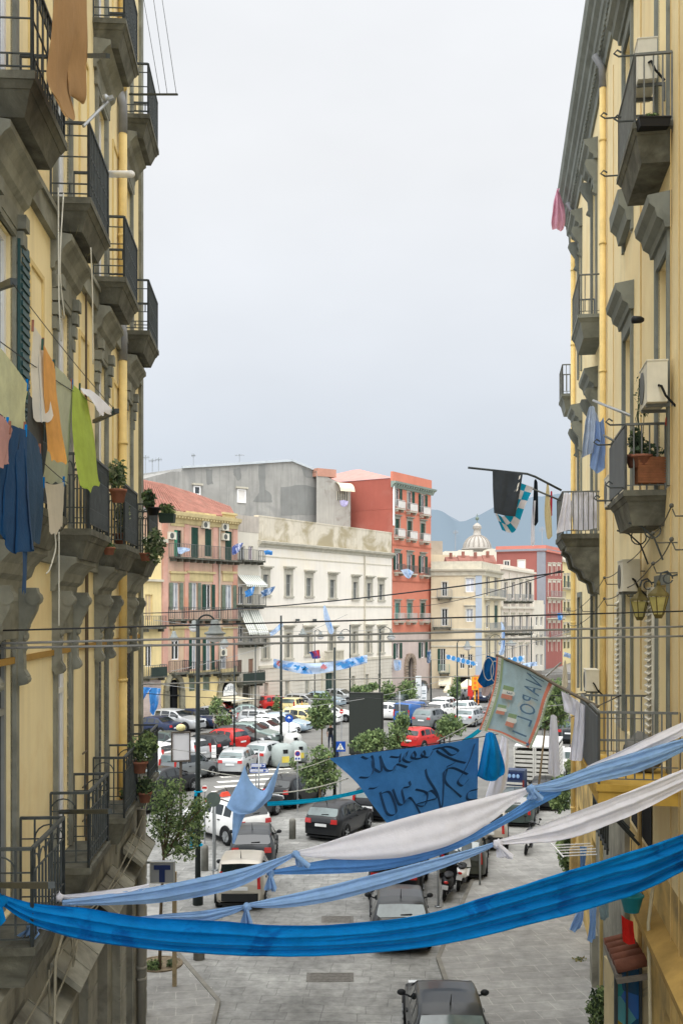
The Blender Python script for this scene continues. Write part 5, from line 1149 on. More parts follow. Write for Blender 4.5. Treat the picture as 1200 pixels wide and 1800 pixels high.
car(0, 0, 'hatch', 'silver', 26, 'silver hatchback in front of the grey recycling containers', ('pale',), ctr=(-4.5, 64.2))
car(0, 0, 'panda', 'grey', 35, 'grey blue small car with tall red lamps behind the little street tree', ('pale',), ctr=(-8.7, 58.6))
car(0, 0, 'sedan', 'black', 30, 'black car with a brown reflection in its rear window above the street tree', ('pale',), ctr=(-9.3, 53.9))
car(0, 0, 'hatch', 'black', 30, 'black car hidden under the street tree at the left building corner', ctr=(-9.7, 48.7))
# left side of the square
for (c, k, col, yw, lb, ex) in (
 ((-14.6, 79.5), 'sedan', 'navy', -62, 'navy saloon with its boot to the right beside the left apartment block', ()),
 ((-13.1, 82.2), 'suv', 'silver', 118, 'silver off-roader nosing out beside the navy saloon', ()),
 ((-11.7, 84.4), 'hatch', 'navy', 118, 'dark navy hatchback nosing out next to the silver off-roader', ()),
 ((-10.4, 86.7), 'hatch', 'silver', 118, 'silver hatchback behind the dark navy hatchback', ()),
 ((-11.0, 92.0), 'wagon', 'red', 70, 'red estate car in front of the pink house behind a lamp post', ()),
 ((-12.2, 63.6), 'wagon', 'white', -55, 'white estate car cut off by the flower pots on the left balcony', ()),
 ((-10.5, 65.6), 'wagon', 'silver', -55, 'silver estate car behind the framed white billboard', ()),
 ((-9.2, 68.0), 'hatch', 'black', -55, 'black hatchback right of the framed white billboard', ()),
 ((-8.3, 70.8), 'hatch', 'red', -55, 'bright red hatchback next to the parking ticket machine', ()),
 ((-12.0, 69.6), 'sedan', 'dkgreen', -55, 'dark green car glimpsed above the framed white billboard', ()),
 ((-7.0, 72.0), 'hatch', 'darkgrey', 112, 'dark grey hatchback nosing towards the red hatchback', ()),
 ((-6.35, 74.3), 'hatch', 'green', 112, 'grey green hatchback between the dark grey and white hatchbacks', ()),
 ((-5.6, 76.6), 'wagon', 'white', 112, 'white estate car third in the row of noses', ()),
 ((-5.0, 78.9), 'panda', 'white', 112, 'boxy white car fourth in the row of noses', ()),
 ((-4.4, 81.3), 'hatch', 'lightblue', 112, 'pale blue hatchback right of the boxy white car', ()),
 ((-6.2, 83.9), 'wagon', 'silver', 112, 'long silver estate car behind the boxy white car', ()),
 ((-3.1, 84.3), 'panda', 'yellow', 112, 'yellowish white taxi with a yellow bonnet behind the round blue arrow sign', ()),
 ((-2.2, 87.0), 'wagon', 'white', 112, 'white estate car left of the black screen', ()),
 ((-.7, 88.8), 'hatch', 'white', 100, 'white hatchback by the round red no entry sign', ()),
 ((-8.0, 89.3), 'sedan', 'green', 82, 'grey green saloon standing alone before the arched door', ()),
 ((-6.1, 97.2), 'panda', 'red', 60, 'red boxy car behind the thick grey pole', ()),
 ((-4.3, 95.3), 'panda', 'yellow', 20, 'small cream car seen from behind, a yellow shirted person beside it', ('pale',)),
 ((-3.4, 99.6), 'wagon', 'silver', 118, 'silver estate car furthest back along the cream palace', ()),
 ((-1.6, 102.5), 'hatch', 'lightblue', 118, 'pale blue car half behind the tree before the cream palace', ()),
 ((.0, 106), 'hatch', 'silver', 118, 'silver hatchback furthest right along the cream palace', ()),
 # right side of the square
 ((4.5, 90), 'hatch', 'white', 112, 'small white hatchback right of the black screen', ()),
 ((5.6, 97.5), 'suv', 'dkgreen', 20, 'dark off-roader seen from behind near the red tower', ()),
 ((7.0, 94.0), 'sedan', 'silver', 118, 'silver saloon with a dark windscreen right of the dark off-roader', ()),
 ((6.1, 87.0), 'van', 'blue', 30, 'blue van behind the yellow notice board', ()),
 ((7.4, 84.0), 'suv', 'grey', 28, 'grey off-roader right of the blue van', ('pale',)),
 ((9.0, 91.5), 'hatch', 'white', 30, 'white hatchback roof between the grey off-roader and the tree', ()),
 ((9.9, 96.5), 'wagon', 'white', 28, 'white estate car left of the yellow traffic light', ('pale',)),
 ((11.4, 93.2), 'hatch', 'white', 28, 'white hatchback seen from behind by the yellow traffic light', ('pale',)),
 ((10.9, 85.8), 'hatch', 'silver', 28, 'silver hatchback nearest the left edge of the printed banner', ('pale',)),
 ((12.5, 110), 'hatch', 'silver', 200, 'silver car facing the camera in the far street', ()),
 ((14.7, 108), 'hatch', 'navy', 195, 'dark blue car facing the camera under the orange sign', ()),
 ((5.7, 71.8), 'hatch', 'red', 35, 'red car whose roof shows above the graffiti banner', ()),
 ((8.6, 118), 'hatch', 'black', 205, 'dark car by the awning of the tan corner house', ()),
 ((17.0, 75.5), 'suv', 'darkgrey', 20, 'dark car between the white laundry and the right apartment block', ('pale',)),
 ((15.8, 66.5), 'hatch', 'navy', 20, 'dark blue car right of the slatted truck', ('pale',)),
 ((13.7, 60.3), 'panda', 'white', 18, 'white car below the slatted truck on the right', ('pale',)),
 ((13.5, 89), 'hatch', 'grey', 28, 'grey car behind the printed banner', ()),
 ((17.2, 84), 'wagon', 'silver', 20, 'silver estate car beyond the hanging white laundry', ('pale',)),
):
    car(0, 0, k, col, yw, lb, ex, ctr=c)

# two wheelers
def scooter(p, yaw, col, label, kind='scooter'):
    t = thing('motor_scooter' if kind == 'scooter' else 'motorcycle', label, 'scooter' if kind == 'scooter' else 'motorcycle', (p[0], p[1], .004 if p[0] < 6 else .085), -rad(yaw), 'two wheelers parked by the kerb'); t.rotation_euler[1] = rad(8)
    wr = .25 if kind == 'scooter' else .32; wb = .66
    for y in (-wb, wb):
        b = MB(); pts = [(0, y + (wr - .05) * math.cos(a), wr + (wr - .05) * math.sin(a)) for a in [2 * math.pi * i / 18 for i in range(19)]]; b.tube(pts, .055, 8, False); o = b.build('wheel', RUBBER, t, True)
        b = MB(); b.lathe([(.06, -.05), (.06, .05)], (0, y, wr), 10, 'x')
        for k in range(6): a = math.pi * 2 * k / 6; b.bar((0, y, wr), (0, y + (wr - .07) * math.cos(a), wr + (wr - .07) * math.sin(a)), .025)
        b.build('rim', RIM, o)
    b = MB()
    if kind == 'scooter':
        for (y0, y1, z0, z1, w_) in ((-.75, -.05, .42, .74, .19), ): b.ball((0, -.42, .60), (.2, .46, .2), 12, 9); 
        b.box(-.16, .16, -.1, .36, .28, .34); b.add([(-.2, .36, .3), (.2, .36, .3), (.22, .5, .62), (-.22, .5, .62), (-.14, .40, .98), (.14, .40, .98)], [[0, 1, 2, 3], [3, 2, 5, 4]]); b.ball((0, .62, .46), (.11, .22, .1), 10, 7); b.ball((0, .42, 1.0), (.17, .12, .11), 10, 7)
    else:
        b.ball((0, .12, .78), (.15, .30, .16), 12, 9); b.ball((0, -.5, .76), (.12, .3, .08), 10, 7); b.ball((0, .62, .98), (.13, .12, .13), 10, 7)
    b.build('body', col, t, True)
    b = MB(); b.ball((0, -.32, .83 if kind != 'scooter' else .80), (.16, .42, .07), 12, 7); b.build('seat', BLACK_P, t, True)
    b = MB(); b.tube([(-.36, .32, 1.04), (-.12, .42, 1.06), (.12, .42, 1.06), (.36, .32, 1.04)], .02, 6); b.tube([(0, .42, 1.04), (0, wb, wr)], .035, 6); b.build('handlebar', BLACK_P, t)
    for e in (-1, 1): b = MB(); b.tube([(e * .26, .38, 1.06), (e * .30, .40, 1.24)], .012, 5); b.ball((e * .30, .39, 1.27), (.06, .015, .04), 8, 5); b.build('mirror', BLACK_P, t)
    b = MB(); b.box(-.17, .17, -.2, .2, .28, .52) if kind != 'scooter' else b.box(-.1, .1, -.5, -.1, .2, .4); b.tube([(.15, .05, .3), (.17, -.5, .32), (.17, -.85, .42)], .045, 7); b.build('engine', mat('dark engine metal', '3c3d3f', .5, .2, 8, metal=.5), t)
    b = MB(); b.ball((0, -.84, .66), (.08, .05, .05), 8, 6); b.build('tail_light', LAMP_R, t); b = MB(); b.box(-.1, .1, -.92, -.9, .44, .58); b.build('number_plate', PLATE_W, t)
    if kind == 'scooter': b = MB(); b.add([(-.2, .5, 1.05), (.2, .5, 1.05), (.16, .42, 1.45), (-.16, .42, 1.45)], [[0, 1, 2, 3]]); b.build('windshield', mat('smoked windshield', '9fa9ad', .1, .1, 2, spec=.7), t)
    return t
scooter((3.55, 34.6), 14, BLACK_P, 'black motor scooter parked nearest the camera beside the black four-wheel drive')
scooter((4.15, 35.8), 14, CP['white'], 'white motor scooter parked behind the black one')
scooter((7.35, 40.6), 16, CP['black'], 'black motorcycle standing alone under the lower white swag', 'motorcycle')
scooter((-.6, 63.5), 20, CP['navy'], 'dark motor scooter beside the blue pedestrian crossing sign')
scooter((7.9, 78.0), 40, BLACK_P, 'black motor scooter below the yellow notice board')
scooter((8.7, 112), 20, BLACK_P, 'dark motor scooter in the far street near the tan corner house')
# slatted truck
p = at(947, HY, 53.5); t = thing('slatted_truck', 'white flatbed truck with high slatted crate sides behind the hanging white laundry', 'truck', (p.x, p.y, 0), -rad(17))
b = MB()
for e in (-1, 1):
    for k in range(7): b.box(e * 1.0 - .02, e * 1.0 + .02, -2.2, 2.2, 1.1 + k * .22, 1.24 + k * .22)
for k in range(7): b.box(-1.0, 1.0, -2.24, -2.2, 1.1 + k * .22, 1.24 + k * .22)
for x in (-1, -.05, .05, 1): b.box(x - .04, x + .04, -2.28, -2.18, .95, 2.7)
b.box(-1.05, 1.05, -2.25, 2.25, .85, 1.0); b.build('slatted_bed', mat('whitish slats', 'c9c7bf', .7, .12, 4, streak=.3), t)
b = MB(); b.box(-.98, .98, -2.15, 2.15, 1.0, 2.45); b.build('load', mat('dark load', '4a463d', .9, .3, 3), t)
b = MB(); b.box(-1.02, 1.02, -2.2, 2.3, 2.72, 2.8); b.build('cover', mat('grey cover', 'c8c9c6', .7, .08, 2), t)
b = MB(); b.ext([(2.4, .5), (4.1, .5), (4.1, 1.3), (3.7, 2.1), (2.4, 2.15)], 'x', -1, 1); c_ = b.build('cab', CP['white'], t); b = MB(); b.quad((-.85, 2.39, 1.4), (.85, 2.39, 1.4), (.85, 2.39, 2.0), (-.85, 2.39, 2.0)); b.build('rear_window', CGLASS, c_)
for e in (-1, 1):
    for y in (-1.4, 3.2): b = MB(); b.lathe([(.2, -.12), (.4, -.12), (.42, -.08), (.42, .08), (.4, .12), (.2, .12)], (e * .88, y, .42), 18, 'x'); b.build('wheel', RUBBER, t, True)
    b = MB(); b.box(e * .85 - .12, e * .85 + .12, -2.3, -2.26, .72, .84); b.build('tail_light', LAMP_R, t)
b = MB(); b.box(-.26, .26, -2.3, -2.27, .7, .82); b.build('number_plate', PLATE_W, t)
# drinks cabinet and stacked crates
p = at(905, HY, 49.5); t = thing('drinks_cabinet', 'tall dark blue drinks cabinet with slatted front beside the slatted truck', 'cabinet', (p.x, p.y, 0), -rad(20))
b = MB(); b.box(-.5, .5, -.4, .4, .05, 1.95); b.build('casing', mat('slate blue cabinet', '3a4660', .5, .12, 3), t)
b = MB(); b.box(-.42, .42, -.425, -.401, 1.5, 1.86); b.build('header_panel', mat('dark blue header', '1d2c57', .5, .1, 4), t); b = MB()
for x in (-.2, .0, .2): b.ball((x, -.43, 1.68), (.08, .01, .1), 8, 6)
b.build('emblem', mat('pale blue mark', '8fb0d8', .5, .1, 4), t)
b = MB()
for k in range(7): b.box(-.42, .42, -.44, -.401, .2 + k * .18, .30 + k * .18)
b.build('slatted_front', mat('whitish slats'), t); b = MB(); b.box(.42, .5, -.43, -.401, .1, 1.5); b.box(-.5, -.42, -.43, -.401, .1, 1.5); b.build('edge_strip', mat('brick red strip', '7d2f28', .6, .1, 4), t)
# ---------------------------------------------------------------- fabric
BLU = cloth_mat('bright blue', '0b7cc4', .2, .10, 45, patch='0a5fa6', patch_at=.56, patch_scale=1.4)
LBL = cloth_mat('pale blue', '92b6e2', .25, .08)
WHC = cloth_mat('white', 'e9e9f2', .25, .04)
DBL_ = cloth_mat('denim blue', '3f78b4', .3, .07, 40)
TURQ = cloth_mat('turquoise', '12a9d2', .2, .08)

def swag(name, label, keys, m, cat='swag', folds=3.0, amp=.10, seed=1, n=190, k=34, group=None, bulge=.1):
    """a length of cloth gathered between two ties; keys: (px, top, bottom, Y)"""
    K = [V((a, b_, c)) for a, b_, c, d in keys]; D = [V((d, 0, 0)) for a, b_, c, d in keys]
    P, Q = spline(K, n), spline(D, n); b = MB(); rows = []
    for i in range(n):
        u = i / (n - 1); px, t0, t1 = P[i]; Y = Q[i].x; h = max(.02, (t1 - t0) * Y / F); row = []
        for j in range(k + 1):
            v = j / k; vv = v + .035 * math.sin(u * 9 + seed) * math.sin(math.pi * v)
            ph = folds * vv * 2 * math.pi + 1.3 * math.sin(u * 3.1 + seed) + seed
            f = .55 * math.sin(ph) + .28 * math.sin(ph * 2.07 + 1.7 * u + seed * 2) + .9 * noise.noise(V((u * 2.6, v * folds * 1.5, seed * 3.1))) + .5 * noise.noise(V((u * 14, v * folds * 2.2, seed))) + .2 * noise.noise(V((u * 40, v * folds * 3, seed)))
            row.append(at(px, t0 + (t1 - t0) * v, Y) + V((0, -h * (amp * f + bulge * math.sin(math.pi * v)), .008 * h * math.sin(ph * 1.4))))
        rows.append(row)
    b.grid(rows); return b.build(name, m, None, True, label, cat, group)
def knot(o, px, py, Y, r, m, seed=0, tail=None):
    b = MB(Matrix.Translation(-o.location)); c = at(px, py, Y) + V((0, -.05, 0)); b.ball(c, (r * 1.1, r, r), 14, 10, .45, seed); 
    if tail:
        for q in range(3):
            rows = []
            for i in range(8):
                u = i / 7; w_ = r * (.4 + 1.1 * u); rows.append([c + V((tail[0] * u + (j / 5 - .5) * w_ * 1.6 + (q - 1) * r * .7 * u, -.03 - .02 * q + .05 * math.sin(j * 2.2 + q), tail[1] * u - .03 * math.sin(j * 1.7 + q))) for j in range(6)])
            b.grid(rows)
    b.build('knot', m, o, True)
def dup_rope(name, label, pts, r, m, cat='rope', group=None):
    b = MB(); b.tube(pts, r, 6); return b.build(name, m, None, True, label, cat, group)

o = swag('blue_swag', 'wide bright blue cloth swag nearest the camera, right across the street', [(2, 1572, 1590, 11.0), (60, 1588, 1627, 11.1), (150, 1596, 1652, 11.3), (260, 1611, 1668, 11.6), (400, 1618, 1678, 11.95), (500, 1626, 1680, 12.2), (620, 1622, 1676, 12.5), (760, 1603, 1661, 12.85), (900, 1560, 1630, 13.2), (1040, 1515, 1592, 13.6), (1130, 1487, 1562, 13.85), (1215, 1458, 1520, 14.1)], BLU, folds=3.1, amp=.15, seed=2, n=190, k=40)
knot(o, 3, 1581, 10.98, .075, BLU, 3, (-.06, -.22))
G1 = 'light cloth swags tied end to end across the street'
o = swag('white_swag', 'short thin white end of the upper swag tied to the left balcony rail', [(104, 1573, 1579, 12.55), (140, 1570, 1580, 12.65), (190, 1564, 1577, 12.7), (230, 1560, 1573, 12.75), (262, 1553, 1560, 12.8)], WHC, folds=1.5, amp=.15, seed=4, n=50, k=14, group=G1)
knot(o, 104, 1575, 12.5, .06, WHC, 2)
o = swag('pale_blue_swag', 'pale blue upper swag left of the knot above the junction paving', [(110, 1582, 1592, 12.5), (180, 1573, 1592, 12.65), (270, 1559, 1589, 12.8), (350, 1543, 1577, 12.95), (420, 1528, 1559, 13.05), (480, 1511, 1528, 13.15), (521, 1497, 1503, 13.25)], LBL, folds=2.2, amp=.13, seed=5, n=110, group=G1)
knot(o, 520, 1500, 13.2, .05, LBL, 5, (.10, -.14))
swag('white_swag', 'broad white middle length of the upper swag in front of the junction', [(519, 1496, 1502, 13.25), (560, 1485, 1508, 13.3), (640, 1458, 1511, 13.4), (720, 1434, 1504, 13.5), (800, 1413, 1481, 13.6), (860, 1399, 1446, 13.7), (905, 1389, 1410, 13.75), (934, 1382, 1390, 13.8)], WHC, folds=1.2, amp=.08, seed=7, n=120, group=G1)
o = swag('pale_blue_swag', 'pale blue strand running along beneath the broad white middle length', [(474, 1531, 1537, 13.35), (520, 1521, 1537, 13.4), (580, 1510, 1536, 13.45), (660, 1502, 1531, 13.5), (740, 1490, 1514, 13.6), (820, 1466, 1485, 13.68), (890, 1430, 1448, 13.76), (950, 1390, 1415, 13.85), (985, 1378, 1396, 13.9)], cloth_mat('mid blue', '5f93d2', .25, .08), folds=1.6, amp=.12, seed=8, n=120, group=G1)
knot(o, 476, 1533, 13.3, .045, LBL, 7, (.0, -.2))
swag('white_swag', 'thin white strip left of the small knot over the beige car', [(395, 1546, 1552, 13.3), (430, 1539, 1546, 13.33), (474, 1530, 1536, 13.36)], WHC, folds=1, amp=.1, seed=3, n=30, k=10, group=G1)
o = swag('pale_blue_swag', 'pale blue right hand length of the upper swag fastened to the right wall', [(932, 1383, 1389, 13.75), (980, 1368, 1392, 13.85), (1040, 1345, 1376, 13.95), (1100, 1326, 1363, 14.05), (1150, 1311, 1345, 14.12), (1206, 1296, 1318, 14.2)], LBL, folds=2.2, amp=.13, seed=9, n=100, group=G1)
knot(o, 932, 1386, 13.72, .06, LBL, 9, (.04, -.12))
swag('white_swag', 'white strip above the pale blue one at the right wall', [(1030, 1347, 1356, 14.15), (1080, 1324, 1345, 14.2), (1140, 1296, 1320, 14.26), (1206, 1267, 1290, 14.3)], WHC, folds=1.6, amp=.12, seed=10, n=60, k=20, group=G1)
o = swag('pale_blue_swag', 'pale blue lower swag emerging from behind the bright blue one on the left', [(62, 1622, 1630, 11.5), (110, 1617, 1640, 11.65), (200, 1615, 1640, 11.95), (290, 1606, 1622, 12.2), (350, 1601, 1624, 12.4), (400, 1594, 1611, 12.55), (436, 1589, 1595, 12.65)], LBL, folds=2.6, amp=.14, seed=12, n=100, group=G1)
knot(o, 62, 1625, 11.45, .07, LBL, 11, (-.05, -.1))
o = swag('pale_blue_swag', 'long pale blue lower swag right of the hanging bow', [(433, 1588, 1595, 12.65), (500, 1574, 1596, 12.8), (580, 1556, 1585, 13.0), (670, 1533, 1562, 13.2), (760, 1510, 1533, 13.4), (830, 1491, 1506, 13.55), (874, 1478, 1485, 13.7)], LBL, folds=1.7, amp=.12, seed=13, n=110, group=G1)
knot(o, 434, 1593, 12.6, .05, LBL, 12, (.0, -.24))
o = swag('white_swag', 'long white lower swag running up to the right wall', [(872, 1477, 1485, 13.7), (920, 1462, 1483, 13.8), (990, 1434, 1476, 13.92), (1060, 1407, 1452, 14.02), (1130, 1380, 1422, 14.12), (1206, 1349, 1383, 14.25)], WHC, folds=2.0, amp=.12, seed=14, n=110, group=G1)
knot(o, 873, 1482, 13.66, .06, WHC, 15, (.09, -.16))

def cloth(name, label, rows, m, cat, amp=.06, folds=3, seed=1, n=26, k=26, group=None, vert=True, ragged=0.0):
    """rows of (px,py,Y) control points; smooth patch with soft vertical folds"""
    R_ = [spline([V(p) for p in r], k + 1) for r in rows]
    cols = [spline([R_[i][j] for i in range(len(R_))], n + 1) for j in range(k + 1)]
    b = MB(); P = []
    for i in range(n + 1):
        v = i / n; row = []
        for j in range(k + 1):
            u = j / k; q = cols[j][i]; s_ = q.z
            a_ = u if vert else v; c_ = v if vert else u
            f = math.sin(folds * a_ * 2 * math.pi + seed + 1.2 * math.sin(c_ * 2.3 + seed)) * .5 + .9 * noise.noise(V((a_ * folds * 1.6, c_ * 1.8, seed * 2.7))) + .3 * noise.noise(V((a_ * folds * 4, c_ * 5, seed)))
            py = q.y + (ragged * noise.noise(V((u * 5, 0, seed))) * (v ** 3) if ragged else 0)
            row.append(at(q.x, py, s_) + V((0, -amp * f * (.35 + .65 * min(1, v * 2.5 if vert else 1)), 0)))
        P.append(row)
    b.grid(P); return b.build(name, m, None, True, label, cat, group)
def quadrows(tl, tr, br, bl, Y, mid=None, Yr=None):
    Yr = Yr or Y
    ml = mid[0] if mid else ((tl[0] + bl[0]) / 2, (tl[1] + bl[1]) / 2); mr = mid[1] if mid else ((tr[0] + br[0]) / 2, (tr[1] + br[1]) / 2)
    return [[(*tl, Y), ((tl[0] + tr[0]) / 2, (tl[1] + tr[1]) / 2, (Y + Yr) / 2), (*tr, Yr)], [(*ml, Y), ((ml[0] + mr[0]) / 2, (ml[1] + mr[1]) / 2, (Y + Yr) / 2), (*mr, Yr)], [(*bl, Y), ((bl[0] + br[0]) / 2, (bl[1] + br[1]) / 2, (Y + Yr) / 2), (*br, Yr)]]

# --- graffiti banner
BY0, BY1 = 29.5, 31.5
gb = cloth('graffiti_banner', 'dark blue cloth banner with black sprayed handwriting hung above the junction', [
    [(579, 1333, BY0), (660, 1322, 29.9), (750, 1311, 30.7), (841, 1297, BY1)],
    [(625, 1374, BY0), (690, 1362, 29.9), (765, 1352, 30.7), (840, 1342, BY1)],
    [(655, 1415, BY0), (715, 1405, 29.9), (780, 1393, 30.7), (839, 1386, BY1)],
    [(684, 1452, BY0), (735, 1450, 29.9), (790, 1438, 30.7), (838, 1432, BY1)]], DBL_, 'banner', .07, 2.5, 3, 30, 40)
def dg_y(px, py):
    xl = interp([(1333, 579), (1374, 625), (1415, 655), (1452, 684), (1500, 700)], max(1333, py)); u = max(0, min(1, (px - xl) / (840 - xl)))
    return interp([(0, 29.5), (.333, 29.9), (.667, 30.7), (1, 31.5)], u)
def strokes(parent, S, r, m, name, Yf, sc, ox, oy, off=.12):
    b = MB(Matrix.Translation(-parent.location))
    for pts in S:
        q = spline([V((ox + x / sc, oy + y / sc, 0)) for x, y in pts], max(12, len(pts) * 7)); L_ = [at(p.x, p.y, Yf(p.x, p.y) - off) for p in q]
        # flat ribbon, broad along the nib direction
        nib = V((.75, 0, .66)) * r; b.grid([[p - nib for p in L_], [p + nib for p in L_]])
    return b.build(name, m, parent)
S4 = [[(300, 200), (340, 215), (375, 200), (385, 290), (350, 345), (285, 345)], [(375, 225), (385, 280), (440, 305), (430, 195)], [(430, 200), (470, 290), (520, 295), (545, 255), (620, 275)], [(500, 200), (560, 205), (575, 185)],
      [(575, 180), (570, 235), (610, 200), (620, 165), (590, 215), (640, 240), (680, 200), (665, 165), (650, 205), (700, 215), (745, 195), (735, 160), (720, 190), (770, 205), (800, 160)],
      [(800, 150), (860, 140), (930, 190), (980, 160), (900, 130), (830, 160), (940, 220), (1030, 245)], [(1030, 180), (960, 240), (900, 270)], [(1095, 110), (1060, 220), (1010, 320), (975, 375), (1010, 405), (1050, 360)],
      [(350, 425), (400, 420), (445, 385)], [(430, 450), (480, 600), (545, 590), (500, 455), (440, 460)], [(520, 430), (560, 530), (600, 525), (585, 430), (640, 410), (635, 375)], [(660, 480), (600, 530), (640, 490), (710, 600)], [(680, 430), (760, 460), (740, 545), (680, 540), (770, 510), (830, 490), (790, 440), (740, 470)],
      [(750, 290), (765, 350), (830, 460), (860, 570), (875, 420), (880, 310), (940, 280), (1045, 325)], [(865, 320), (900, 290), (890, 380), (1000, 485)], [(1115, 430), (1050, 450), (1045, 500), (1110, 500)]]
strokes(gb, S4, .042, mat('black spray paint', '1f3f63', .9, .1, 6), 'handwriting', dg_y, 4.0, 560, 1280, .12)
dup_rope('rope', 'dark rope carrying the graffiti banner and the blue jersey', sag(at(560, 1336, 29.4), at(841, 1296, 31.5), .0, 6) + sag(at(841, 1296, 31.5), at(1006, 1250, 33), .1, 8)[1:] , .014, WIRE, 'rope', 'ropes and wires over the street')
dup_rope('rope', 'white cord between the main lamp post and the graffiti banner', sag(at(354, 1352, 33.4), at(579, 1334, 29.5), .35, 12), .012, WIRE_L, 'rope', 'ropes and wires over the street')

# --- printed banner reading NAPOLI, seen from behind
nb_rows = [[(872, 1154, 19.0), (905, 1166, 18.7), (940, 1183, 18.3), (976, 1204, 18.0)],
           [(868, 1200, 19.0), (900, 1208, 18.7), (932, 1217, 18.35), (962, 1232, 18.0)],
           [(856, 1243, 18.9), (890, 1250, 18.65), (922, 1258, 18.3), (951, 1270, 18.0)],
           [(841, 1283, 18.9), (877, 1291, 18.6), (905, 1305, 18.3), (932, 1316, 18.0)]]
NBM = cloth_mat('washed sky blue print', 'b1cbd8', .35, .08, 40, patch='c9cbc4', patch_at=.55, patch_scale=1.6)
nb = cloth('printed_banner', 'washed out sky blue football banner with red and green border tied to a pole', nb_rows, NBM, 'banner', .05, 2, 6, 30, 30)
_R = [spline([V(p) for p in r], 31) for r in nb_rows]
def nbp(u, v, off=.07):
    j = min(29.999, max(0, u * 30)); j0 = int(j); t = j - j0
    col = [r[j0].lerp(r[j0 + 1], t) for r in _R]; q = spline(col, 31); i = min(29.999, max(0, v * 30)); i0 = int(i); p = q[i0].lerp(q[i0 + 1], i - i0)
    return at(p.x, p.y, p.z - off)
def nb_part(name, polys, m, off):
    b = MB(Matrix.Translation(-nb.location))
    for P in polys: b.add([nbp(u, v, off) for u, v in P], [list(range(len(P)))])
    return b.build(name, m, nb)
def nb_strip(name, u0, u1, v0, v1, m, off, n=16):
    b = MB(Matrix.Translation(-nb.location)); vert = (v1 - v0) > (u1 - u0)
    if vert: b.grid([[nbp(u0, v0 + (v1 - v0) * i / n, off), nbp(u1, v0 + (v1 - v0) * i / n, off)] for i in range(n + 1)])
    else: b.grid([[nbp(u0 + (u1 - u0) * i / n, v0, off), nbp(u0 + (u1 - u0) * i / n, v1, off)] for i in range(n + 1)])
    return b.build(name, m, nb)
CO, GRN, CWH = cloth_mat('coral print', 'dd8a74', .3), cloth_mat('sage print', 'a6b894', .3), cloth_mat('pale print', 'dcdcd6', .3)
for (u0, u1, m_, of) in ((.0, .045, CO, .075), (.046, .11, CWH, .07), (.111, .15, GRN, .073), (.87, .93, CO, .075), (.931, .965, CWH, .07), (.966, 1, GRN, .073)): nb_strip('border_stripe', u0, u1, 0, 1, m_, of)
for (v0, v1, m_) in ((.93, .96, CO), (.961, .985, CWH)): nb_strip('border_stripe', .15, .86, v0, v1, m_, .072)
INKP = mat('faded navy print', '4b6a86', .9, .08, 5)
def nb_text(body, uc, v0, v1, size_u, m, mirror=True, off=.085, name='lettering'):
    n_ = len(body)
    b = MB(Matrix.Translation(-nb.location))
    for i, ch in enumerate(body):
        vs, fs = text_mesh(ch, 1.0); vc = v0 + (v1 - v0) * (i + .5) / n_
        # letters run down the banner, mirrored because the back of the print is seen
        pts = [nbp(uc + (y * size_u) * (-1 if mirror else 1), vc + x * (v1 - v0) / n_ * (1.05 if size_u < .2 else 1.25), off) for x, y, z in vs]
        b.add(pts, fs)
    return b.build(name, m, nb)
nb_text('NAPOLI', .69, .06, .94, .40, INKP)
nb_text('IL CAMPIONE SIAMO NOI', .075, .05, .95, .075, mat('dim green print', '6f8a72', .9, .08, 5))
nb_text('TUTTO IL RESTO E NOIA', .945, .10, .95, .05, mat('dim green print'))
SHG, SHW, SHR = cloth_mat('shield green', '93aa84', .3), cloth_mat('shield white', 'e2e2dc', .3), cloth_mat('shield red', 'd0907e', .3)
for k, (uc, vc, sz) in enumerate(((.30, .42, .11), (.26, .66, .08), (.47, .76, .095))):
    for i, m_ in enumerate((SHG, SHW, SHR)):
        a, c = (i - 1.5) * .667, (i - .5) * .667     # three bands across the shield, read sideways
        P = [(uc - sz, vc + a * sz * .8), (uc + sz * (.75 if i == 1 else .62), vc + a * sz * .8), (uc + sz * (.95 if i == 1 else .6), vc + (a + c) / 2 * sz * .8), (uc + sz * (.75 if i == 1 else .62), vc + c * sz * .8), (uc - sz, vc + c * sz * .8)]
        nb_part('shield_band', [P], m_, .088)
nb_text('3', .31, .385, .455, .13, INKP, True, .10, 'shield_number')
P = []
for i in range(10): a = math.pi / 2 + math.pi * i / 5; r_ = .05 if i % 2 == 0 else .02; P.append((.885 + r_ * math.cos(a), .95 - r_ * math.sin(a) * .9))
nb_part('star', [P], INKP, .09)
dup_rope('clothes_pole', 'long clothes pole reaching out from the right terrace with the printed banner', [at(1050, 1242, 16.2), at(1010, 1222, 17), at(975, 1203, 17.8), at(930, 1176, 18.4), at(872, 1152, 19)], .028, mat('weathered pole', '6f675a', .8, .2, 6), 'clothes pole')
dup_rope('clothes_pole', 'pale prop pole leaning up behind the printed banner', [at(955, 1192, 18.3), at(985, 1165, 19.5)], .018, ALU, 'clothes pole')

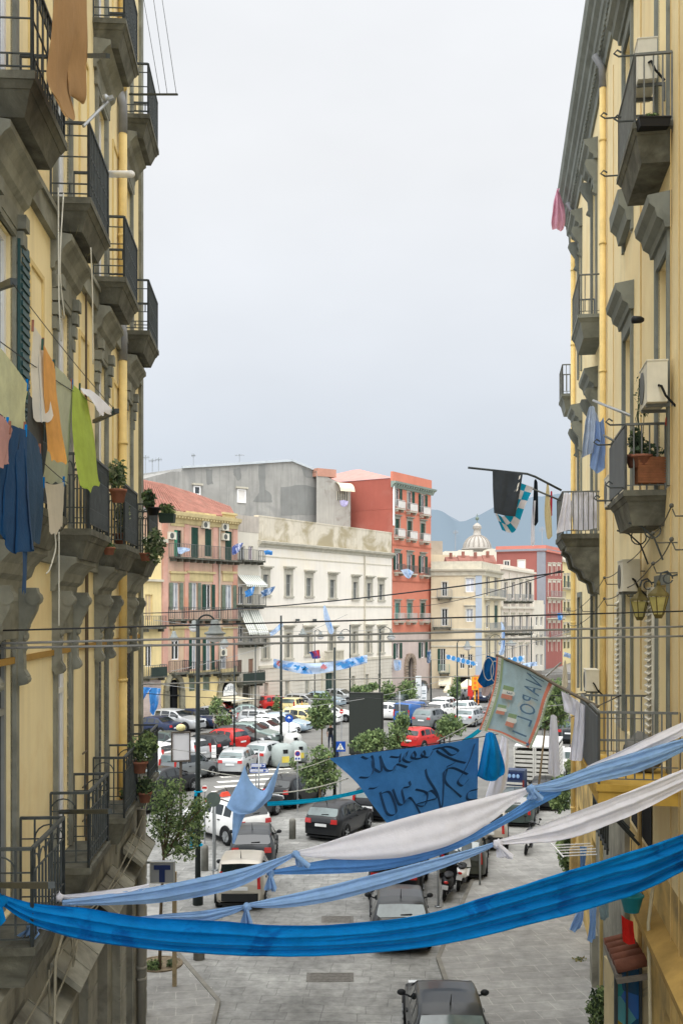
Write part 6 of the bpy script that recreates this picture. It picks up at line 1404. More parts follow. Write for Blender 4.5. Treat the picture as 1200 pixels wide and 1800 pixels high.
# --- jerseys and cloths on the rope, the draped sheet
cloth('jersey', 'bright blue jersey bunched on the rope right of the graffiti banner', [[(853, 1290, 31.3), (861, 1286, 31.2), (870, 1291, 31.3)], [(845, 1325, 31.3), (862, 1318, 31.0), (880, 1322, 31.3)], [(839, 1358, 31.3), (858, 1362, 31.0), (887, 1350, 31.3)], [(838, 1365, 31.3), (864, 1374, 31.0), (884, 1362, 31.3)]], cloth_mat('jersey blue', '0f82c6', .25), 'jersey', .14, 2.5, 4)
cloth('white_sheet', 'white sheet hanging behind the bright blue jersey', [[(884, 1282, 31.9), (888, 1284, 31.9), (891, 1290, 31.9)], [(868, 1350, 32), (880, 1352, 31.8), (893, 1345, 32)], [(852, 1402, 32), (872, 1404, 31.8), (888, 1385, 32)]], WHC, 'sheet', .1, 2, 5)
o = cloth('draped_sheet', 'pale blue sheet draped from two high corners with a hanging tail, over the white taxi', [[(430, 1344, 30.5), (440, 1372, 30.5), (462, 1390, 30.6), (478, 1366, 30.8), (492, 1338, 31)], [(420, 1372, 30.5), (436, 1396, 30.2), (456, 1408, 30.2), (474, 1392, 30.6), (488, 1362, 31)], [(404, 1404, 30.4), (424, 1424, 30.0), (446, 1424, 30.0), (464, 1410, 30.5), (481, 1390, 31)], [(398, 1418, 30.4), (418, 1432, 30), (440, 1430, 30.0), (458, 1420, 30.5), (476, 1404, 31)]], LBL, 'sheet', .10, 2, 6)
cloth('sheet_tail', 'narrow hanging tail of the draped pale blue sheet beside the taxi window', [[(411, 1412, 30.45), (424, 1424, 30.3), (434, 1426, 30.3)], [(409, 1440, 30.45), (417, 1446, 30.3), (426, 1444, 30.3)], [(409, 1480, 30.45), (411, 1484, 30.3), (414, 1478, 30.3)]], LBL, 'sheet', .06, 1.5, 7)
swag('ribbon', 'thin turquoise ribbon stretched in front of the black hatchback', [(470, 1409, 1417, 30.9), (520, 1406, 1414, 30.6), (575, 1400, 1407, 30.2), (640, 1386, 1393, 29.8), (690, 1371, 1377, 30)], TURQ, 'ribbon', 1.2, .12, 3, 60, 10)
swag('ribbon', 'second turquoise strip slanting up left of the printed banner', [(812, 1300, 1306, 31.8), (830, 1288, 1297, 32), (850, 1274, 1281, 32.5)], TURQ, 'ribbon', 1.2, .12, 4, 30, 8)
dup_rope('rope', 'thin white line slanting above the turquoise ribbon', sag(at(470, 1395, 31), at(612, 1368, 29.8), .1, 8), .02, WIRE_L, 'rope', 'ropes and wires over the street')
dup_rope('rope', 'pair of white cords rising to the printed banner', [at(768, 1303, 31.4), at(845, 1263, 25), at(858, 1256, 19.2)], .014, WIRE_L, 'rope', 'ropes and wires over the street')

# --- left wash line
GW = 'washing on the left building lines'
LY = lambda px, lat=2.28: 1800 * lat / (480 - px)
def wash(name, label, pts, m, seed, amp=.05, folds=2.2, lat=2.28, cat='washing', ragged=0):
    rows = [[(x, y, LY(x, lat) + (.0 if i == 0 else .03)) for x, y in r] for i, r in enumerate(pts)]
    # hanging cloth keeps the depth of its peg line
    top = rows[0]; rows = [[(x, y, top[j][2]) for j, (x, y, d) in enumerate(r)] for r in rows]
    o = cloth(name, label, rows, m, cat, amp * 1.6, folds, seed, 30, 26, GW, True, ragged or 9)
    if name not in ('belt', 'sheet'):
        for q in (rows[0][0], rows[0][-1]):
            b = MB(Matrix.Translation(-o.location)); p = at(q[0], q[1], q[2]) + V((0, -.03, 0)); b.bar(p + V((0, 0, .05)), p - V((.004, 0, .06)), .016, .02); b.build('peg', (TERRA, SHUT_G, BLU)[seed % 3], o)
    return o
wash('towel', 'pale yellow green towel leftmost on the upper wash line', [[(0, 610), (24, 640), (50, 677)], [(-2, 668), (22, 690), (47, 722)], [(-4, 720), (20, 748), (45, 764)]], cloth_mat('pale lichen', 'c9cba4', .3, .12, 30), 2, .05, 2, cat='towel')
wash('towel', 'white towel hanging from a single high peg on the upper wash line', [[(60, 573), (68, 584), (78, 604)], [(58, 650), (72, 655), (84, 668)], [(62, 736), (78, 744), (95, 733)]], cloth_mat('off white towel', 'd9d6cd', .3, .06, 30), 3, .06, 1.6, cat='towel')
wash('towel', 'orange towel between the white and the pale grey green ones', [[(77, 606), (86, 622), (97, 642)], [(80, 710), (92, 716), (105, 726)], [(82, 792), (98, 812), (118, 812)]], cloth_mat('orange towel', 'd9a056', .3, .12, 25), 4, .04, 1.5, lat=2.24, cat='towel')
wash('towel', 'pale grey green towel behind the orange one', [[(96, 642), (112, 656), (129, 676)], [(88, 744), (108, 752), (124, 762)], [(74, 845), (98, 850), (120, 848)]], cloth_mat('pale sage towel', 'bcc2aa', .3, .08, 30), 5, .05, 2, cat='towel')
wash('towel', 'lime green towel rightmost of the big towels', [[(127, 675), (138, 684), (152, 700)], [(130, 760), (148, 764), (165, 770)], [(139, 845), (156, 852), (172, 838)], [(144, 852), (158, 862), (174, 846)]], cloth_mat('lime towel', 'b3c956', .35, .1, 30), 6, .07, 1.8, cat='towel')
wash('crumpled_shirt', 'crumpled white shirt on the boom end of the left wash line', [[(142, 682), (160, 686), (178, 700), (200, 722)], [(150, 694), (166, 704), (182, 714), (200, 726)], [(160, 700), (172, 722), (184, 726), (198, 730)]], WHC, 7, .10, 3, cat='shirt')
NAVY = cloth_mat('navy towelling', '1d4268', .2, .12, 30)
wash('bathrobe', 'large navy bathrobe at the left edge of the frame', [[(16, 745), (34, 752), (48, 757)], [(0, 840), (28, 850), (52, 858)], [(-6, 925), (24, 972), (56, 965)]], NAVY, 8, .10, 3, 2.2, 'bathrobe')
wash('jeans', 'dark blue jeans behind the navy bathrobe', [[(46, 752), (60, 766), (72, 790)], [(50, 850), (66, 862), (80, 872)], [(50, 962), (60, 955), (72, 955)]], cloth_mat('dark denim', '23405a', .15, .12, 30), 9, .06, 2, 2.26, 'jeans')
wash('grey_trousers', 'dark grey trousers between the pale and the orange towels', [[(50, 692), (62, 706), (76, 728)], [(48, 750), (62, 764), (77, 775)], [(50, 806), (64, 806), (72, 800)]], cloth_mat('charcoal', '4a4b48', .2, .1, 30), 10, .05, 1.5, 2.29, 'trousers')
wash('cream_trousers', 'cream trousers hanging low beside the balcony railing', [[(79, 848), (96, 852), (114, 846)], [(82, 890), (97, 894), (112, 886)], [(84, 938), (98, 936), (111, 928)]], cloth_mat('cream cotton', 'cfc8b8', .3, .06, 30), 11, .04, 1.5, 2.3, 'trousers')
wash('knitted_jumper', 'dusty pink jumper at the left edge above the bathrobe', [[(-4, 728), (8, 734), (20, 752)], [(-4, 772), (8, 776), (16, 770)], [(-4, 822), (6, 818), (14, 812)]], cloth_mat('dusty pink', 'bd8f88', .3, .1, 30), 12, .06, 2, 2.18, 'jumper')
wash('belt', 'dark blue belt dangling below the navy bathrobe', [[(40, 968), (44, 968), (49, 968)], [(41, 1004), (44, 1005), (48, 1004)], [(40, 1040), (44, 1043), (47, 1040)]], NAVY, 13, .01, 1, 2.2, 'belt')
wash('brown_sheet', 'torn brown sheet hanging from above between the upper left balconies', [[(97, -40), (115, -38), (134, -38), (153, -40)], [(91, 40), (110, 48), (132, 52), (151, 48)], [(89, 110), (104, 128), (118, 122), (149, 108)], [(92, 160), (106, 182), (124, 168), (147, 164)], [(108, 186), (116, 204), (130, 198), (138, 172)]], cloth_mat('brown sheet', 'b48f63', .35, .05, 40), 14, .16, 2.6, 2.3, 'sheet', 22)
for (lb, a, c) in (('upper left wash line carrying the white and lime towels', (22, 497), (206, 724)), ('second left wash line a little below the first', (0, 600), (202, 728)), ('lower left wash line carrying the navy bathrobe', (0, 728), (120, 850))):
    dup_rope('wash_line', lb, sag(at(*a, LY(a[0])), at(*c, LY(c[0])), .04, 10), .0045, WIRE, 'wash line', 'wash lines on the left building')
def boom(label, px0, py0, px1, py1, lat0, lat1, w_=.06):
    b = MB(); b.bar(at(px0, py0, LY(px0, lat0)), at(px1, py1, LY(px1, lat1)), w_); b.build('drying_boom', IRON, None, False, label, 'drying boom', 'drying booms on the left building')
boom('dark drying boom holding the crumpled white shirt', 166, 741, 206, 722, 3.1, 2.2); boom('dark drying boom by the teal louvre shutter at the left edge', -8, 508, 25, 495, 3.1, 2.3)
boom('dark drying boom under the torn brown sheet', 148, 98, 190, 98, 3.1, 2.25); boom('thin drying boom against the sky, highest on the left building', 228, 166, 312, 166, 3.0, 1.9, .035)
boom('dark drying boom across the lowest left balcony corner', -4, 1556, 91, 1556, 3.0, 2.0); boom('dark drying boom above the second lowest left balcony', 106, 1427, 194, 1426, 3.1, 2.1)
for i, (x0, x1) in enumerate(((248, 281), (266, 294), (281, 310))):
    dup_rope('wash_line', ('left', 'middle', 'right')[i] + ' of three thin lines rising from the boom against the sky', [at(x1, 164, LY(300, 2.0)), at(x0, -30, LY(300, 2.0))], .006, IRON, 'wash line', 'wash lines on the left building')
b = MB(); p0, p1 = at(190, 306, LY(190, 3.0)), at(232, 306, LY(232, 2.45)); b.tube([p0, p1], .06, 10); b.build('rolled_blind', WHITE_P, None, True, 'white rolled tube sticking out over the drain pipe on the left wall', 'rolled blind')
b = MB(); p0, p1 = at(147, 222, LY(147, 2.6)), at(190, 178, LY(190, 2.35)); b.tube([p0, p1], .022, 6); b.bar(p1 - V((.08, 0, 0)), p1 + V((.08, 0, .06)), .05); b.ball(at(186, 172, LY(188, 2.35)), .05, 8, 6); b.build('aerial_arm', ALU, None, False, 'grey metal aerial arm on the upper left balcony rail', 'aerial')
for (lb, pts) in (('pale hanging cable down the left wall from the upper balcony', [(103, 330), (104, 520), (108, 600)]), ('second pale hanging cable close beside the first', [(112, 340), (106, 470), (114, 560)]), ('pale hanging cable in front of the third upper window', [(160, 435), (163, 520), (164, 640)]), ('white hose hanging below the cream trousers', [(97, 938), (98, 965), (88, 1000), (82, 1008)]), ('pale vertical cord in front of the second door hood', [(104, 935), (104, 1030), (104, 1100)])):
    dup_rope('hanging_cable', lb, spline([at(x, y, LY(x, 2.5)) for x, y in pts], 14), .009, WIRE_L, 'cable', 'cables hanging on the left wall')

# --- right building washing and flags
GR = 'washing on the right building'
def wr(name, label, pts, Y, m, seed, amp=.05, folds=2, cat='washing'):
    return cloth(name, label, [[(x, y, Y) for x, y in r] for r in pts], m, cat, amp, folds, seed, 22, 18, GR)
wr('shirt', 'pale blue striped shirts bunched on the pole below the bare potted shrub', [[(1034, 716), (1042, 714), (1048, 730)], [(1026, 752), (1040, 748), (1054, 760)], [(1020, 806), (1036, 798), (1048, 796)]], 19.2, cloth_mat('striped shirt blue', 'b4c2d6', .3, .12, 30), 3, .12, 3, 'shirt')
wr('shirt', 'mid blue shirt at the right end of the same pole', [[(1046, 738), (1054, 742), (1060, 732)], [(1042, 780), (1054, 784), (1063, 782)], [(1037, 818), (1048, 832), (1064, 822)]], 19.1, cloth_mat('mid blue shirt', '8ea9d6', .3, .08, 30), 4, .1, 2, 'shirt')
dup_rope('clothes_pole', 'grey clothes pole slanting down to the upper potted balcony with shirts', [at(1042, 704, 19.6), at(1106, 730, 16.2)], .024, ALU, 'clothes pole')
dup_rope('clothes_pole', 'short lower clothes pole beneath the shirts', [at(1060, 765, 18.6), at(1080, 776, 17.6)], .02, IRON_G, 'clothes pole')
fl = wr('black_flag', 'black flag with small white marks hanging from the high pole on the right', [[(865, 825), (891, 828), (918, 832)], [(866, 862), (890, 866), (912, 868)], [(868, 902), (886, 906), (905, 908)]], 25.6, cloth_mat('faded black flag', '43484e', .25, .1, 30), 5, .08, 1.6, 'flag')
strokes(fl, [[(905, 862), (903, 864)], [(909, 858), (908, 863)], [(911, 849), (909, 857)], [(913, 836), (912, 842)]], .028, WHITE_P, 'white_mark', lambda x, y: 25.6, 1, 0, 0, .12)
b = MB(); 
ck = [[(917, 848), (934, 856)], [(910, 872), (926, 880)], [(904, 896), (918, 902)], [(892, 915), (908, 924)], [(886, 924), (901, 936)]]
def chk(name, label, A_, B_, rows, cols, Y, seed):
    """checkered flag between edge polylines A_ (left) and B_ (right)"""
    LA, LB_ = spline([V((*p, 0)) for p in A_], rows * 4 + 1), spline([V((*p, 0)) for p in B_], rows * 4 + 1); b = MB()
    for i in range(rows * 4):
        for j in range(cols):
            def q(ii, jj): p = LA[ii].lerp(LB_[ii], jj / cols); return at(p.x, p.y, Y - .06 * math.sin(jj * 1.9 + ii * .35 + seed))
            b.m = (i // 4 + j) % 2; b.quad(q(i, j), q(i, j + 1), q(i + 1, j + 1), q(i + 1, j))
    return b.build(name, [cloth_mat('flag sky blue', '1d9bbf', .3), cloth_mat('flag white', 'd9d6da', .3)], None, True, label, 'flag', GR)
chk('checkered_flag', 'sky blue and white checkered flag behind the black flag', [(912, 848), (900, 885), (884, 908), (868, 898)], [(937, 857), (922, 890), (904, 934), (882, 932)], 8, 2, 25.9, 1)
dup_rope('flag_pole', 'high dark pole slanting up to the left with the black flag', [at(986, 862, 26), at(940, 838, 26), at(926, 833, 26), at(822, 822, 26)], .03, IRON, 'flag pole')
dup_rope('flag_pole', 'lower pole parallel to the high dark flag pole', [at(985, 880, 26), at(918, 852, 26)], .025, IRON_G, 'flag pole')
for (nm, lb, pts, m_, sd) in (
 ('sock', 'long black stocking hanging from the flag pole', [[(938, 845), (941, 842), (944, 848)], [(936, 885), (940, 886), (945, 885)], [(937, 922), (941, 924), (945, 917)]], cloth_mat('black stocking', '20262c', .1), 1),
 ('sock', 'long white stocking behind the black one', [[(936, 880), (939, 880), (941, 880)], [(933, 915), (936, 916), (939, 915)], [(932, 957), (936, 960), (939, 955)]], WHC, 2),
 ('cream_cloth', 'cream cloth strip between the black and red strips', [[(960, 852), (962, 850), (964, 854)], [(956, 900), (963, 904), (968, 900)], [(960, 944), (964, 948), (970, 942)]], cloth_mat('cream strip', 'd5c69a', .3), 3),
 ('red_strip', 'narrow red cloth strip nearest the carved balcony', [[(967, 864), (969, 863), (970, 865)], [(966, 885), (969, 886), (970, 885)], [(967, 905), (969, 907), (970, 905)]], cloth_mat('red strip', 'c73d4f', .3), 4)):
    wr(nm, lb, pts, 26.0, m_, sd, .03, 1.2, 'washing')
wr('shirt', 'white shirt on the corner of the carved balcony', [[(990, 868), (996, 866), (1002, 870)], [(984, 900), (994, 898), (1004, 905)], [(977, 938), (990, 934), (1003, 930)]], 25.2, WHC, 6, .1, 2.5, 'shirt')
wr('white_sheet', 'white sheets draped inside the carved balcony railing', [[(1004, 866), (1024, 865), (1046, 866)], [(1003, 900), (1024, 902), (1047, 900)], [(1004, 930), (1026, 932), (1048, 928)]], 25.6, WHC, 7, .12, 5, 'sheet')
wr('white_tunic', 'white tunic near the terrace corner, right of the printed banner', [[(986, 1215), (1000, 1222), (1015, 1232)], [(988, 1232), (1004, 1240), (1020, 1250)], [(990, 1250), (1004, 1256), (1018, 1262)]], 17.3, WHC, 8, .06, 2, 'shirt')
wr('white_trousers', 'white trousers hanging from the terrace corner pole', [[(1012, 1232), (1020, 1236), (1030, 1242)], [(1006, 1280), (1016, 1286), (1028, 1285)], [(999, 1335), (1012, 1338), (1024, 1336)]], 17.1, WHC, 9, .06, 2.5, 'trousers')
wr('white_towel', 'long white towel left of the white trousers', [[(967, 1258), (972, 1256), (978, 1260)], [(964, 1300), (972, 1304), (981, 1300)], [(962, 1358), (973, 1366), (984, 1362)]], 19.5, WHC, 10, .05, 2, 'towel')
wr('furled_umbrella', 'furled cream umbrella standing by the far end of the terrace', [[(990, 1163), (992, 1160), (994, 1163)], [(988, 1190), (992, 1194), (997, 1190)], [(987, 1206), (992, 1210), (998, 1205)]], 26, cloth_mat('cream umbrella', 'd8d0bc', .3), 11, .05, 2, 'umbrella')
wr('pink_cloth', 'puffed pink cloth caught under the end of the right roof cornice', [[(984, 330), (977, 332), (981, 336)], [(974, 352), (976, 350), (990, 362)], [(969, 385), (976, 380), (993, 388)], [(970, 400), (978, 404), (990, 402)]], 34.5, cloth_mat('thin pink cloth', 'e0adbf', .5, .1), 16, .25, 1.6, 'cloth')
wr('blue_cloth', 'pale blue cloth under the bright swag at the right pavement, left piece', [[(1016, 1596), (1021, 1594), (1026, 1596)], [(1008, 1615), (1018, 1618), (1024, 1616)], [(1000, 1634), (1010, 1638), (1020, 1630)]], 22, LBL, 12, .08, 2.5, 'washing')
wr('blue_cloth', 'pale blue cloth under the bright swag at the right pavement, right piece', [[(1034, 1586), (1041, 1585), (1048, 1588)], [(1035, 1620), (1041, 1622), (1046, 1620)], [(1030, 1652), (1038, 1656), (1044, 1650)]], 21.6, LBL, 13, .06, 2, 'washing')
wr('grey_cloth', 'grey green cloth beside the turquoise bucket', [[(1052, 1578), (1060, 1574), (1068, 1576)], [(1052, 1600), (1060, 1602), (1068, 1598)], [(1054, 1615), (1061, 1618), (1068, 1612)]], 21, cloth_mat('sea grey cloth', '8ba0a6', .25), 14, .05, 2, 'washing')
wr('blue_jeans', 'small blue jeans on the drying rack below the lower white swag', [[(1018, 1488), (1024, 1488), (1031, 1489)], [(1018, 1515), (1023, 1516), (1028, 1516)], [(1017, 1540), (1022, 1542), (1026, 1540)]], 27, cloth_mat('jeans blue', '6c8fc0', .2), 15, .05, 2, 'jeans')

# --- flags and bunting over the square
GF = 'football flags and bunting over the square'
def flag(name, label, pts, Y, m, seed=1, amp=.25, folds=1.5, cat='flag'):
    return cloth(name, label, [[(x, y, Y) for x, y in r] for r in pts], m, cat, amp, folds, seed, 12, 14, GF)
FB, FW_ = cloth_mat('flag azure', '4d92d4', .3, .15, 20, patch='d5dbe4', patch_at=.56, patch_scale=.9), cloth_mat('flag pale', 'b9cce4', .3, .1, 20, patch='5e93cf', patch_at=.55, patch_scale=.8)
def bunting(name, label, xs, y0, y1, hs, Y, m, seed, marks=()):
    top = [(x, y, Y) for x, y in zip(xs, y0)]; bot = [(x, y + h, Y) for x, y, h in zip(xs, y0, hs)]
    o = cloth(name, label, [top, [((a[0] + c[0]) / 2, (a[1] + c[1]) / 2, Y) for a, c in zip(top, bot)], bot], m, 'bunting', .25, 4, seed, 8, 50, GF)
    for (px, py, rx, ry, mm) in marks:
        b = MB(Matrix.Translation(-o.location)); wb_ = 1.3 if rx != 3.6 and rx != 4 or py > 1165.5 else 0; b.add([at(px + rx * math.cos(t) * (1 + wb_ * noise.noise(V((px, math.cos(t) * 1.5, math.sin(t) * 1.5)))), py + ry * math.sin(t) * (1 + wb_ * noise.noise(V((py, math.cos(t) * 1.5, math.sin(t) * 1.5)))), Y - .45) for t in [2 * math.pi * i / 26 for i in range(26)]], [list(range(26))]); b.build('printed_mark', mm, o)
    return o
RDM, BLM = cloth_mat('print red', 'cb7f80', .3, .2), cloth_mat('print azure', '4d92cc', .3, .2)
bunting('bunting', 'long pale blue bunting with red and azure prints before the cream palace', (481, 505, 545, 590, 620, 645), (1158, 1162, 1166, 1162, 1156, 1151), None, (15, 17, 19, 17, 16, 14), 74, FW_, 2, ((489, 1166, 4, 5, RDM), (522, 1173, 6, 5, BLM), (535, 1175, 5, 5, BLM), (570, 1172, 5, 5, RDM), (600, 1169, 8, 4, BLM), (617, 1166, 6, 4, BLM), (634, 1160, 7, 4, BLM)))
bunting('bunting', 'short bunting of azure discs left of the blue flag', (783, 800, 820, 838), (1150, 1154, 1159, 1164), None, (8, 9, 9, 6), 80, cloth_mat('bunting white', 'd5dfea', .3), 3, [(788 + 8.5 * i, 1155 + 2.2 * i, 3.6, 4.2, BLM) for i in range(6)])
bunting('bunting', 'short bunting of azure discs right of the blue flag', (888, 900, 910, 921), (1158, 1156, 1154, 1152), None, (8, 10, 11, 12), 60, cloth_mat('bunting white'), 4, [(894 + 10 * i, 1161 - 1.5 * i, 4, 5, BLM) for i in range(3)])
bunting('bunting', 'pale blue printed strip below the right disc bunting', (905, 920, 932, 944), (1168, 1166, 1164, 1163), None, (8, 8, 8, 7), 58, FW_, 5)
bunting('bunting', 'pale blue strip caught on the terrace roof frames', (990, 998, 1005), (1146, 1148, 1151), None, (8, 8, 8), 40, FW_, 6)
f1 = flag('blue_flag', 'dark blue flag with pale rings behind the printed banner', [[(855, 1152), (866, 1155), (878, 1160)], [(845, 1180), (858, 1184), (872, 1185)], [(838, 1196), (850, 1208), (866, 1202)]], 21.5, cloth_mat('deep flag blue', '1c5f9c', .3, .1, 20, patch='6fa9cf', patch_at=.62, patch_scale=2.5), 3, .08, 2)
for (cx_, cy_, rx, ry) in ((869, 1180, 7, 18), (858, 1176, 9, 20)):
    b = MB(Matrix.Translation(-f1.location)); b.tube([at(cx_ + rx * math.cos(t), cy_ + ry * math.sin(t), 21.3) for t in [2 * math.pi * i / 20 for i in range(21)]], .008, 4); b.build('printed_ring', CWH, f1)
flag('flag', 'pinkish white flag piece below the dark blue flag', [[(848, 1200), (854, 1202), (860, 1206)], [(846, 1212), (854, 1214), (862, 1214)], [(846, 1222), (852, 1224), (858, 1222)]], 21.6, cloth_mat('pinkish white', 'd9c6c6', .3), 4, .04)
flag('flag', 'narrow white and blue pennant standing above the printed banner', [[(880, 1092), (884, 1098), (886, 1102)], [(881, 1130), (884, 1132), (886, 1134)], [(876, 1150), (880, 1152), (885, 1150)]], 70, FW_, 5)
for (lb, pts, Y, m_) in (
 ('long pale pennant blown upright before the cream palace', [[(568, 1066), (571, 1064), (574, 1070)], [(570, 1090), (575, 1090), (580, 1088)], [(578, 1112), (583, 1116), (587, 1108)]], 88, FW_),
 ('azure flag twisted beside the striped awnings', [[(430, 1040), (440, 1034), (448, 1030)], [(432, 1046), (440, 1042), (446, 1040)], [(430, 1050), (438, 1048), (444, 1046)]], 91, FB),
 ('dark and pale flag right of the striped awnings', [[(458, 1040), (470, 1034), (484, 1030)], [(460, 1046), (470, 1042), (482, 1036)], [(458, 1050), (466, 1048), (476, 1044)]], 92, cloth_mat('flag navy pale', '4c6a92', .3, .2, 20, patch='c4d2e2', patch_at=.5, patch_scale=1.2)),
 ('blue and white flag at the upper right of the pink house', [[(408, 962), (416, 956), (428, 954)], [(408, 970), (416, 966), (424, 962)], [(409, 976), (414, 974), (420, 970)]], 88, cloth_mat('flag indigo', '5567a3', .3, .1, 20, patch='dfe2ec', patch_at=.52, patch_scale=1.2)),
 ('tiny pale blue flag at the corner of the cream palace', [[(464, 968), (472, 967), (479, 969)], [(465, 972), (472, 971), (479, 973)], [(466, 975), (472, 975), (478, 976)]], 94, FB),
 ('pale streamer slanting between the lamp posts', [[(474, 1112), (484, 1104), (496, 1092)], [(475, 1115), (486, 1108), (497, 1096)], [(476, 1119), (487, 1112), (498, 1100)]], 76, FW_),
 ('red and blue flag hung above the long bunting', [[(543, 1146), (552, 1144), (561, 1142)], [(546, 1150), (554, 1149), (562, 1148)], [(549, 1158), (556, 1158), (563, 1157)]], 76, cloth_mat('flag red navy', '35508f', .3, .05, 20, patch='c23f3a', patch_at=.5, patch_scale=.8)),
 ('white and blue flag on the third balcony of the red tower', [[(704, 1002), (716, 1000), (727, 1006)], [(708, 1008), (716, 1010), (724, 1010)], [(712, 1014), (718, 1017), (722, 1014)]], 118, FW_),
 ('dark blue and white flag at the foot of the red tower', [[(750, 1142), (753, 1146), (756, 1140)], [(750, 1152), (753, 1154), (757, 1150)], [(750, 1164), (753, 1166), (757, 1162)]], 122, cloth_mat('flag navy pale')),
 ('pale blue net cloth on the balcony of the red tower', [[(692, 1160), (699, 1160), (705, 1161)], [(692, 1168), (699, 1168), (705, 1169)], [(693, 1178), (699, 1179), (704, 1177)]], 118, FW_),
 ('blue cloth draped at the edge of the left apartment block, left half', [[(249, 1208), (257, 1208), (267, 1209)], [(249, 1222), (255, 1220), (262, 1216)], [(249, 1236), (252, 1230), (256, 1224)]], 44, FB),
 ('blue cloth draped at the edge of the left apartment block, right tail', [[(262, 1209), (272, 1209), (283, 1210)], [(264, 1232), (272, 1232), (279, 1230)], [(264, 1250), (269, 1258), (275, 1246)]], 44, FB),
 ('lilac washing on the balcony of the roof annexe', [[(597, 880), (604, 879), (612, 881)], [(598, 886), (604, 886), (611, 886)], [(600, 890), (605, 891), (610, 889)]], 117.2, cloth_mat('lilac washing', 'b9b4d8', .3)),
 ('blue and white washing on the top balcony of the pink house', [[(312, 962), (322, 962), (334, 964)], [(313, 968), (322, 968), (333, 968)], [(314, 973), (320, 974), (326, 970)]], 84.5, FW_),
 ('blue washing on a balcony of the dark red far house', [[(979, 1078), (983, 1078), (988, 1079)], [(979, 1084), (983, 1084), (988, 1084)], [(980, 1090), (984, 1090), (987, 1089)]], 168, FB)):
    flag('flag' if 'washing' not in lb and 'cloth' not in lb else 'washing', lb, pts, Y, m_, len(lb) % 7, .2, 1.5, 'flag' if 'washing' not in lb and 'cloth' not in lb else 'washing')
# ---------------------------------------------------------------- plants
def leaves(b, c, rad_, n_, size, r, holes=.8, mats=3, squash=1.0, shell=.45):
    """many small leaf blades through an uneven crown"""
    c = V(c); off = V((r.uniform(0, 50), r.uniform(0, 50), r.uniform(0, 50))); k = 0; t = 0
    while k < n_ and t < n_ * 12:
        t += 1
        d = V((r.gauss(0, 1), r.gauss(0, 1), r.gauss(0, 1))).normalized(); q = r.random() ** shell
        lump = 1 + .45 * noise.noise(d * 1.7 + off)
        p = V((d.x * rad_[0], d.y * rad_[1], d.z * rad_[2])) * q * lump
        g = noise.noise(p * (2.2 / max(rad_)) * 1.6 + off)
        if g < .12 - holes * .4 and r.random() < .9: continue
        a = V((r.gauss(0, 1), r.gauss(0, 1), r.gauss(0, .6))).normalized(); e = a.orthogonal().normalized(); e = Matrix.Rotation(r.uniform(0, 6.28), 3, a) @ e
        s_ = size * r.uniform(.6, 1.3); f_ = a.cross(e); P = c + p
        b.m = 0 if g > .12 else 1 if g > -.1 else 2
        if r.random() < .15: b.m = r.randrange(mats)
        b.quad(P - e * s_, P + f_ * s_ * .45, P + e * s_, P - f_ * s_ * .45); k += 1
    b.m = 0
LM = [LEAF_L, LEAF, LEAF_D]
def tree(px, base_py, Y, crown, top_px, label, seed, n_=1500, size=.13, trunk_r=.06, slim=False, group='young street trees', mats=LM):
    """crown: list of (px,py,rx_px,ry_px)"""
    r = random.Random(seed); g = at(px, base_py, Y); g.z = 0; t = thing('street_tree', label, 'tree', g, 0, group); b = MB(Matrix.Translation(-g))
    cs = [(at(x, y, Y), rx * Y / F, ry * Y / F) for x, y, rx, ry in crown]; mid = min(c[0].z - c[2] * .7 for c in cs)
    top = at(top_px, 0, Y); fork = V((g.x + (cs[0][0].x - g.x) * .5, g.y, max(.6, mid)))
    b.tube([g, g.lerp(fork, .5) + V((r.uniform(-.05, .05), 0, 0)), fork], [trunk_r, trunk_r * .85, trunk_r * .7], 7)
    for c, rx, rz in cs:
        for q in range(4):
            e = c + V((r.uniform(-.6, .6) * rx, r.uniform(-.6, .6) * rx, r.uniform(-.3, .7) * rz)); m_ = fork.lerp(e, .5) + V((r.uniform(-.1, .1), r.uniform(-.1, .1), .1)); b.tube([fork, m_, e], [trunk_r * .55, trunk_r * .35, trunk_r * .12], 5)
    b.build('trunk', BARK, t, True)
    b = MB(Matrix.Translation(-g)); tot = sum(c[1] * c[2] for c in cs)
    for i, (c, rx, rz) in enumerate(cs): leaves(b, c, (rx, max(rx, rz) * .8, rz), int(1.2 * n_ * (rx * rz) / tot), size * .7, r, .5)
    b.build('crown', mats, t); return t
tree(281, 1700, 27.2, [(295, 1400, 40, 34), (330, 1450, 40, 34), (285, 1450, 36, 34), (318, 1492, 36, 22), (350, 1420, 20, 22)], 300, 'slender leaning street tree beside the blue T sign at the left corner', 3, 3000, .075, .05)
tree(560, 1425, 49, [(566, 1335, 24, 26), (552, 1368, 26, 22), (576, 1365, 22, 22), (540, 1355, 14, 14)], 562, 'dark street tree left of the graffiti banner in front of the crossing sign', 5, 2200, .13, .08)
tree(566, 1310, 70, [(566, 1235, 20, 18), (555, 1255, 18, 16), (575, 1262, 17, 14), (560, 1270, 13, 12)], 566, 'street tree before the cream palace, left of the black screen', 7, 1700, .17)
tree(648, 1345, 62, [(648, 1305, 26, 20), (665, 1298, 18, 16), (630, 1308, 16, 12)], 648, 'low bright green tree right in front of the black screen', 9, 1700, .16)
tree(700, 1345, 62, [(700, 1285, 18, 26), (690, 1310, 14, 18), (708, 1265, 14, 16)], 700, 'street tree between the black screen and the yellow notice board', 11, 1500, .16)
tree(790, 1310, 68, [(790, 1272, 22, 18), (780, 1285, 16, 14), (803, 1280, 14, 14)], 790, 'street tree directly left of the printed banner', 13, 1500, .16)
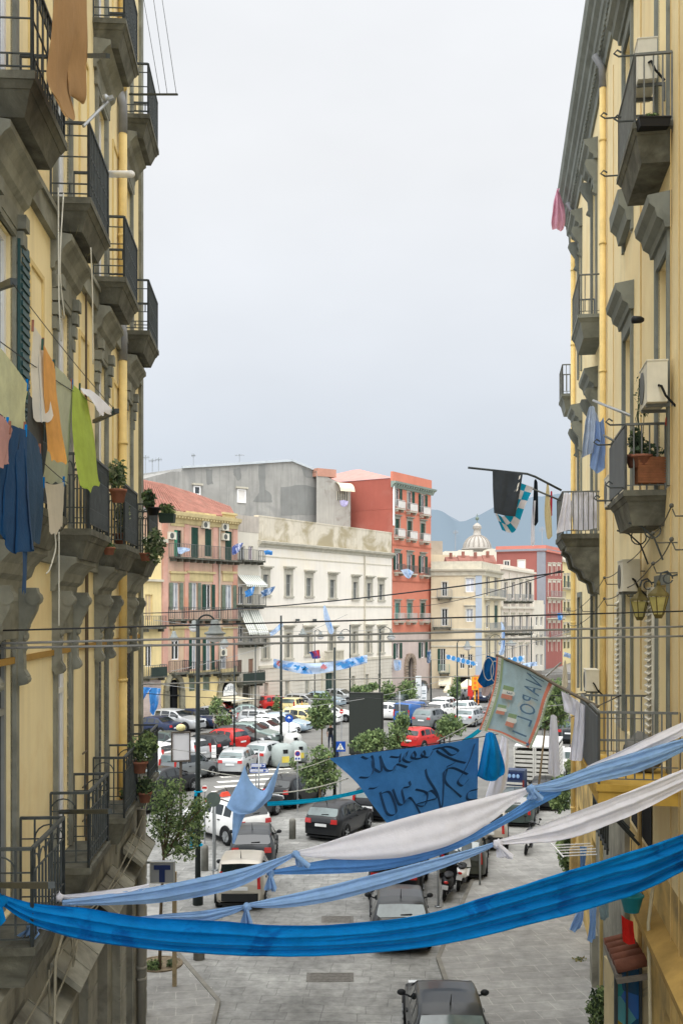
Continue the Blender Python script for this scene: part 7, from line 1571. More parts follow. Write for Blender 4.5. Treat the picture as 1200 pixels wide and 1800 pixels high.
tree(682, 1262, 96, [(682, 1215, 14, 18), (675, 1230, 10, 14), (690, 1232, 10, 12)], 682, 'street tree behind the black screen, in front of the red tower, left one', 15, 1000, .2)
tree(712, 1255, 98, [(714, 1215, 17, 22), (705, 1230, 13, 16), (724, 1228, 11, 14)], 712, 'street tree in front of the arched portal of the red tower', 17, 1200, .2)
tree(640, 1258, 92, [(640, 1212, 15, 8), (655, 1206, 10, 8), (625, 1212, 9, 7)], 640, 'treetop peeping over the black screen', 19, 800, .2)
tree(800, 1248, 104, [(802, 1205, 8, 18), (798, 1220, 12, 12)], 800, 'thin street tree beside the awning of the tan corner house', 21, 800, .18)
tree(388, 1312, 78, [(382, 1238, 11, 14), (390, 1262, 15, 14), (374, 1246, 8, 12), (400, 1270, 8, 10)], 388, 'thin patchy street tree in front of the pink house', 23, 1000, .15)
tree(487, 1262, 92, [(487, 1232, 6, 12), (485, 1244, 7, 8)], 487, 'slim sapling beside the red boxy car before the cream palace', 25, 350, .16)
tree(522, 1360, 60, [(515, 1340, 8, 8), (523, 1352, 7, 6)], 520, 'small pale flowering shrub under the no parking sign', 27, 300, .12, .03, mats=[LEAF_S, LEAF, LEAF_L])
tree(940, 1330, 48, [(975, 1225, 22, 34), (960, 1260, 18, 24), (985, 1255, 16, 22)], 970, 'dark leafy tree behind the right edge of the printed banner', 29, 1500, .15)
def bush(label, px, py, Y, rx, rz, n_, size, seed, mats=LM, name='bush', ry=None, group='bushes along the walls'):
    r = random.Random(seed); c = at(px, py, Y); k = Y / F; b = MB(); leaves(b, c, (rx * k, (ry or rx) * k, rz * k), n_, size, r, .8, 3, 1, .4); return b.build(name, mats, None, False, label, 'bush', group)
bush('bright ivy bush hanging on the foot of the right apartment block', 997, 1492, 36.5, 20, 42, 1500, .09, 1, [LEAF_L, LEAF, LEAF_D])
bush('tall weeds at the bottom right corner of the pavement', 1055, 1775, 22.6, 24, 36, 1100, .06, 2, [LEAF, LEAF_L, LEAF_D])
bush('leafy hedge beside the far parked cars on the right', 985, 1395, 44, 22, 34, 1300, .1, 3)
bush('yellowish shrub top between the white laundry and the right wall', 1002, 1345, 47, 10, 12, 350, .1, 4, [LEAF_L, LEAF_S, LEAF])
bush('small dry weed tuft at the foot of the right wall', 1018, 1690, 28, 12, 6, 160, .06, 5, [LEAF_DRY, LEAF_S, LEAF])
bush('tuft of green weeds in the tree pit at the left corner', 270, 1697, 27.2, 16, 9, 320, .05, 6, [LEAF_L, LEAF, LEAF_D])
bush('weeds right of the leaning tree trunk in the pit', 302, 1692, 27.4, 10, 6, 160, .05, 7, [LEAF, LEAF_S, LEAF_D])
b = MB(); g = ground(281, 1702); b.lathe([(.62, .1), (.62, .135), (.56, .135), (.55, .12)], (g.x, g.y, 0), 20); b.build('tree_pit', mat('tree pit soil', '7d705c', .95, .3, 6, .4), None, False, 'round earth pit around the leaning tree trunk', 'tree pit')
r = random.Random(5)
for k, Y in enumerate(LBAYS):          # dry grass growing on the stone hoods
    for fl, zt_ in (('A', 4.42), ('B', 4.2), ('C', 4.2)):
        if fl != 'A' and k % 2: continue
        b = MB(); s = sY(Y)
        for q in range(34): x = s + r.uniform(-.75, .75); y = r.uniform(-.4, -.05); h = r.uniform(.08, .28); b.add([(x - .008, y, FL[fl] + zt_), (x + .008, y, FL[fl] + zt_), (x + r.uniform(-.08, .08), y - r.uniform(-.05, .1), FL[fl] + zt_ + h)], [[0, 1, 2]])
        o = LB.part(b, 'dry_grass', LEAF_DRY); o['kind'] = 'stuff'

def pot_plant(label, px, py, Y, pr, ph, leaf, seed, potm=TERRA, mats=LM, n_=420, size=.045, box=False, group='potted plants on the balconies', name='potted_plant'):
    """px,py: middle of the pot's rim; leaf: (dx,dy,rx,ry) pixels"""
    r = random.Random(seed); c = at(px, py, Y); k = Y / F; z0 = c - V((0, 0, ph)); t = thing(name, label, 'potted plant', z0, 0, group); b = MB()
    if box: b.fru((-pr * .9, pr * .9, -.12, .12), 0, (-pr, pr, -.14, .14), ph); b.box(-pr * 1.02, pr * 1.02, -.15, .15, ph, ph + .02)
    else: b.lathe([(pr * .68, 0), (pr * .95, ph * .8), (pr * 1.06, ph * .8), (pr * 1.06, ph), (pr * .92, ph), (pr * .88, ph * .88), (0.001, ph * .88)], (0, 0, 0), 16)
    b.build('pot', potm, t, not box); b = MB(Matrix.Translation((0, 0, ph)))
    leaves(b, (leaf[0] * k, 0, leaf[1] * k), (leaf[2] * k, leaf[2] * k * .8, leaf[3] * k), n_, size, r, .8)
    for q in range(5): b.tube([(0, 0, -.05), (leaf[0] * k * .5 + r.uniform(-.1, .1), r.uniform(-.1, .1), leaf[1] * k * .6), (leaf[0] * k + r.uniform(-1, 1) * leaf[2] * k * .6, r.uniform(-.1, .1), leaf[1] * k + leaf[3] * k * .5)], .006, 4)
    b.build('foliage', mats, t); return t
fy = lambda px, lat=2.62: 1800 * lat / (480 - px)
pot_plant('leafy plant in a terracotta pot hooked on the lowest rear left balcony rail', 246, 1338, fy(246, 2.5), .15, .22, (6, 22, 24, 24), 1, n_=600)
pot_plant('trailing plant in a terracotta pot under the leafy one on the left balcony', 255, 1392, fy(250, 2.5), .13, .2, (0, 8, 18, 18), 2, mats=[LEAF_D, LEAF, LEAF_D], n_=350)
pot_plant('feathery plant in a terracotta pot on the third left balcony corner', 208, 860, fy(205, 2.6), .14, .22, (-2, 26, 19, 24), 3, mats=[LEAF, LEAF_S, LEAF_D], n_=450)
pot_plant('white flowering plant in a pot behind the third left balcony railing', 212, 938, fy(212, 2.75), .13, .2, (2, 36, 13, 36), 4, mats=[LEAF_S, LEAF_S, LEAF_D], n_=450, size=.035)
pot_plant('spiky aloe in a dark pot at the far left balcony corner against the square', 270, 892, fy(262, 2.5), .13, .16, (-8, 14, 12, 18), 5, BLACK_P, [LEAF_D, LEAF, LEAF_D], 160, .07)
pot_plant('plant in a green trough hooked outside the far left balcony', 294, 905, fy(278, 2.35), .16, .16, (0, 10, 18, 10), 6, mat('dark green trough', '26392f', .6, .1, 3), [LEAF, LEAF_L, LEAF_D], 200, .05, True)
pot_plant('trailing creeper with a terracotta pot at the foot of the far left balcony', 256, 972, fy(256, 2.55), .12, .16, (16, 12, 20, 30), 7, TERRA, [LEAF, LEAF_S, LEAF_D], 600, .05)
pot_plant('green tufts spilling below the third left balcony', 192, 962, fy(192, 2.6), .1, .12, (0, 0, 10, 10), 8, TERRA, LM, 200, .04)
pot_plant('low plant in a terracotta pot inside the third lowest left balcony', 222, 1405, fy(222, 2.9), .11, .16, (0, 8, 9, 12), 9, TERRA, [LEAF_D, LEAF, LEAF_D], 200, .05)
pot_plant('trailing green plant on the rear lowest left balcony railing', 262, 1306, fy(262, 2.55), .1, .14, (0, 4, 14, 20), 10, TERRA, LM, 300, .045)
pot_plant('herbs in a black trough on the top right balcony', 1146, 214, 15.6, .24, .12, (-2, 8, 12, 7), 11, BLACK_P, LM, 130, .04, True)
pot_plant('bare twiggy shrub rising above the potted right balcony', 1127, 800, 16.3, .16, .2, (2, 110, 16, 46), 12, TERRA, [LEAF_D, LEAF_S, LEAF_D], 170, .03)
pot_plant('bushy plants massed in the corner of the potted right balcony', 1116, 800, 16.5, .16, .2, (2, 20, 14, 28), 13, TERRA, [LEAF_D, LEAF, LEAF_S], 380, .05)
t = thing('wicker_planter', 'brown woven planter box on the potted right balcony', 'planter', at(1144, 850, 16.25) + V((0, .1, 0))); b = MB(); b.box(-.22, .22, -.16, .16, 0, .42)
for k in range(10): b.box(-.225, .225, -.168, -.161, .01 + k * .041, .01 + k * .041 + .028)
b.build('basket', mat('brown wicker', '8a5a3d', .8, .2, 6, .2), t); b = MB(); leaves(b, (0, 0, .5), (.24, .15, .16), 140, .05, random.Random(3), .1); b.build('foliage', [LEAF_D, LEAF, LEAF_D], t)
b = MB(); b.ball(at(1174, 741, 15.9), (.055, .05, .1), 10, 8, .15, 2); b.build('hanging_lantern', mat('red lantern', 'a8352f', .6, .1, 5), None, True, 'small red lantern hanging at the right end of the potted balcony', 'lantern')

# ---------------------------------------------------------------- things on the right wall
ang = math.atan2(RB.u.y, RB.u.x)
def ac_right(px, py, Y, t_, label, w_=.85, h=.62):
    ac_unit(V((xR(Y) - t_, Y, CH - (py - HY) / F * Y)), ang, label, w_, h, 'air conditioners on the right apartment block')
ac_right(0, 715, 15.9, .25, 'air conditioner on a bracket above the potted right balcony', .8, .62); ac_right(0, 1040, 18.6, .28, 'air conditioner above the louvre shutters, beside the wall lantern', .8, .55)
ac_right(0, 160, 16.9, .25, 'air conditioner behind the highest right balcony', .8, .65); ac_right(0, 890, 21.5, .22, 'white air conditioner left of the potted right balcony screen', .8, .6)
ac_right(0, 1213, 25.2, .35, 'low air conditioner near the far end of the right terrace railing', .8, .5)
def wall_lantern(px, py, Y, label):
    p = V((xR(Y) - .28, Y, CH - (py - HY) / F * Y)); t = thing('wall_lantern', label, 'lantern', p, 0, 'old street lanterns on the right wall'); b = MB()
    b = MB(); b.lathe([(.075, -.27), (.145, -.01)], (0, 0, 0), 6); b.build('glass', mat('yellowed lantern glass', 'b5ab6c', .2, .2, 4), t)
    b = MB(); b.lathe([(.17, 0), (.15, .04), (.05, .13), (.03, .16), (.035, .19), (.01, .24)], (0, 0, 0), 6); b.lathe([(.05, -.33), (.08, -.27)], (0, 0, 0), 6)
    for k in range(6): a = math.pi * k / 3; b.bar((.075 * math.cos(a), .075 * math.sin(a), -.27), (.148 * math.cos(a), .148 * math.sin(a), 0), .014)
    b.build('cage', mat('aged brass', '6a6038', .6, .2, 5, metal=.4), t)
    b = MB(); b.tube([(0, 0, .22), (.04, 0, .34), (.13, 0, .37), (.2, 0, .3), (.28, 0, .32)], .016, 5); b.tube([(.14 + .07 * math.cos(q), 0, .26 + .07 * math.sin(q)) for q in [i * .6 for i in range(11)]], .012, 5); b.build('bracket', IRON, t)
wall_lantern(0, 1048, 15.2, 'old brass street lantern, nearer of the two on the right wall'); wall_lantern(0, 1056, 17.2, 'old brass street lantern, further of the two on the right wall')
b = MB(); p = V((xR(17.6) - .1, 17.6, CH + 510 * 17.6 / F)); b.lathe([(.03, 0), (.06, -.05), (.07, -.2), (.02, -.22)], p - V((.05, 0, 0)), 8, 'x'); b.build('floodlight', BLACK_P, None, True, 'small black spotlight on the right wall between the upper windows', 'floodlight')
b = MB(); rows = []
p = at(1109, 1590, 17.0); t = thing('bucket', 'turquoise plastic bucket hanging on a cord by the right shop', 'bucket', p - V((0, 0, .12)))
b = MB(); b.lathe([(.12, 0), (.19, .26), (.205, .26), (.205, .29), (.18, .29), (.12, .03), (.001, .03)], (0, 0, 0), 20); b.build('pail', mat('turquoise plastic', '1f93a6', .5, .08, 4), t, True); b = MB(); b.tube([(-.19, 0, .27), (-.1, 0, .5), (0, 0, .58), (.1, 0, .5), (.19, 0, .27)], .008, 5); b.tube([(0, 0, .58), (0, 0, 1.2)], .006, 4); b.build('handle', IRON, t)
wr('red_cloth', 'bright red cloth hanging under the turquoise bucket', [[(1091, 1608, 0)[:2], (1100, 1615), (1112, 1620)], [(1092, 1635), (1102, 1640), (1114, 1642)], [(1094, 1655), (1104, 1660), (1116, 1660)]], 17.6, cloth_mat('signal red', 'd8322c', .2), 16, .04, 1.5, 'washing')
# the small tiled shop canopy, glazed door and post at bottom right
t = thing('tiled_canopy', 'little canopy of brown roof tiles over the stained glass shop door on the right', 'canopy', (0, 0, 0)); b = MB()
for k in range(5):
    Y = 17.5 + k * .42; z = 3.55 - k * .04; b.tube([(xR(Y) - .64, Y, z), (xR(Y) - .14, Y, z + .12)], .12, 8)
b.build('roof_tiles', mat('brown roof tile', '7a4f40', .85, .2, 4, .2), t, True); b = MB(); b.bar((xR(17.4) - .6, 17.4, 3.40), (xR(19.3) - .6, 19.3, 3.3), .1); b.bar((xR(17.3) - .65, 17.3, 3.38), (xR(17.3) - .1, 17.3, 3.46), .08); b.build('beam', mat('grey timber', '77726a', .85, .2, 4), t)
def stained():
    m = bpy.data.materials.new('stained glass panels'); m.use_nodes = True; nt = m.node_tree; bb = nt.nodes['Principled BSDF']; tc = nt.nodes.new('ShaderNodeTexCoord'); vo = nt.nodes.new('ShaderNodeTexVoronoi'); vo.inputs['Scale'].default_value = 2.2
    cr_ = nt.nodes.new('ShaderNodeValToRGB'); cr_.color_ramp.interpolation = 'CONSTANT'; els = cr_.color_ramp.elements; cols_ = ['1a7f86', '2c62a8', '8a7a2c', '174a6e', '4a8f9a']
    for i, c in enumerate(cols_):
        e = els[i] if i < 2 else els.new(i / 5); e.position = i / 5; e.color = (*lin(c), 1)
    sp = nt.nodes.new('ShaderNodeSeparateColor'); nt.links.new(tc.outputs['Object'], vo.inputs['Vector']); nt.links.new(vo.outputs['Color'], sp.inputs[0]); nt.links.new(sp.outputs[0], cr_.inputs[0]); nt.links.new(cr_.outputs[0], bb.inputs['Base Color']); bb.inputs['Roughness'].default_value = .15
    return m
t = thing('stained_glass_door', 'narrow stained glass door panel in blue and amber under the tiled canopy', 'door', (0, 0, 0)); b = MB(); Y = 18.1
x0, x1 = xR(Y) - .55, xR(Y) - .17; b.quad((x0, Y, 1.0), (x1, Y, 1.0), (x1, Y, 3.3), (x0, Y, 3.3)); b.build('pane', stained(), t); b = MB(); 
for (a, c) in ((x0 - .05, x0), (x1, x1 + .05), (x0 + .15, x0 + .18)): b.box(a, c, Y - .05, Y + .03, .1, 3.35)
b.box(x0, x1, Y - .05, Y + .02, .9, 1.0); b.box(x0, x1, Y - .03, Y + .02, .1, .9); b.build('frame', mat('dark slate frame', '3a4246', .6, .1, 4), t)
b = MB(); b.box(xR(20.2) - .88, xR(20.2) - .0, 18.2, 18.95, 0, 3.25); b.build('shop_porch', mat('ochre porch plaster', 'c9ba93', .9, .12, 1, .2, streak=.3, patch='8c8676', patch_at=.6, patch_scale=1.2), None, False, 'low ochre shop porch projecting onto the right pavement', 'porch')
b = MB(); b.tube([(xR(16.6) - .12, 16.6, 5.4), (xR(16.6) - .25, 16.5, 4.6), (xR(16.6) - .22, 16.5, 3.0), (xR(16.6) - .35, 16.4, 2.4)], .03, 6); b.build('hose', mat('pale hose', 'c4bc9f', .7, .1, 4), None, True, 'pale hose curving down the right wall beside the bucket', 'hose')
b = MB()
for k in range(5): b.bar((xR(27) - 1.1 + .0, 26.2 + k * .3, 3.35), (xR(27) - .1, 26.2 + k * .3, 3.4), .025)
b.bar((xR(27) - 1.1, 26.1, 3.35), (xR(27) - 1.1, 27.6, 3.35), .03); b.build('drying_rack', WHITE_P, None, False, 'white folding drying rack fixed to the right wall below the lower white swag', 'drying rack')
b = MB(); p = at(1120, 1300, 16.2); b.ball(V((p.x + .1, p.y, 7.4)), (.32, .25, .3), 14, 10, .3, 3); b.build('covered_bundle', mat('grey tarpaulin', '6f6e69', .8, .15, 3, .2), None, True, 'grey covered bundle standing on the right terrace', 'bundle')
b = MB(); Y = 33; p = V((xR(Y) - .22, Y, 0))
for k in range(9): b.bar((p.x - .2 + k * .05, p.y - .6 + k * .1, 0), (p.x - .2 + k * .05, p.y - .6 + k * .1, 2.1), .05)
b.build('cane_fence', mat('dry cane', 'cdb27a', .9, .15, 5), None, False, 'short fence of yellow canes at the foot of the right wall', 'fence')

# ---------------------------------------------------------------- street furniture
GP = 'lamp posts in the square'
def lamp_head(b, g, p, r_=.30):
    b.lathe([(.07, .42), (.13, .38), (.15, .2), (.2, .16), (.22, .05), (r_ * 1.15, .0), (r_ * 1.2, -.05), (r_ * 1.1, -.06)], p, 16)
    g.lathe([(r_ * .98, -.06), (r_ * .96, -.16), (r_ * .7, -.27), (.02, -.33)], p, 16)
def lamp_post(label, px, base_py, top_py, arms, r_=.07, Y=None, clamps=True):
    g = ground(px, base_py) if Y is None else V((at(px, HY, Y).x, Y, 0)); Y = g.y; zt = CH - (top_py - HY) / F * Y; t = thing('lamp_post', label, 'lamp post', (g.x, g.y, 0), 0, GP)
    b = MB(); b.lathe([(r_ * 1.9, 0), (r_ * 1.9, .5), (r_ * 1.3, .6), (r_ * 1.15, .7)], (0, 0, 0), 12); b.tube([(0, 0, .6), (0, 0, zt * .5), (0, 0, zt)], [r_ * 1.05, r_ * .9, r_ * .7], 10); b.build('pole', POLE_D, t, True)
    for (dx, dpy) in arms:
        w_ = dx * Y / F; zz = CH - (dpy - HY) / F * Y; a = MB(); rr = abs(w_) / 2; sg = 1 if w_ > 0 else -1
        base_z = min(zt - .1, zz + .3); a.tube([(0, 0, base_z - .2)] + [(sg * (rr - rr * math.cos(q)), 0, base_z + rr * math.sin(q)) for q in [math.pi * i / 10 for i in range(11)]] + [(w_, 0, zz + .4)], .03, 7); a.build('arm', POLE_D, t, True)
        h = MB(); gl = MB(); lamp_head(h, gl, (w_, 0, zz), .30); o = h.build('lamp_head', mat('grey lamp shade', '7d827f', .5, .1, 5), t, True); gl.build('globe', mat('milky lamp glass', 'dcdad8', .3, .05, 5), o, True)
    return t
lamp_post('tall dark lamp post nearest the camera with turquoise ribbon tied low', 348, 1590, 1090, [(30, 1112)], .09)
b = MB(); Y = 33.4
for z0, z1, dx in ((3.6, 1.9, -.16), (3.7, 2.2, -.12)): b.grid([[(x + dx * u, Y - .14, z0 + (z1 - z0) * u) for x in (at(348, HY, Y).x - .1, at(348, HY, Y).x + .0)] for u in [i / 6 for i in range(7)]])
b.tube([(at(348, HY, Y).x + .12 * math.cos(q), 33.55 + .12 * math.sin(q), 1.95) for q in [i * .5 for i in range(14)]], .03, 5); b.tube([(at(348, HY, Y).x + .12 * math.cos(q), 33.55 + .12 * math.sin(q), 3.7) for q in [i * .5 for i in range(14)]], .03, 5); b.build('ribbon', TURQ, None, False, 'turquoise ribbon knotted round the nearest lamp post', 'ribbon')
lamp_post('thin lamp post second from the left with a flat round shade', 412, 1325, 1125, [(-17, 1130)], .06); lamp_post('slim dark post left of the thick clamped pole', 449, 1322, 1130, [], .05)
lamp_post('thick grey pole with a clamp near its top before the cream palace', 494, 1308, 1082, [], .1); lamp_post('dark lamp post rising left of the graffiti banner', 588, 1421, 1138, [], .08)
lamp_post('lamp post right of the long bunting with two hooked lamps', 615, 1262, 1098, [(-16, 1120)], .08); lamp_post('lamp post in front of the right end of the cream palace', 667, 1262, 1105, [(20, 1118)], .08)
lamp_post('thin lamp post before the portal of the cream palace', 553, 1262, 1108, [(10, 1118)], .05); lamp_post('hooked lamp post left of the printed banner', 803, 1290, 1130, [(18, 1136)], .07)
lamp_post('pole just right of the hooked lamp post', 823, 1248, 1140, [], .06); lamp_post('far lamp post with a pale globe behind the blue flag', 860, 1225, 1120, [(20, 1130)], .07); lamp_post('far lamp post behind the printed banner', 933, 1235, 1085, [], .07)
lamp_post('grey post between the red tower and the tan house', 757, 1258, 1160, [], .08)
for (lb, px, py, Y, r_) in (('white globe lamp hanging before the left part of the pink house', 306, 1120, 70, .26), ('white globe lamp higher up before the pink house', 341, 1102, 66, .3), ('pale lamp hanging right of the long upright pennant', 532, 1114, 84, .3), ('pale lamp hanging before the corner of the red tower', 687, 1120, 95, .35), ('wide pale lamp hanging right of the narrow pennant', 897, 1130, 95, .5)):
    t = thing('hanging_lamp', lb, 'street lamp', at(px, py, Y), 0, 'lamps hung over the square'); h = MB(); g = MB(); lamp_head(h, g, (0, 0, 0), r_); h.build('shade', mat('grey lamp shade'), t, True); g.build('globe', mat('milky lamp glass'), t, True); h = MB(); h.tube([(0, 0, .4), (0, 0, .8)], .02, 5); h.build('hanger', WIRE, t)
def bollard(label, px, base_py, top_py, wpx):
    g = ground(px, base_py); k = g.y / F; h = (base_py - top_py) * k; r_ = wpx / 2 * k; b = MB(); b.lathe([(r_, 0), (r_, h * .84), (r_ * .95, h * .9), (r_ * .7, h * .97), (.02, h)], (g.x, g.y, 0), 18); b.build('bollard', mat('grey stone bollard', '7d7c75', .85, .2, 4, .3), None, True, label, 'bollard', 'stone bollards')
bollard('stone bollard standing in the open left of the black hatchback', 514, 1474, 1438, 12); bollard('stone bollard behind the nearest lamp post', 360, 1530, 1484, 13); bollard('stone bollard half hidden under the bright blue swag', 350, 1686, 1628, 20)
bollard('stone bollard among the signs right of the red tower, left one', 745, 1257, 1240, 5); bollard('stone bollard among the signs right of the red tower, middle one', 750, 1262, 1246, 5); bollard('stone bollard in front of the far motor scooter', 771, 1252, 1232, 5)
bollard('stone bollard at the far pavement behind the white trousers', 990, 1300, 1276, 7)
# signs
def post_sign(name, label, px, base_py, top_py, build_plate, pr=.03, pm=ALU, Y=None, cat='sign'):
    g = ground(px, base_py) if Y is None else V((at(px, HY, Y).x, Y, 0)); t = thing(name, label, cat, g, 0, 'road signs'); zt = CH - (top_py - HY) / F * g.y
    b = MB(); b.tube([(0, 0, 0), (0, 0, zt)], pr, 8); b.build('post', pm, t); build_plate(t, g.y / F, zt); return t
def p_cross(t, k, zt):
    s_ = 9 * k; b = MB(); b.box(-s_, s_, -.06, -.03, zt - 2 * s_, zt); b.build('plate', BLUE_S, t); c = zt - s_; b = MB(); b.add([(-.75 * s_, -.066, c - .65 * s_), (.75 * s_, -.066, c - .65 * s_), (0, -.066, c + .7 * s_)], [[0, 1, 2]]); b.build('white_triangle', WHITE_P, t)
    b = MB(); b.bar((0, -.07, c - .35 * s_), (0, -.07, c + .15 * s_), .12 * s_, .004); b.disc((0, -.072, c + .26 * s_), (0, -1, 0), .1 * s_, 10)
    for e in (-1, 1): b.bar((0, -.07, c - .2 * s_), (e * .28 * s_, -.07, c - .5 * s_), .1 * s_, .004); b.bar((0, -.07, c + .05 * s_), (e * .22 * s_, -.07, c - .12 * s_), .08 * s_, .004)
    b.build('walking_figure', BLACK_P, t); b = MB()
    for q in range(5): b.box(-.62 * s_ + q * .27 * s_, -.48 * s_ + q * .27 * s_, -.068, -.066, c - .63 * s_, c - .5 * s_)
    b.build('crossing_stripes', BLACK_P, t)
post_sign('pedestrian_sign', 'blue square pedestrian crossing sign with a white triangle', 598, 1408, 1303, p_cross, .03, ALU)
def p_nopark(t, k, zt):
    w_, h = 5.5 * k, 19 * k; b = MB(); b.box(-w_, w_, -.05, -.03, zt - h, zt); b.build('plate', WHITE_P, t); c = zt - 6.5 * k; b = MB(); b.disc((0, -.055, c), (0, -1, 0), 4.6 * k); b.build('red_ring', RED_S, t); b = MB(); b.disc((0, -.058, c), (0, -1, 0), 3.5 * k); b.build('blue_disc', BLUE_S, t)
    b = MB(); b.bar((-2.6 * k, -.061, c + 2.6 * k), (2.6 * k, -.061, c - 2.6 * k), 1.0 * k, .004); b.build('red_bar', RED_S, t); b = MB()
    for x in (-2.4, 2.4): b.box((x - 1.6) * k, (x + 1.6) * k, -.056, -.051, zt - 17 * k, zt - 13.5 * k)
    b.build('blue_symbol', BLUE_S, t)
post_sign('no_parking_sign', 'white panel with a round blue and red no parking sign on a thin post', 523, 1428, 1318, p_nopark)
def p_round(col, mark):
    def f(t, k, zt):
        r_ = 7.2 * k if mark == 'arrow' else 3.6 * k; c = zt - r_; b = MB(); b.lathe([(r_, -.06), (r_, -.04)], (0, 0, c), 24, 'y'); b.build('disc', col, t)
        b = MB()
        if mark == 'arrow': b.bar((0, -.066, c - .6 * r_), (0, -.066, c + .2 * r_), .28 * r_, .004); b.add([(-.45 * r_, -.068, c + .1 * r_), (.45 * r_, -.068, c + .1 * r_), (0, -.068, c + .68 * r_)], [[0, 1, 2]])
        elif mark == 'bar': b.box(-.7 * r_, .7 * r_, -.068, -.062, c - .18 * r_, c + .18 * r_)
        b.build('arrow' if mark == 'arrow' else 'white_bar', WHITE_P, t)
    return f
post_sign('direction_sign', 'round blue sign with a white upright arrow', 508, 1318, 1256, p_round(BLUE_S, 'arrow')); post_sign('no_entry_sign', 'small round red no entry sign left of the black screen', 600, 1302, 1247, p_round(RED_S, 'bar'))
def p_back(t, k, zt): b = MB(); b.lathe([(13 * k, -.03), (13 * k, -.01)], (0, 0, zt - 13 * k), 24, 'y'); b.build('disc_back', mat('grey green sign back', '59655f', .6, .15, 3), t)
post_sign('round_sign', 'back of a large round sign beside the nearest lamp post', 375, 1545, 1392, p_back, .03)
def p_rw(t, k, zt): c = zt - 5.5 * k; b = MB(); b.lathe([(5.5 * k, -.05), (5.5 * k, -.03)], (0, 0, c), 20, 'y'); b.build('disc', WHITE_P, t); b = MB(); b.box(-4.2 * k, 4.2 * k, -.06, -.051, c - .5 * k, c + 3.2 * k); b.build('red_field', RED_S, t)
post_sign('round_sign', 'small red and white round sign half behind the nearest lamp post', 360, 1500, 1380, p_rw, .028)
def p_arrow(t, k, zt):
    for i, (zz, ln) in enumerate(((zt, 17), (zt - 9 * k, 22))):
        b = MB(); b.box(-ln * k * .5, ln * k, -.05, -.03, zz - 7 * k, zz); b.build('plate', WHITE_P, t); b = MB(); rect_frame(b, -ln * k * .5, ln * k, zz - 7 * k, zz, -.056, -.051, 1.0 * k); b.bar((-ln * k * .4, -.058, zz - 3.5 * k), (ln * k * .75, -.058, zz - 3.5 * k), 1.6 * k, .004); b.add([(ln * k * .6, -.059, zz - 1.2 * k), (ln * k * .6, -.059, zz - 5.8 * k), (ln * k * .92, -.059, zz - 3.5 * k)], [[0, 1, 2]]); b.build('blue_arrow', BLUE_S, t)
post_sign('arrow_sign', 'pair of blue and white arrow boards on a post behind the draped sheet', 450, 1400, 1342, p_arrow)
for (lb, px, a, c) in (('thin grey signpost left of the black hatchback, by the turquoise ribbon', 455, 1440, 1318), ('bare grey signpost beside the white taxi', 378, 1530, 1395), ('thin steel post beside the olive estate car', 843, 1560, 1420), ('thin steel post at the kerb beside the parked black four-wheel drive', 770, 1594, 1490), ('thin post in front of the yellow notice board', 702, 1300, 1215)):
    g = ground(px, a); b = MB(); b.tube([(g.x, g.y, 0), (g.x, g.y, CH - (c - HY) / F * g.y)], .035, 8); b.lathe([(.12, .0), (.12, .03)], (g.x, g.y, 0.005), 10); b.build('sign_post', ALU, None, True, lb, 'post', 'bare posts at the kerbs')
# tobacconist sign box
p = at(287, 1550, 25.4); t = thing('tobacconist_sign', 'grey box sign with a dark blue letter T at the left corner', 'sign', p); k = 25.4 / F; b = MB(); b.box(-21 * k, 20 * k, -.1, .1, 0, 36 * k); b.build('box', mat('grey sign face', '8f9295', .6, .06, 2), t); b = MB(); rect_frame(b, -22 * k, 21 * k, -.01, 37 * k, -.12, -.101, 1.5 * k); b.build('frame', mat('aluminium edge', 'a7a79f', .5, .1, 3), t)
b = MB(); b.box(-15 * k, 14 * k, -.115, -.101, 23 * k, 31 * k); b.box(-5.5 * k, 4.5 * k, -.115, -.101, 1 * k, 23 * k); b.build('letter_t', mat('navy letter', '20305f', .5, .05, 4), t); b = MB(); b.bar((-21 * k, 0, 34 * k), (-46 * k, .0, 34 * k), .05); b.build('bracket', IRON_G, t)
b = MB(); g = V((at(307, HY, 26.0).x, 26.0, 0)); b.bar((g.x, g.y, .1), (g.x, g.y, 3.0), .1); b.build('wooden_post', mat('pale timber post', '9a8a6c', .85, .2, 5), None, False, 'pale timber post standing behind the blue T sign', 'post')
# billboard, black screen, notice boards, recycling bells
g = ground(318, 1425); g = V((at(318, HY, 42).x, 42, 0)); t = thing('billboard', 'blank white framed billboard with a round yellow lamp on top', 'billboard', g, rad(14)); k = 42 / F; b = MB(); b.box(-15 * k, 15 * k, -.03, .0, CH - (1336 - HY) * k, CH - (1290 - HY) * k); b.build('panel', mat('blank poster', 'c9c9cc', .6, .05, 1), t); b = MB(); rect_frame(b, -17 * k, 17 * k, CH - (1339 - HY) * k, CH - (1286 - HY) * k, -.08, .08, 2.4 * k); b.tube([(0, .05, 0), (0, .05, CH - (1339 - HY) * k)], .06, 8); b.build('frame', mat('brown frame', '4d453d', .6, .1, 3), t); b = MB(); b.ball((0, 0, CH - (1279 - HY) * k), (.2, .16, .15), 10, 8); b.build('lamp', mat('pale yellow lamp', 'd9cf95', .4, .08, 3), t, True)
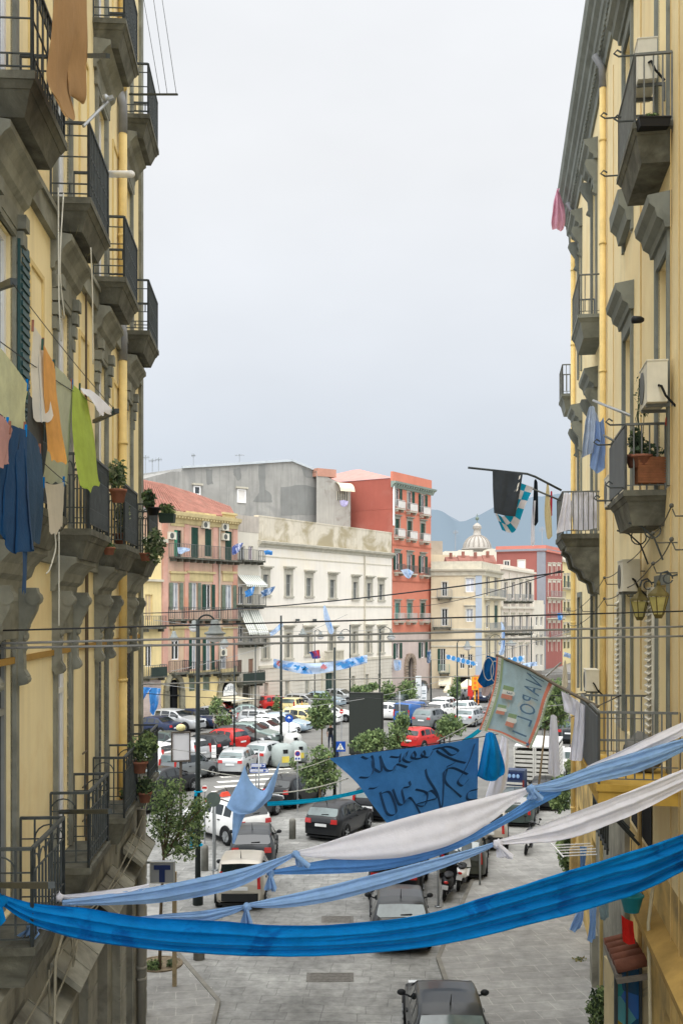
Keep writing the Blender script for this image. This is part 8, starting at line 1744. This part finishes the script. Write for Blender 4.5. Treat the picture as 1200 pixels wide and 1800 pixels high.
Y = 66; k = Y / F; t = thing('black_screen', 'large black public display screen standing in the square', 'screen', (at(643, HY, Y).x, Y, 0), rad(-6)); z0, z1 = CH - (1326 - HY) * k, CH - (1218 - HY) * k; b = MB(); b.box(-30 * k, 30 * k, 0, .5, z0, z1); b.build('casing', mat('black screen casing', '232623', .6, .1, 3), t); b = MB(); b.quad((-29.5 * k, -.006, z0 + .1), (26.5 * k, -.006, z0 + .1), (26.5 * k, -.006, z1 - .1), (-29.5 * k, -.006, z1 - .1)); b.build('panel', mat('unlit screen panel', '2e322e', .6, .06, 30), t)
b = MB()
for x in (-24, 24): b.box(x * k - .12, x * k + .12, .1, .4, 0, z0)
b.build('support', POLE_D, t)
def board(label, px, base, top, w_, m_, lines, Y=None, rot=0, name='notice_board'):
    g = ground(px, base) if Y is None else V((at(px, HY, Y).x, Y, 0)); k = g.y / F; t = thing(name, label, 'notice board', g, rad(rot), 'notice boards and panels'); z1 = CH - (top - HY) * k; z0 = max(.3, z1 - (base - top) * k * .82); b = MB(); b.box(-w_ / 2 * k, w_ / 2 * k, -.05, .05, z0, z1); b.build('panel', m_, t); b = MB()
    for e in (-.4, .4): b.bar((e * w_ * k, 0, 0), (e * w_ * k, 0, z0), .07)
    b.build('stand', IRON_G, t)
    b = MB()
    for i, (f, ln) in enumerate(lines): zz = z1 - (z1 - z0) * f; b.box(-w_ * .42 * k, (-.42 + .84 * ln) * w_ * k, -.056, -.051, zz - .035 * (z1 - z0), zz + .02 * (z1 - z0))
    b.build('printed_lines', RED_S if lines and lines[0][1] == .5 else mat('grey print', '7f8a8f', .7, .1, 3), t)
board('pale yellow notice board with red lines above the red car', 732, 1310, 1277, 17, mat('cream notice', 'e2d9b8', .7, .06, 2), [(.15, .5), (.3, .9), (.42, .9), (.54, .8), (.66, .9), (.88, .7)])
board('white parking ticket machine beside the bright red hatchback', 376, 1340, 1310, 8, WHITE_P, [(.2, .9), (.6, .9)], None, 0, 'ticket_machine'); board('tall white information panel right of the red tower', 745, 1258, 1206, 9, mat('pale panel', 'd5d8da', .6, .05, 2), [(.2, .8), (.3, .9), (.5, .8)], 96)
board('second white information panel with a blue disc right of the red tower', 735, 1262, 1188, 10, mat('pale panel'), [(.3, .8), (.7, .9)], 100); board('white folding easel board standing on the far pavement before the pink house', 424, 1277, 1254, 13, WHITE_P, [(.5, .9)], None, 20, 'easel_board')
board('blue grey barrier panel on stands by the pink house bar', 372, 1256, 1238, 20, mat('striped bar cloth', '8fa3b8', .8, .2, 6), [(.3, .9), (.6, .9)], 93)
def bell(label, px, base, top, wpx, m_=GREY_P):
    g = ground(px, base); k = g.y / F; w_, h = wpx * k / 2, (base - top) * k; t = thing('recycling_container', label, 'recycling container', g, rad(20), 'recycling containers'); b = MB(); b.lathe([(w_ * .96, .12), (w_, h * .4), (w_ * .98, h * .66), (w_ * .82, h * .88), (w_ * .45, h * .98), (.02, h)], (0, 0, 0), 18); b.build('shell', m_, t, True); b = MB(); b.box(-w_ * .2, w_ * .2, -w_ * .99, -w_ * .8, h * .62, h * .78); b.build('opening', BLACK_P, t); b = MB(); b.bar((0, 0, h - .05), (0, 0, h + .12), .08); b.build('hook', IRON_G, t)
    b = MB(); b.box(-w_ * .3, w_ * .3, -w_ * 1.03, -w_ * .9, h * .25, h * .5); b.build('sticker', mat('yellow sticker', 'cdbb52', .6, .1, 3), t)
bell('large grey recycling container behind the silver hatchbacks, left one', 496, 1348, 1306, 42); bell('grey recycling container right of the large one, yellow sticker facing out', 524, 1340, 1302, 34); bell('pale recycling container furthest back with dark scribbles', 515, 1318, 1288, 34, mat('pale container', 'c9cac6', .6, .1, 2))
t = thing('traffic_light', 'yellow traffic light on a yellow pole in the far street', 'traffic light', (at(834, HY, 94).x, 94, 0)); b = MB(); b.tube([(0, 0, 0), (0, 0, 3.2)], .09, 8); b.build('pole', mat('traffic yellow', 'd99a2b', .5, .08, 3), t); b = MB(); b.box(-.28, .28, -.2, .2, 2.3, 3.6); b.build('housing', mat('traffic yellow'), t); b = MB()
for z in (2.55, 2.95, 3.35): b.disc((0, -.205, z), (0, -1, 0), .13, 14)
b.build('lens', mat('orange lens', 'd9692c', .4, .08, 4), t)
for (lb, px, Y, z0, z1, wp, m_) in (('orange bus stop panel behind the yellow traffic light', 840, 98, 2.2, 3.4, 14, mat('orange panel', 'd8742f', .5, .06, 2)), ('red panel left of the yellow traffic light', 826, 98, 1.4, 2.4, 9, RED_S)):
    k = Y / F; b = MB(); x = at(px, HY, Y).x; b.box(x - wp * k / 2, x + wp * k / 2, Y - .1, Y + .1, z0, z1); b.bar((x, Y, 0), (x, Y, z0), .1); b.build('street_panel', m_, None, False, lb, 'panel')
def parasol(label, px, top, Y, w_, m_):
    k = Y / F; x = at(px, HY, Y).x; z = CH - (top - HY) * k; t = thing('market_parasol', label, 'parasol', (x, Y, 0), 0, 'parasols and market roofs in the far street'); b = MB(); w = w_ * k / 2; b.fru((-w, w, -w, w), z - .75, (-w * .12, w * .12, -w * .12, w * .12), z); b.box(-w, w, -w, w, z - .95, z - .751); b.build('canopy', m_, t); b = MB(); b.tube([(0, 0, 0), (0, 0, z)], .05, 6); b.build('pole', ALU, t)
parasol('wide cream market parasol left of the dark blue flag', 822, 1194, 108, 34, mat('cream canvas')); parasol('small cream parasol by the tan corner house', 786, 1202, 112, 14, mat('cream canvas'))
awning(KB, 771, 793, 1190, 1203, 1.4, 'cream shop awning on the tan corner house', mat('cream canvas'))
for i, (px, py, Y, wp) in enumerate(((905, 1178, 118, 90), (930, 1190, 104, 100), (962, 1182, 92, 90), (985, 1200, 80, 70), (950, 1206, 74, 80))):
    k = Y / F; p = at(px, py, Y); t = thing('market_roof', ('furthest', 'second furthest', 'middle', 'second nearest', 'nearest')[i] + ' dark market stall roof of tarpaulin on poles right of the printed banner', 'market stall', (p.x, p.y, 0), rad(-12), 'parasols and market roofs in the far street'); w = wp * k / 2; b = MB(); b.ext([(-1.5, p.z - .5), (0, p.z), (1.5, p.z - .5), (1.5, p.z - .56), (0, p.z - .06), (-1.5, p.z - .56)], 'x', -w, w); b.build('roof', mat('dark tarpaulin', '4d4a45', .8, .25, 2, .2), t); b = MB()
    for x in (-w * .9, w * .9):
        for y in (-1.4, 1.4): b.bar((x, y, 0), (x, y, p.z - .5), .07)
    b.build('frame', IRON_G, t)
# overhead wires
GW2 = 'ropes and wires over the street'
for (lb, y0, y1, r_, m_) in (('upper thin black cable spanning from the left to the right building', 1109, 1074, .011, WIRE), ('middle thick grey cable spanning the street', 1131.5, 1101, .016, mat('grey cable', '7a7b79', .6, .1, 3)), ('lower thick grey cable spanning the street', 1139.5, 1118, .016, mat('grey cable'))):
    Ya, Yb = 11.6, 14.3; dup_rope('overhead_cable', lb, sag(at(-18, y0, Ya), at(1212, y1, Yb), .0, 24), r_, m_, 'cable', GW2)
for i, (px0, py0, Y0, px1, py1, Y1, sg, r_) in enumerate(((243, 1203, 24, 1052, 1183, 60, .0, .02), (250, 1078, 60, 990, 1005, 36, .3, .03), (257, 1219, 40, 640, 1226, 62, .2, .016), (640, 1226, 62, 1040, 1218, 30, .2, .016), (245, 1308, 26, 460, 1330, 50, .1, .008), (262, 1200, 70, 700, 1232, 66, .3, .018), (270, 1255, 60, 560, 1240, 66, .3, .014), (700, 1232, 66, 1000, 1238, 36, .3, .014), (560, 1240, 60, 780, 1195, 80, .2, .016), (270, 1090, 70, 690, 1105, 100, .5, .02), (690, 1065, 100, 985, 1003, 36, .5, .02), (300, 1180, 70, 610, 1080, 95, .5, .02), (757, 1160, 90, 1000, 1110, 60, .4, .02), (1000, 1262, 30, 1090, 1222, 17, .02, .01))):
    names = ('leftmost pale', 'long sagging', 'low dark', 'low right', 'thin near', 'pale crossing', 'slanting pale', 'right pale', 'rising thin', 'upper left', 'upper right', 'rising left', 'far right', 'short terrace'); dup_rope('overhead_cable', names[i] + ' wire strung over the square', sag(at(px0, py0, Y0), at(px1, py1, Y1), sg, 14), r_, WIRE if i in (1, 2, 3, 10, 13) else mat('pale grey wire', '9b9b98', .6, .1, 3), 'cable', GW2)

# rooftop aerials
def aerial(label, px, base, top, Y, w_=9):
    g = at(px, base, Y); k = Y / F; t = thing('roof_aerial', label, 'aerial', g, 0, 'rooftop aerials'); b = MB(); h = (base - top) * k; b.tube([(0, 0, 0), (0, 0, h)], .05, 5); b.build('mast', ALU, t); b = MB(); b.bar((-w_ / 2 * k, 0, h * .88), (w_ / 2 * k, 0, h * .92), .05)
    for q in range(6): x = (-w_ / 2 + w_ * q / 5) * k; b.bar((x, -.3, h * .88 + q * .008), (x, .3, h * .88 + q * .008), .035); b.bar((x, 0, h * .80), (x, 0, h * .98), .035)
    b.build('antenna', ALU, t)
aerial('aerial furthest left above the terracotta roof', 256, 838, 800, 112, 12); aerial('second aerial above the terracotta roof', 268, 840, 806, 114, 11); aerial('tall aerial right of the two above the terracotta roof', 279, 838, 804, 116, 10); aerial('thin aerial standing on the left part of the grey party wall', 340, 828, 797, 118, 6); aerial('aerial on the highest part of the grey party wall', 421, 818, 798, 122, 14)
aerial('thin aerial left of the church dome', 800, 968, 932, 150, 8); aerial('lattice antenna mast right of the checkered flag', 952, 975, 925, 180, 10)
# ---------------------------------------------------------------- people
SKIN = mat('skin', 'b98a6d', .6, .08, 8); HAIR = mat('dark hair', '2b2320', .7, .15, 20)
def person(px, py, yaw, shirt, trousers, label, Y=None):
    g = ground(px, py) if Y is None else V((at(px, HY, Y).x, Y, 0)); t = thing('person', label, 'person', g, rad(yaw), 'people walking in the square')
    vs = [((0, 0, .96), .13), ((0, 0, 1.18), .125), ((0, .01, 1.38), .15), ((0, .02, 1.50), .06), ((0, .01, 1.60), .085), ((0, 0, 1.70), .075)]
    es = [(0, 1), (1, 2), (2, 3), (3, 4), (4, 5)]
    def add(p, r_, par): vs.append((p, r_)); es.append((par, len(vs) - 1)); return len(vs) - 1
    for e, st in ((-1, .12), (1, -.12)):
        a = add((e * .19, 0, 1.40), .055, 2); a = add((e * .24, -.02 - st * .3, 1.14), .043, a); a = add((e * .23, .06 - st, .92), .034, a); add((e * .23, .09 - st, .83), .03, a)
        a = add((e * .10, 0, .88), .095, 0); a = add((e * .11, .03 + st * .6, .50), .062, a); a = add((e * .11, st * 1.4, .09), .042, a); add((e * .12, .13 + st * 1.4, .04), .035, a)
    me = bpy.data.meshes.new('body'); me.from_pydata([v[0] for v in vs], es, []); o = bpy.data.objects.new('body', me); COL.objects.link(o)
    md = o.modifiers.new('skin', 'SKIN'); md.use_smooth_shade = True; sv = me.skin_vertices[0].data
    for i, (p, r_) in enumerate(vs): sv[i].radius = (r_, r_)
    sv[0].use_root = True; o.modifiers.new('sub', 'SUBSURF').levels = 1
    dg = bpy.context.evaluated_depsgraph_get(); m2 = bpy.data.meshes.new_from_object(o.evaluated_get(dg)); o.modifiers.clear(); o.data = m2; m2.materials.clear()
    for m_ in (SKIN, shirt, trousers, BLACK_P): m2.materials.append(m_)
    for p in m2.polygons:
        z = p.center.z; x = abs(p.center.x); p.material_index = 3 if z < .08 else 2 if z < .98 and x < .2 and not (x > .185 and z > .8) else 1 if .98 <= z < 1.48 and not (x > .2 and z < 1.2) else 0
    o.parent = t; b = MB(); b.ball((0, -.02, 1.70), (.095, .105, .10), 10, 8); b.build('hair', HAIR, t, True); return t
C_ = lambda n_, h: mat('clothing ' + n_, h, .85, .08, 8)
person(380, 1290, 20, C_('white', 'd9d6d2'), C_('grey', '6b6a6a'), 'person in a white shirt behind the bright red hatchback'); person(405, 1283, -30, C_('black', '1f2023'), C_('black', '1f2023'), 'person in black standing by the thin patchy tree')
person(531, 1266, 90, C_('yellow', 'd0a63a'), C_('blue', '3b4a68'), 'person in a yellow shirt beside the small cream car'); person(391, 1268, 0, C_('pink', 'c79a8e'), C_('navy', '2b3246'), 'person in a pink top under the bar awning')
person(581, 1316, 10, C_('black', '1f2023'), C_('navy', '2b3246'), 'person in dark clothes standing behind the tree left of the crossing sign'); person(976, 1296, 15, C_('white', 'd9d6d2'), C_('navy', '2b3246'), 'person in a white top and dark shorts behind the long white towel'); person(828, 1243, 30, C_('red', 'b23a30'), C_('navy', '2b3246'), 'person in red near the yellow traffic light')
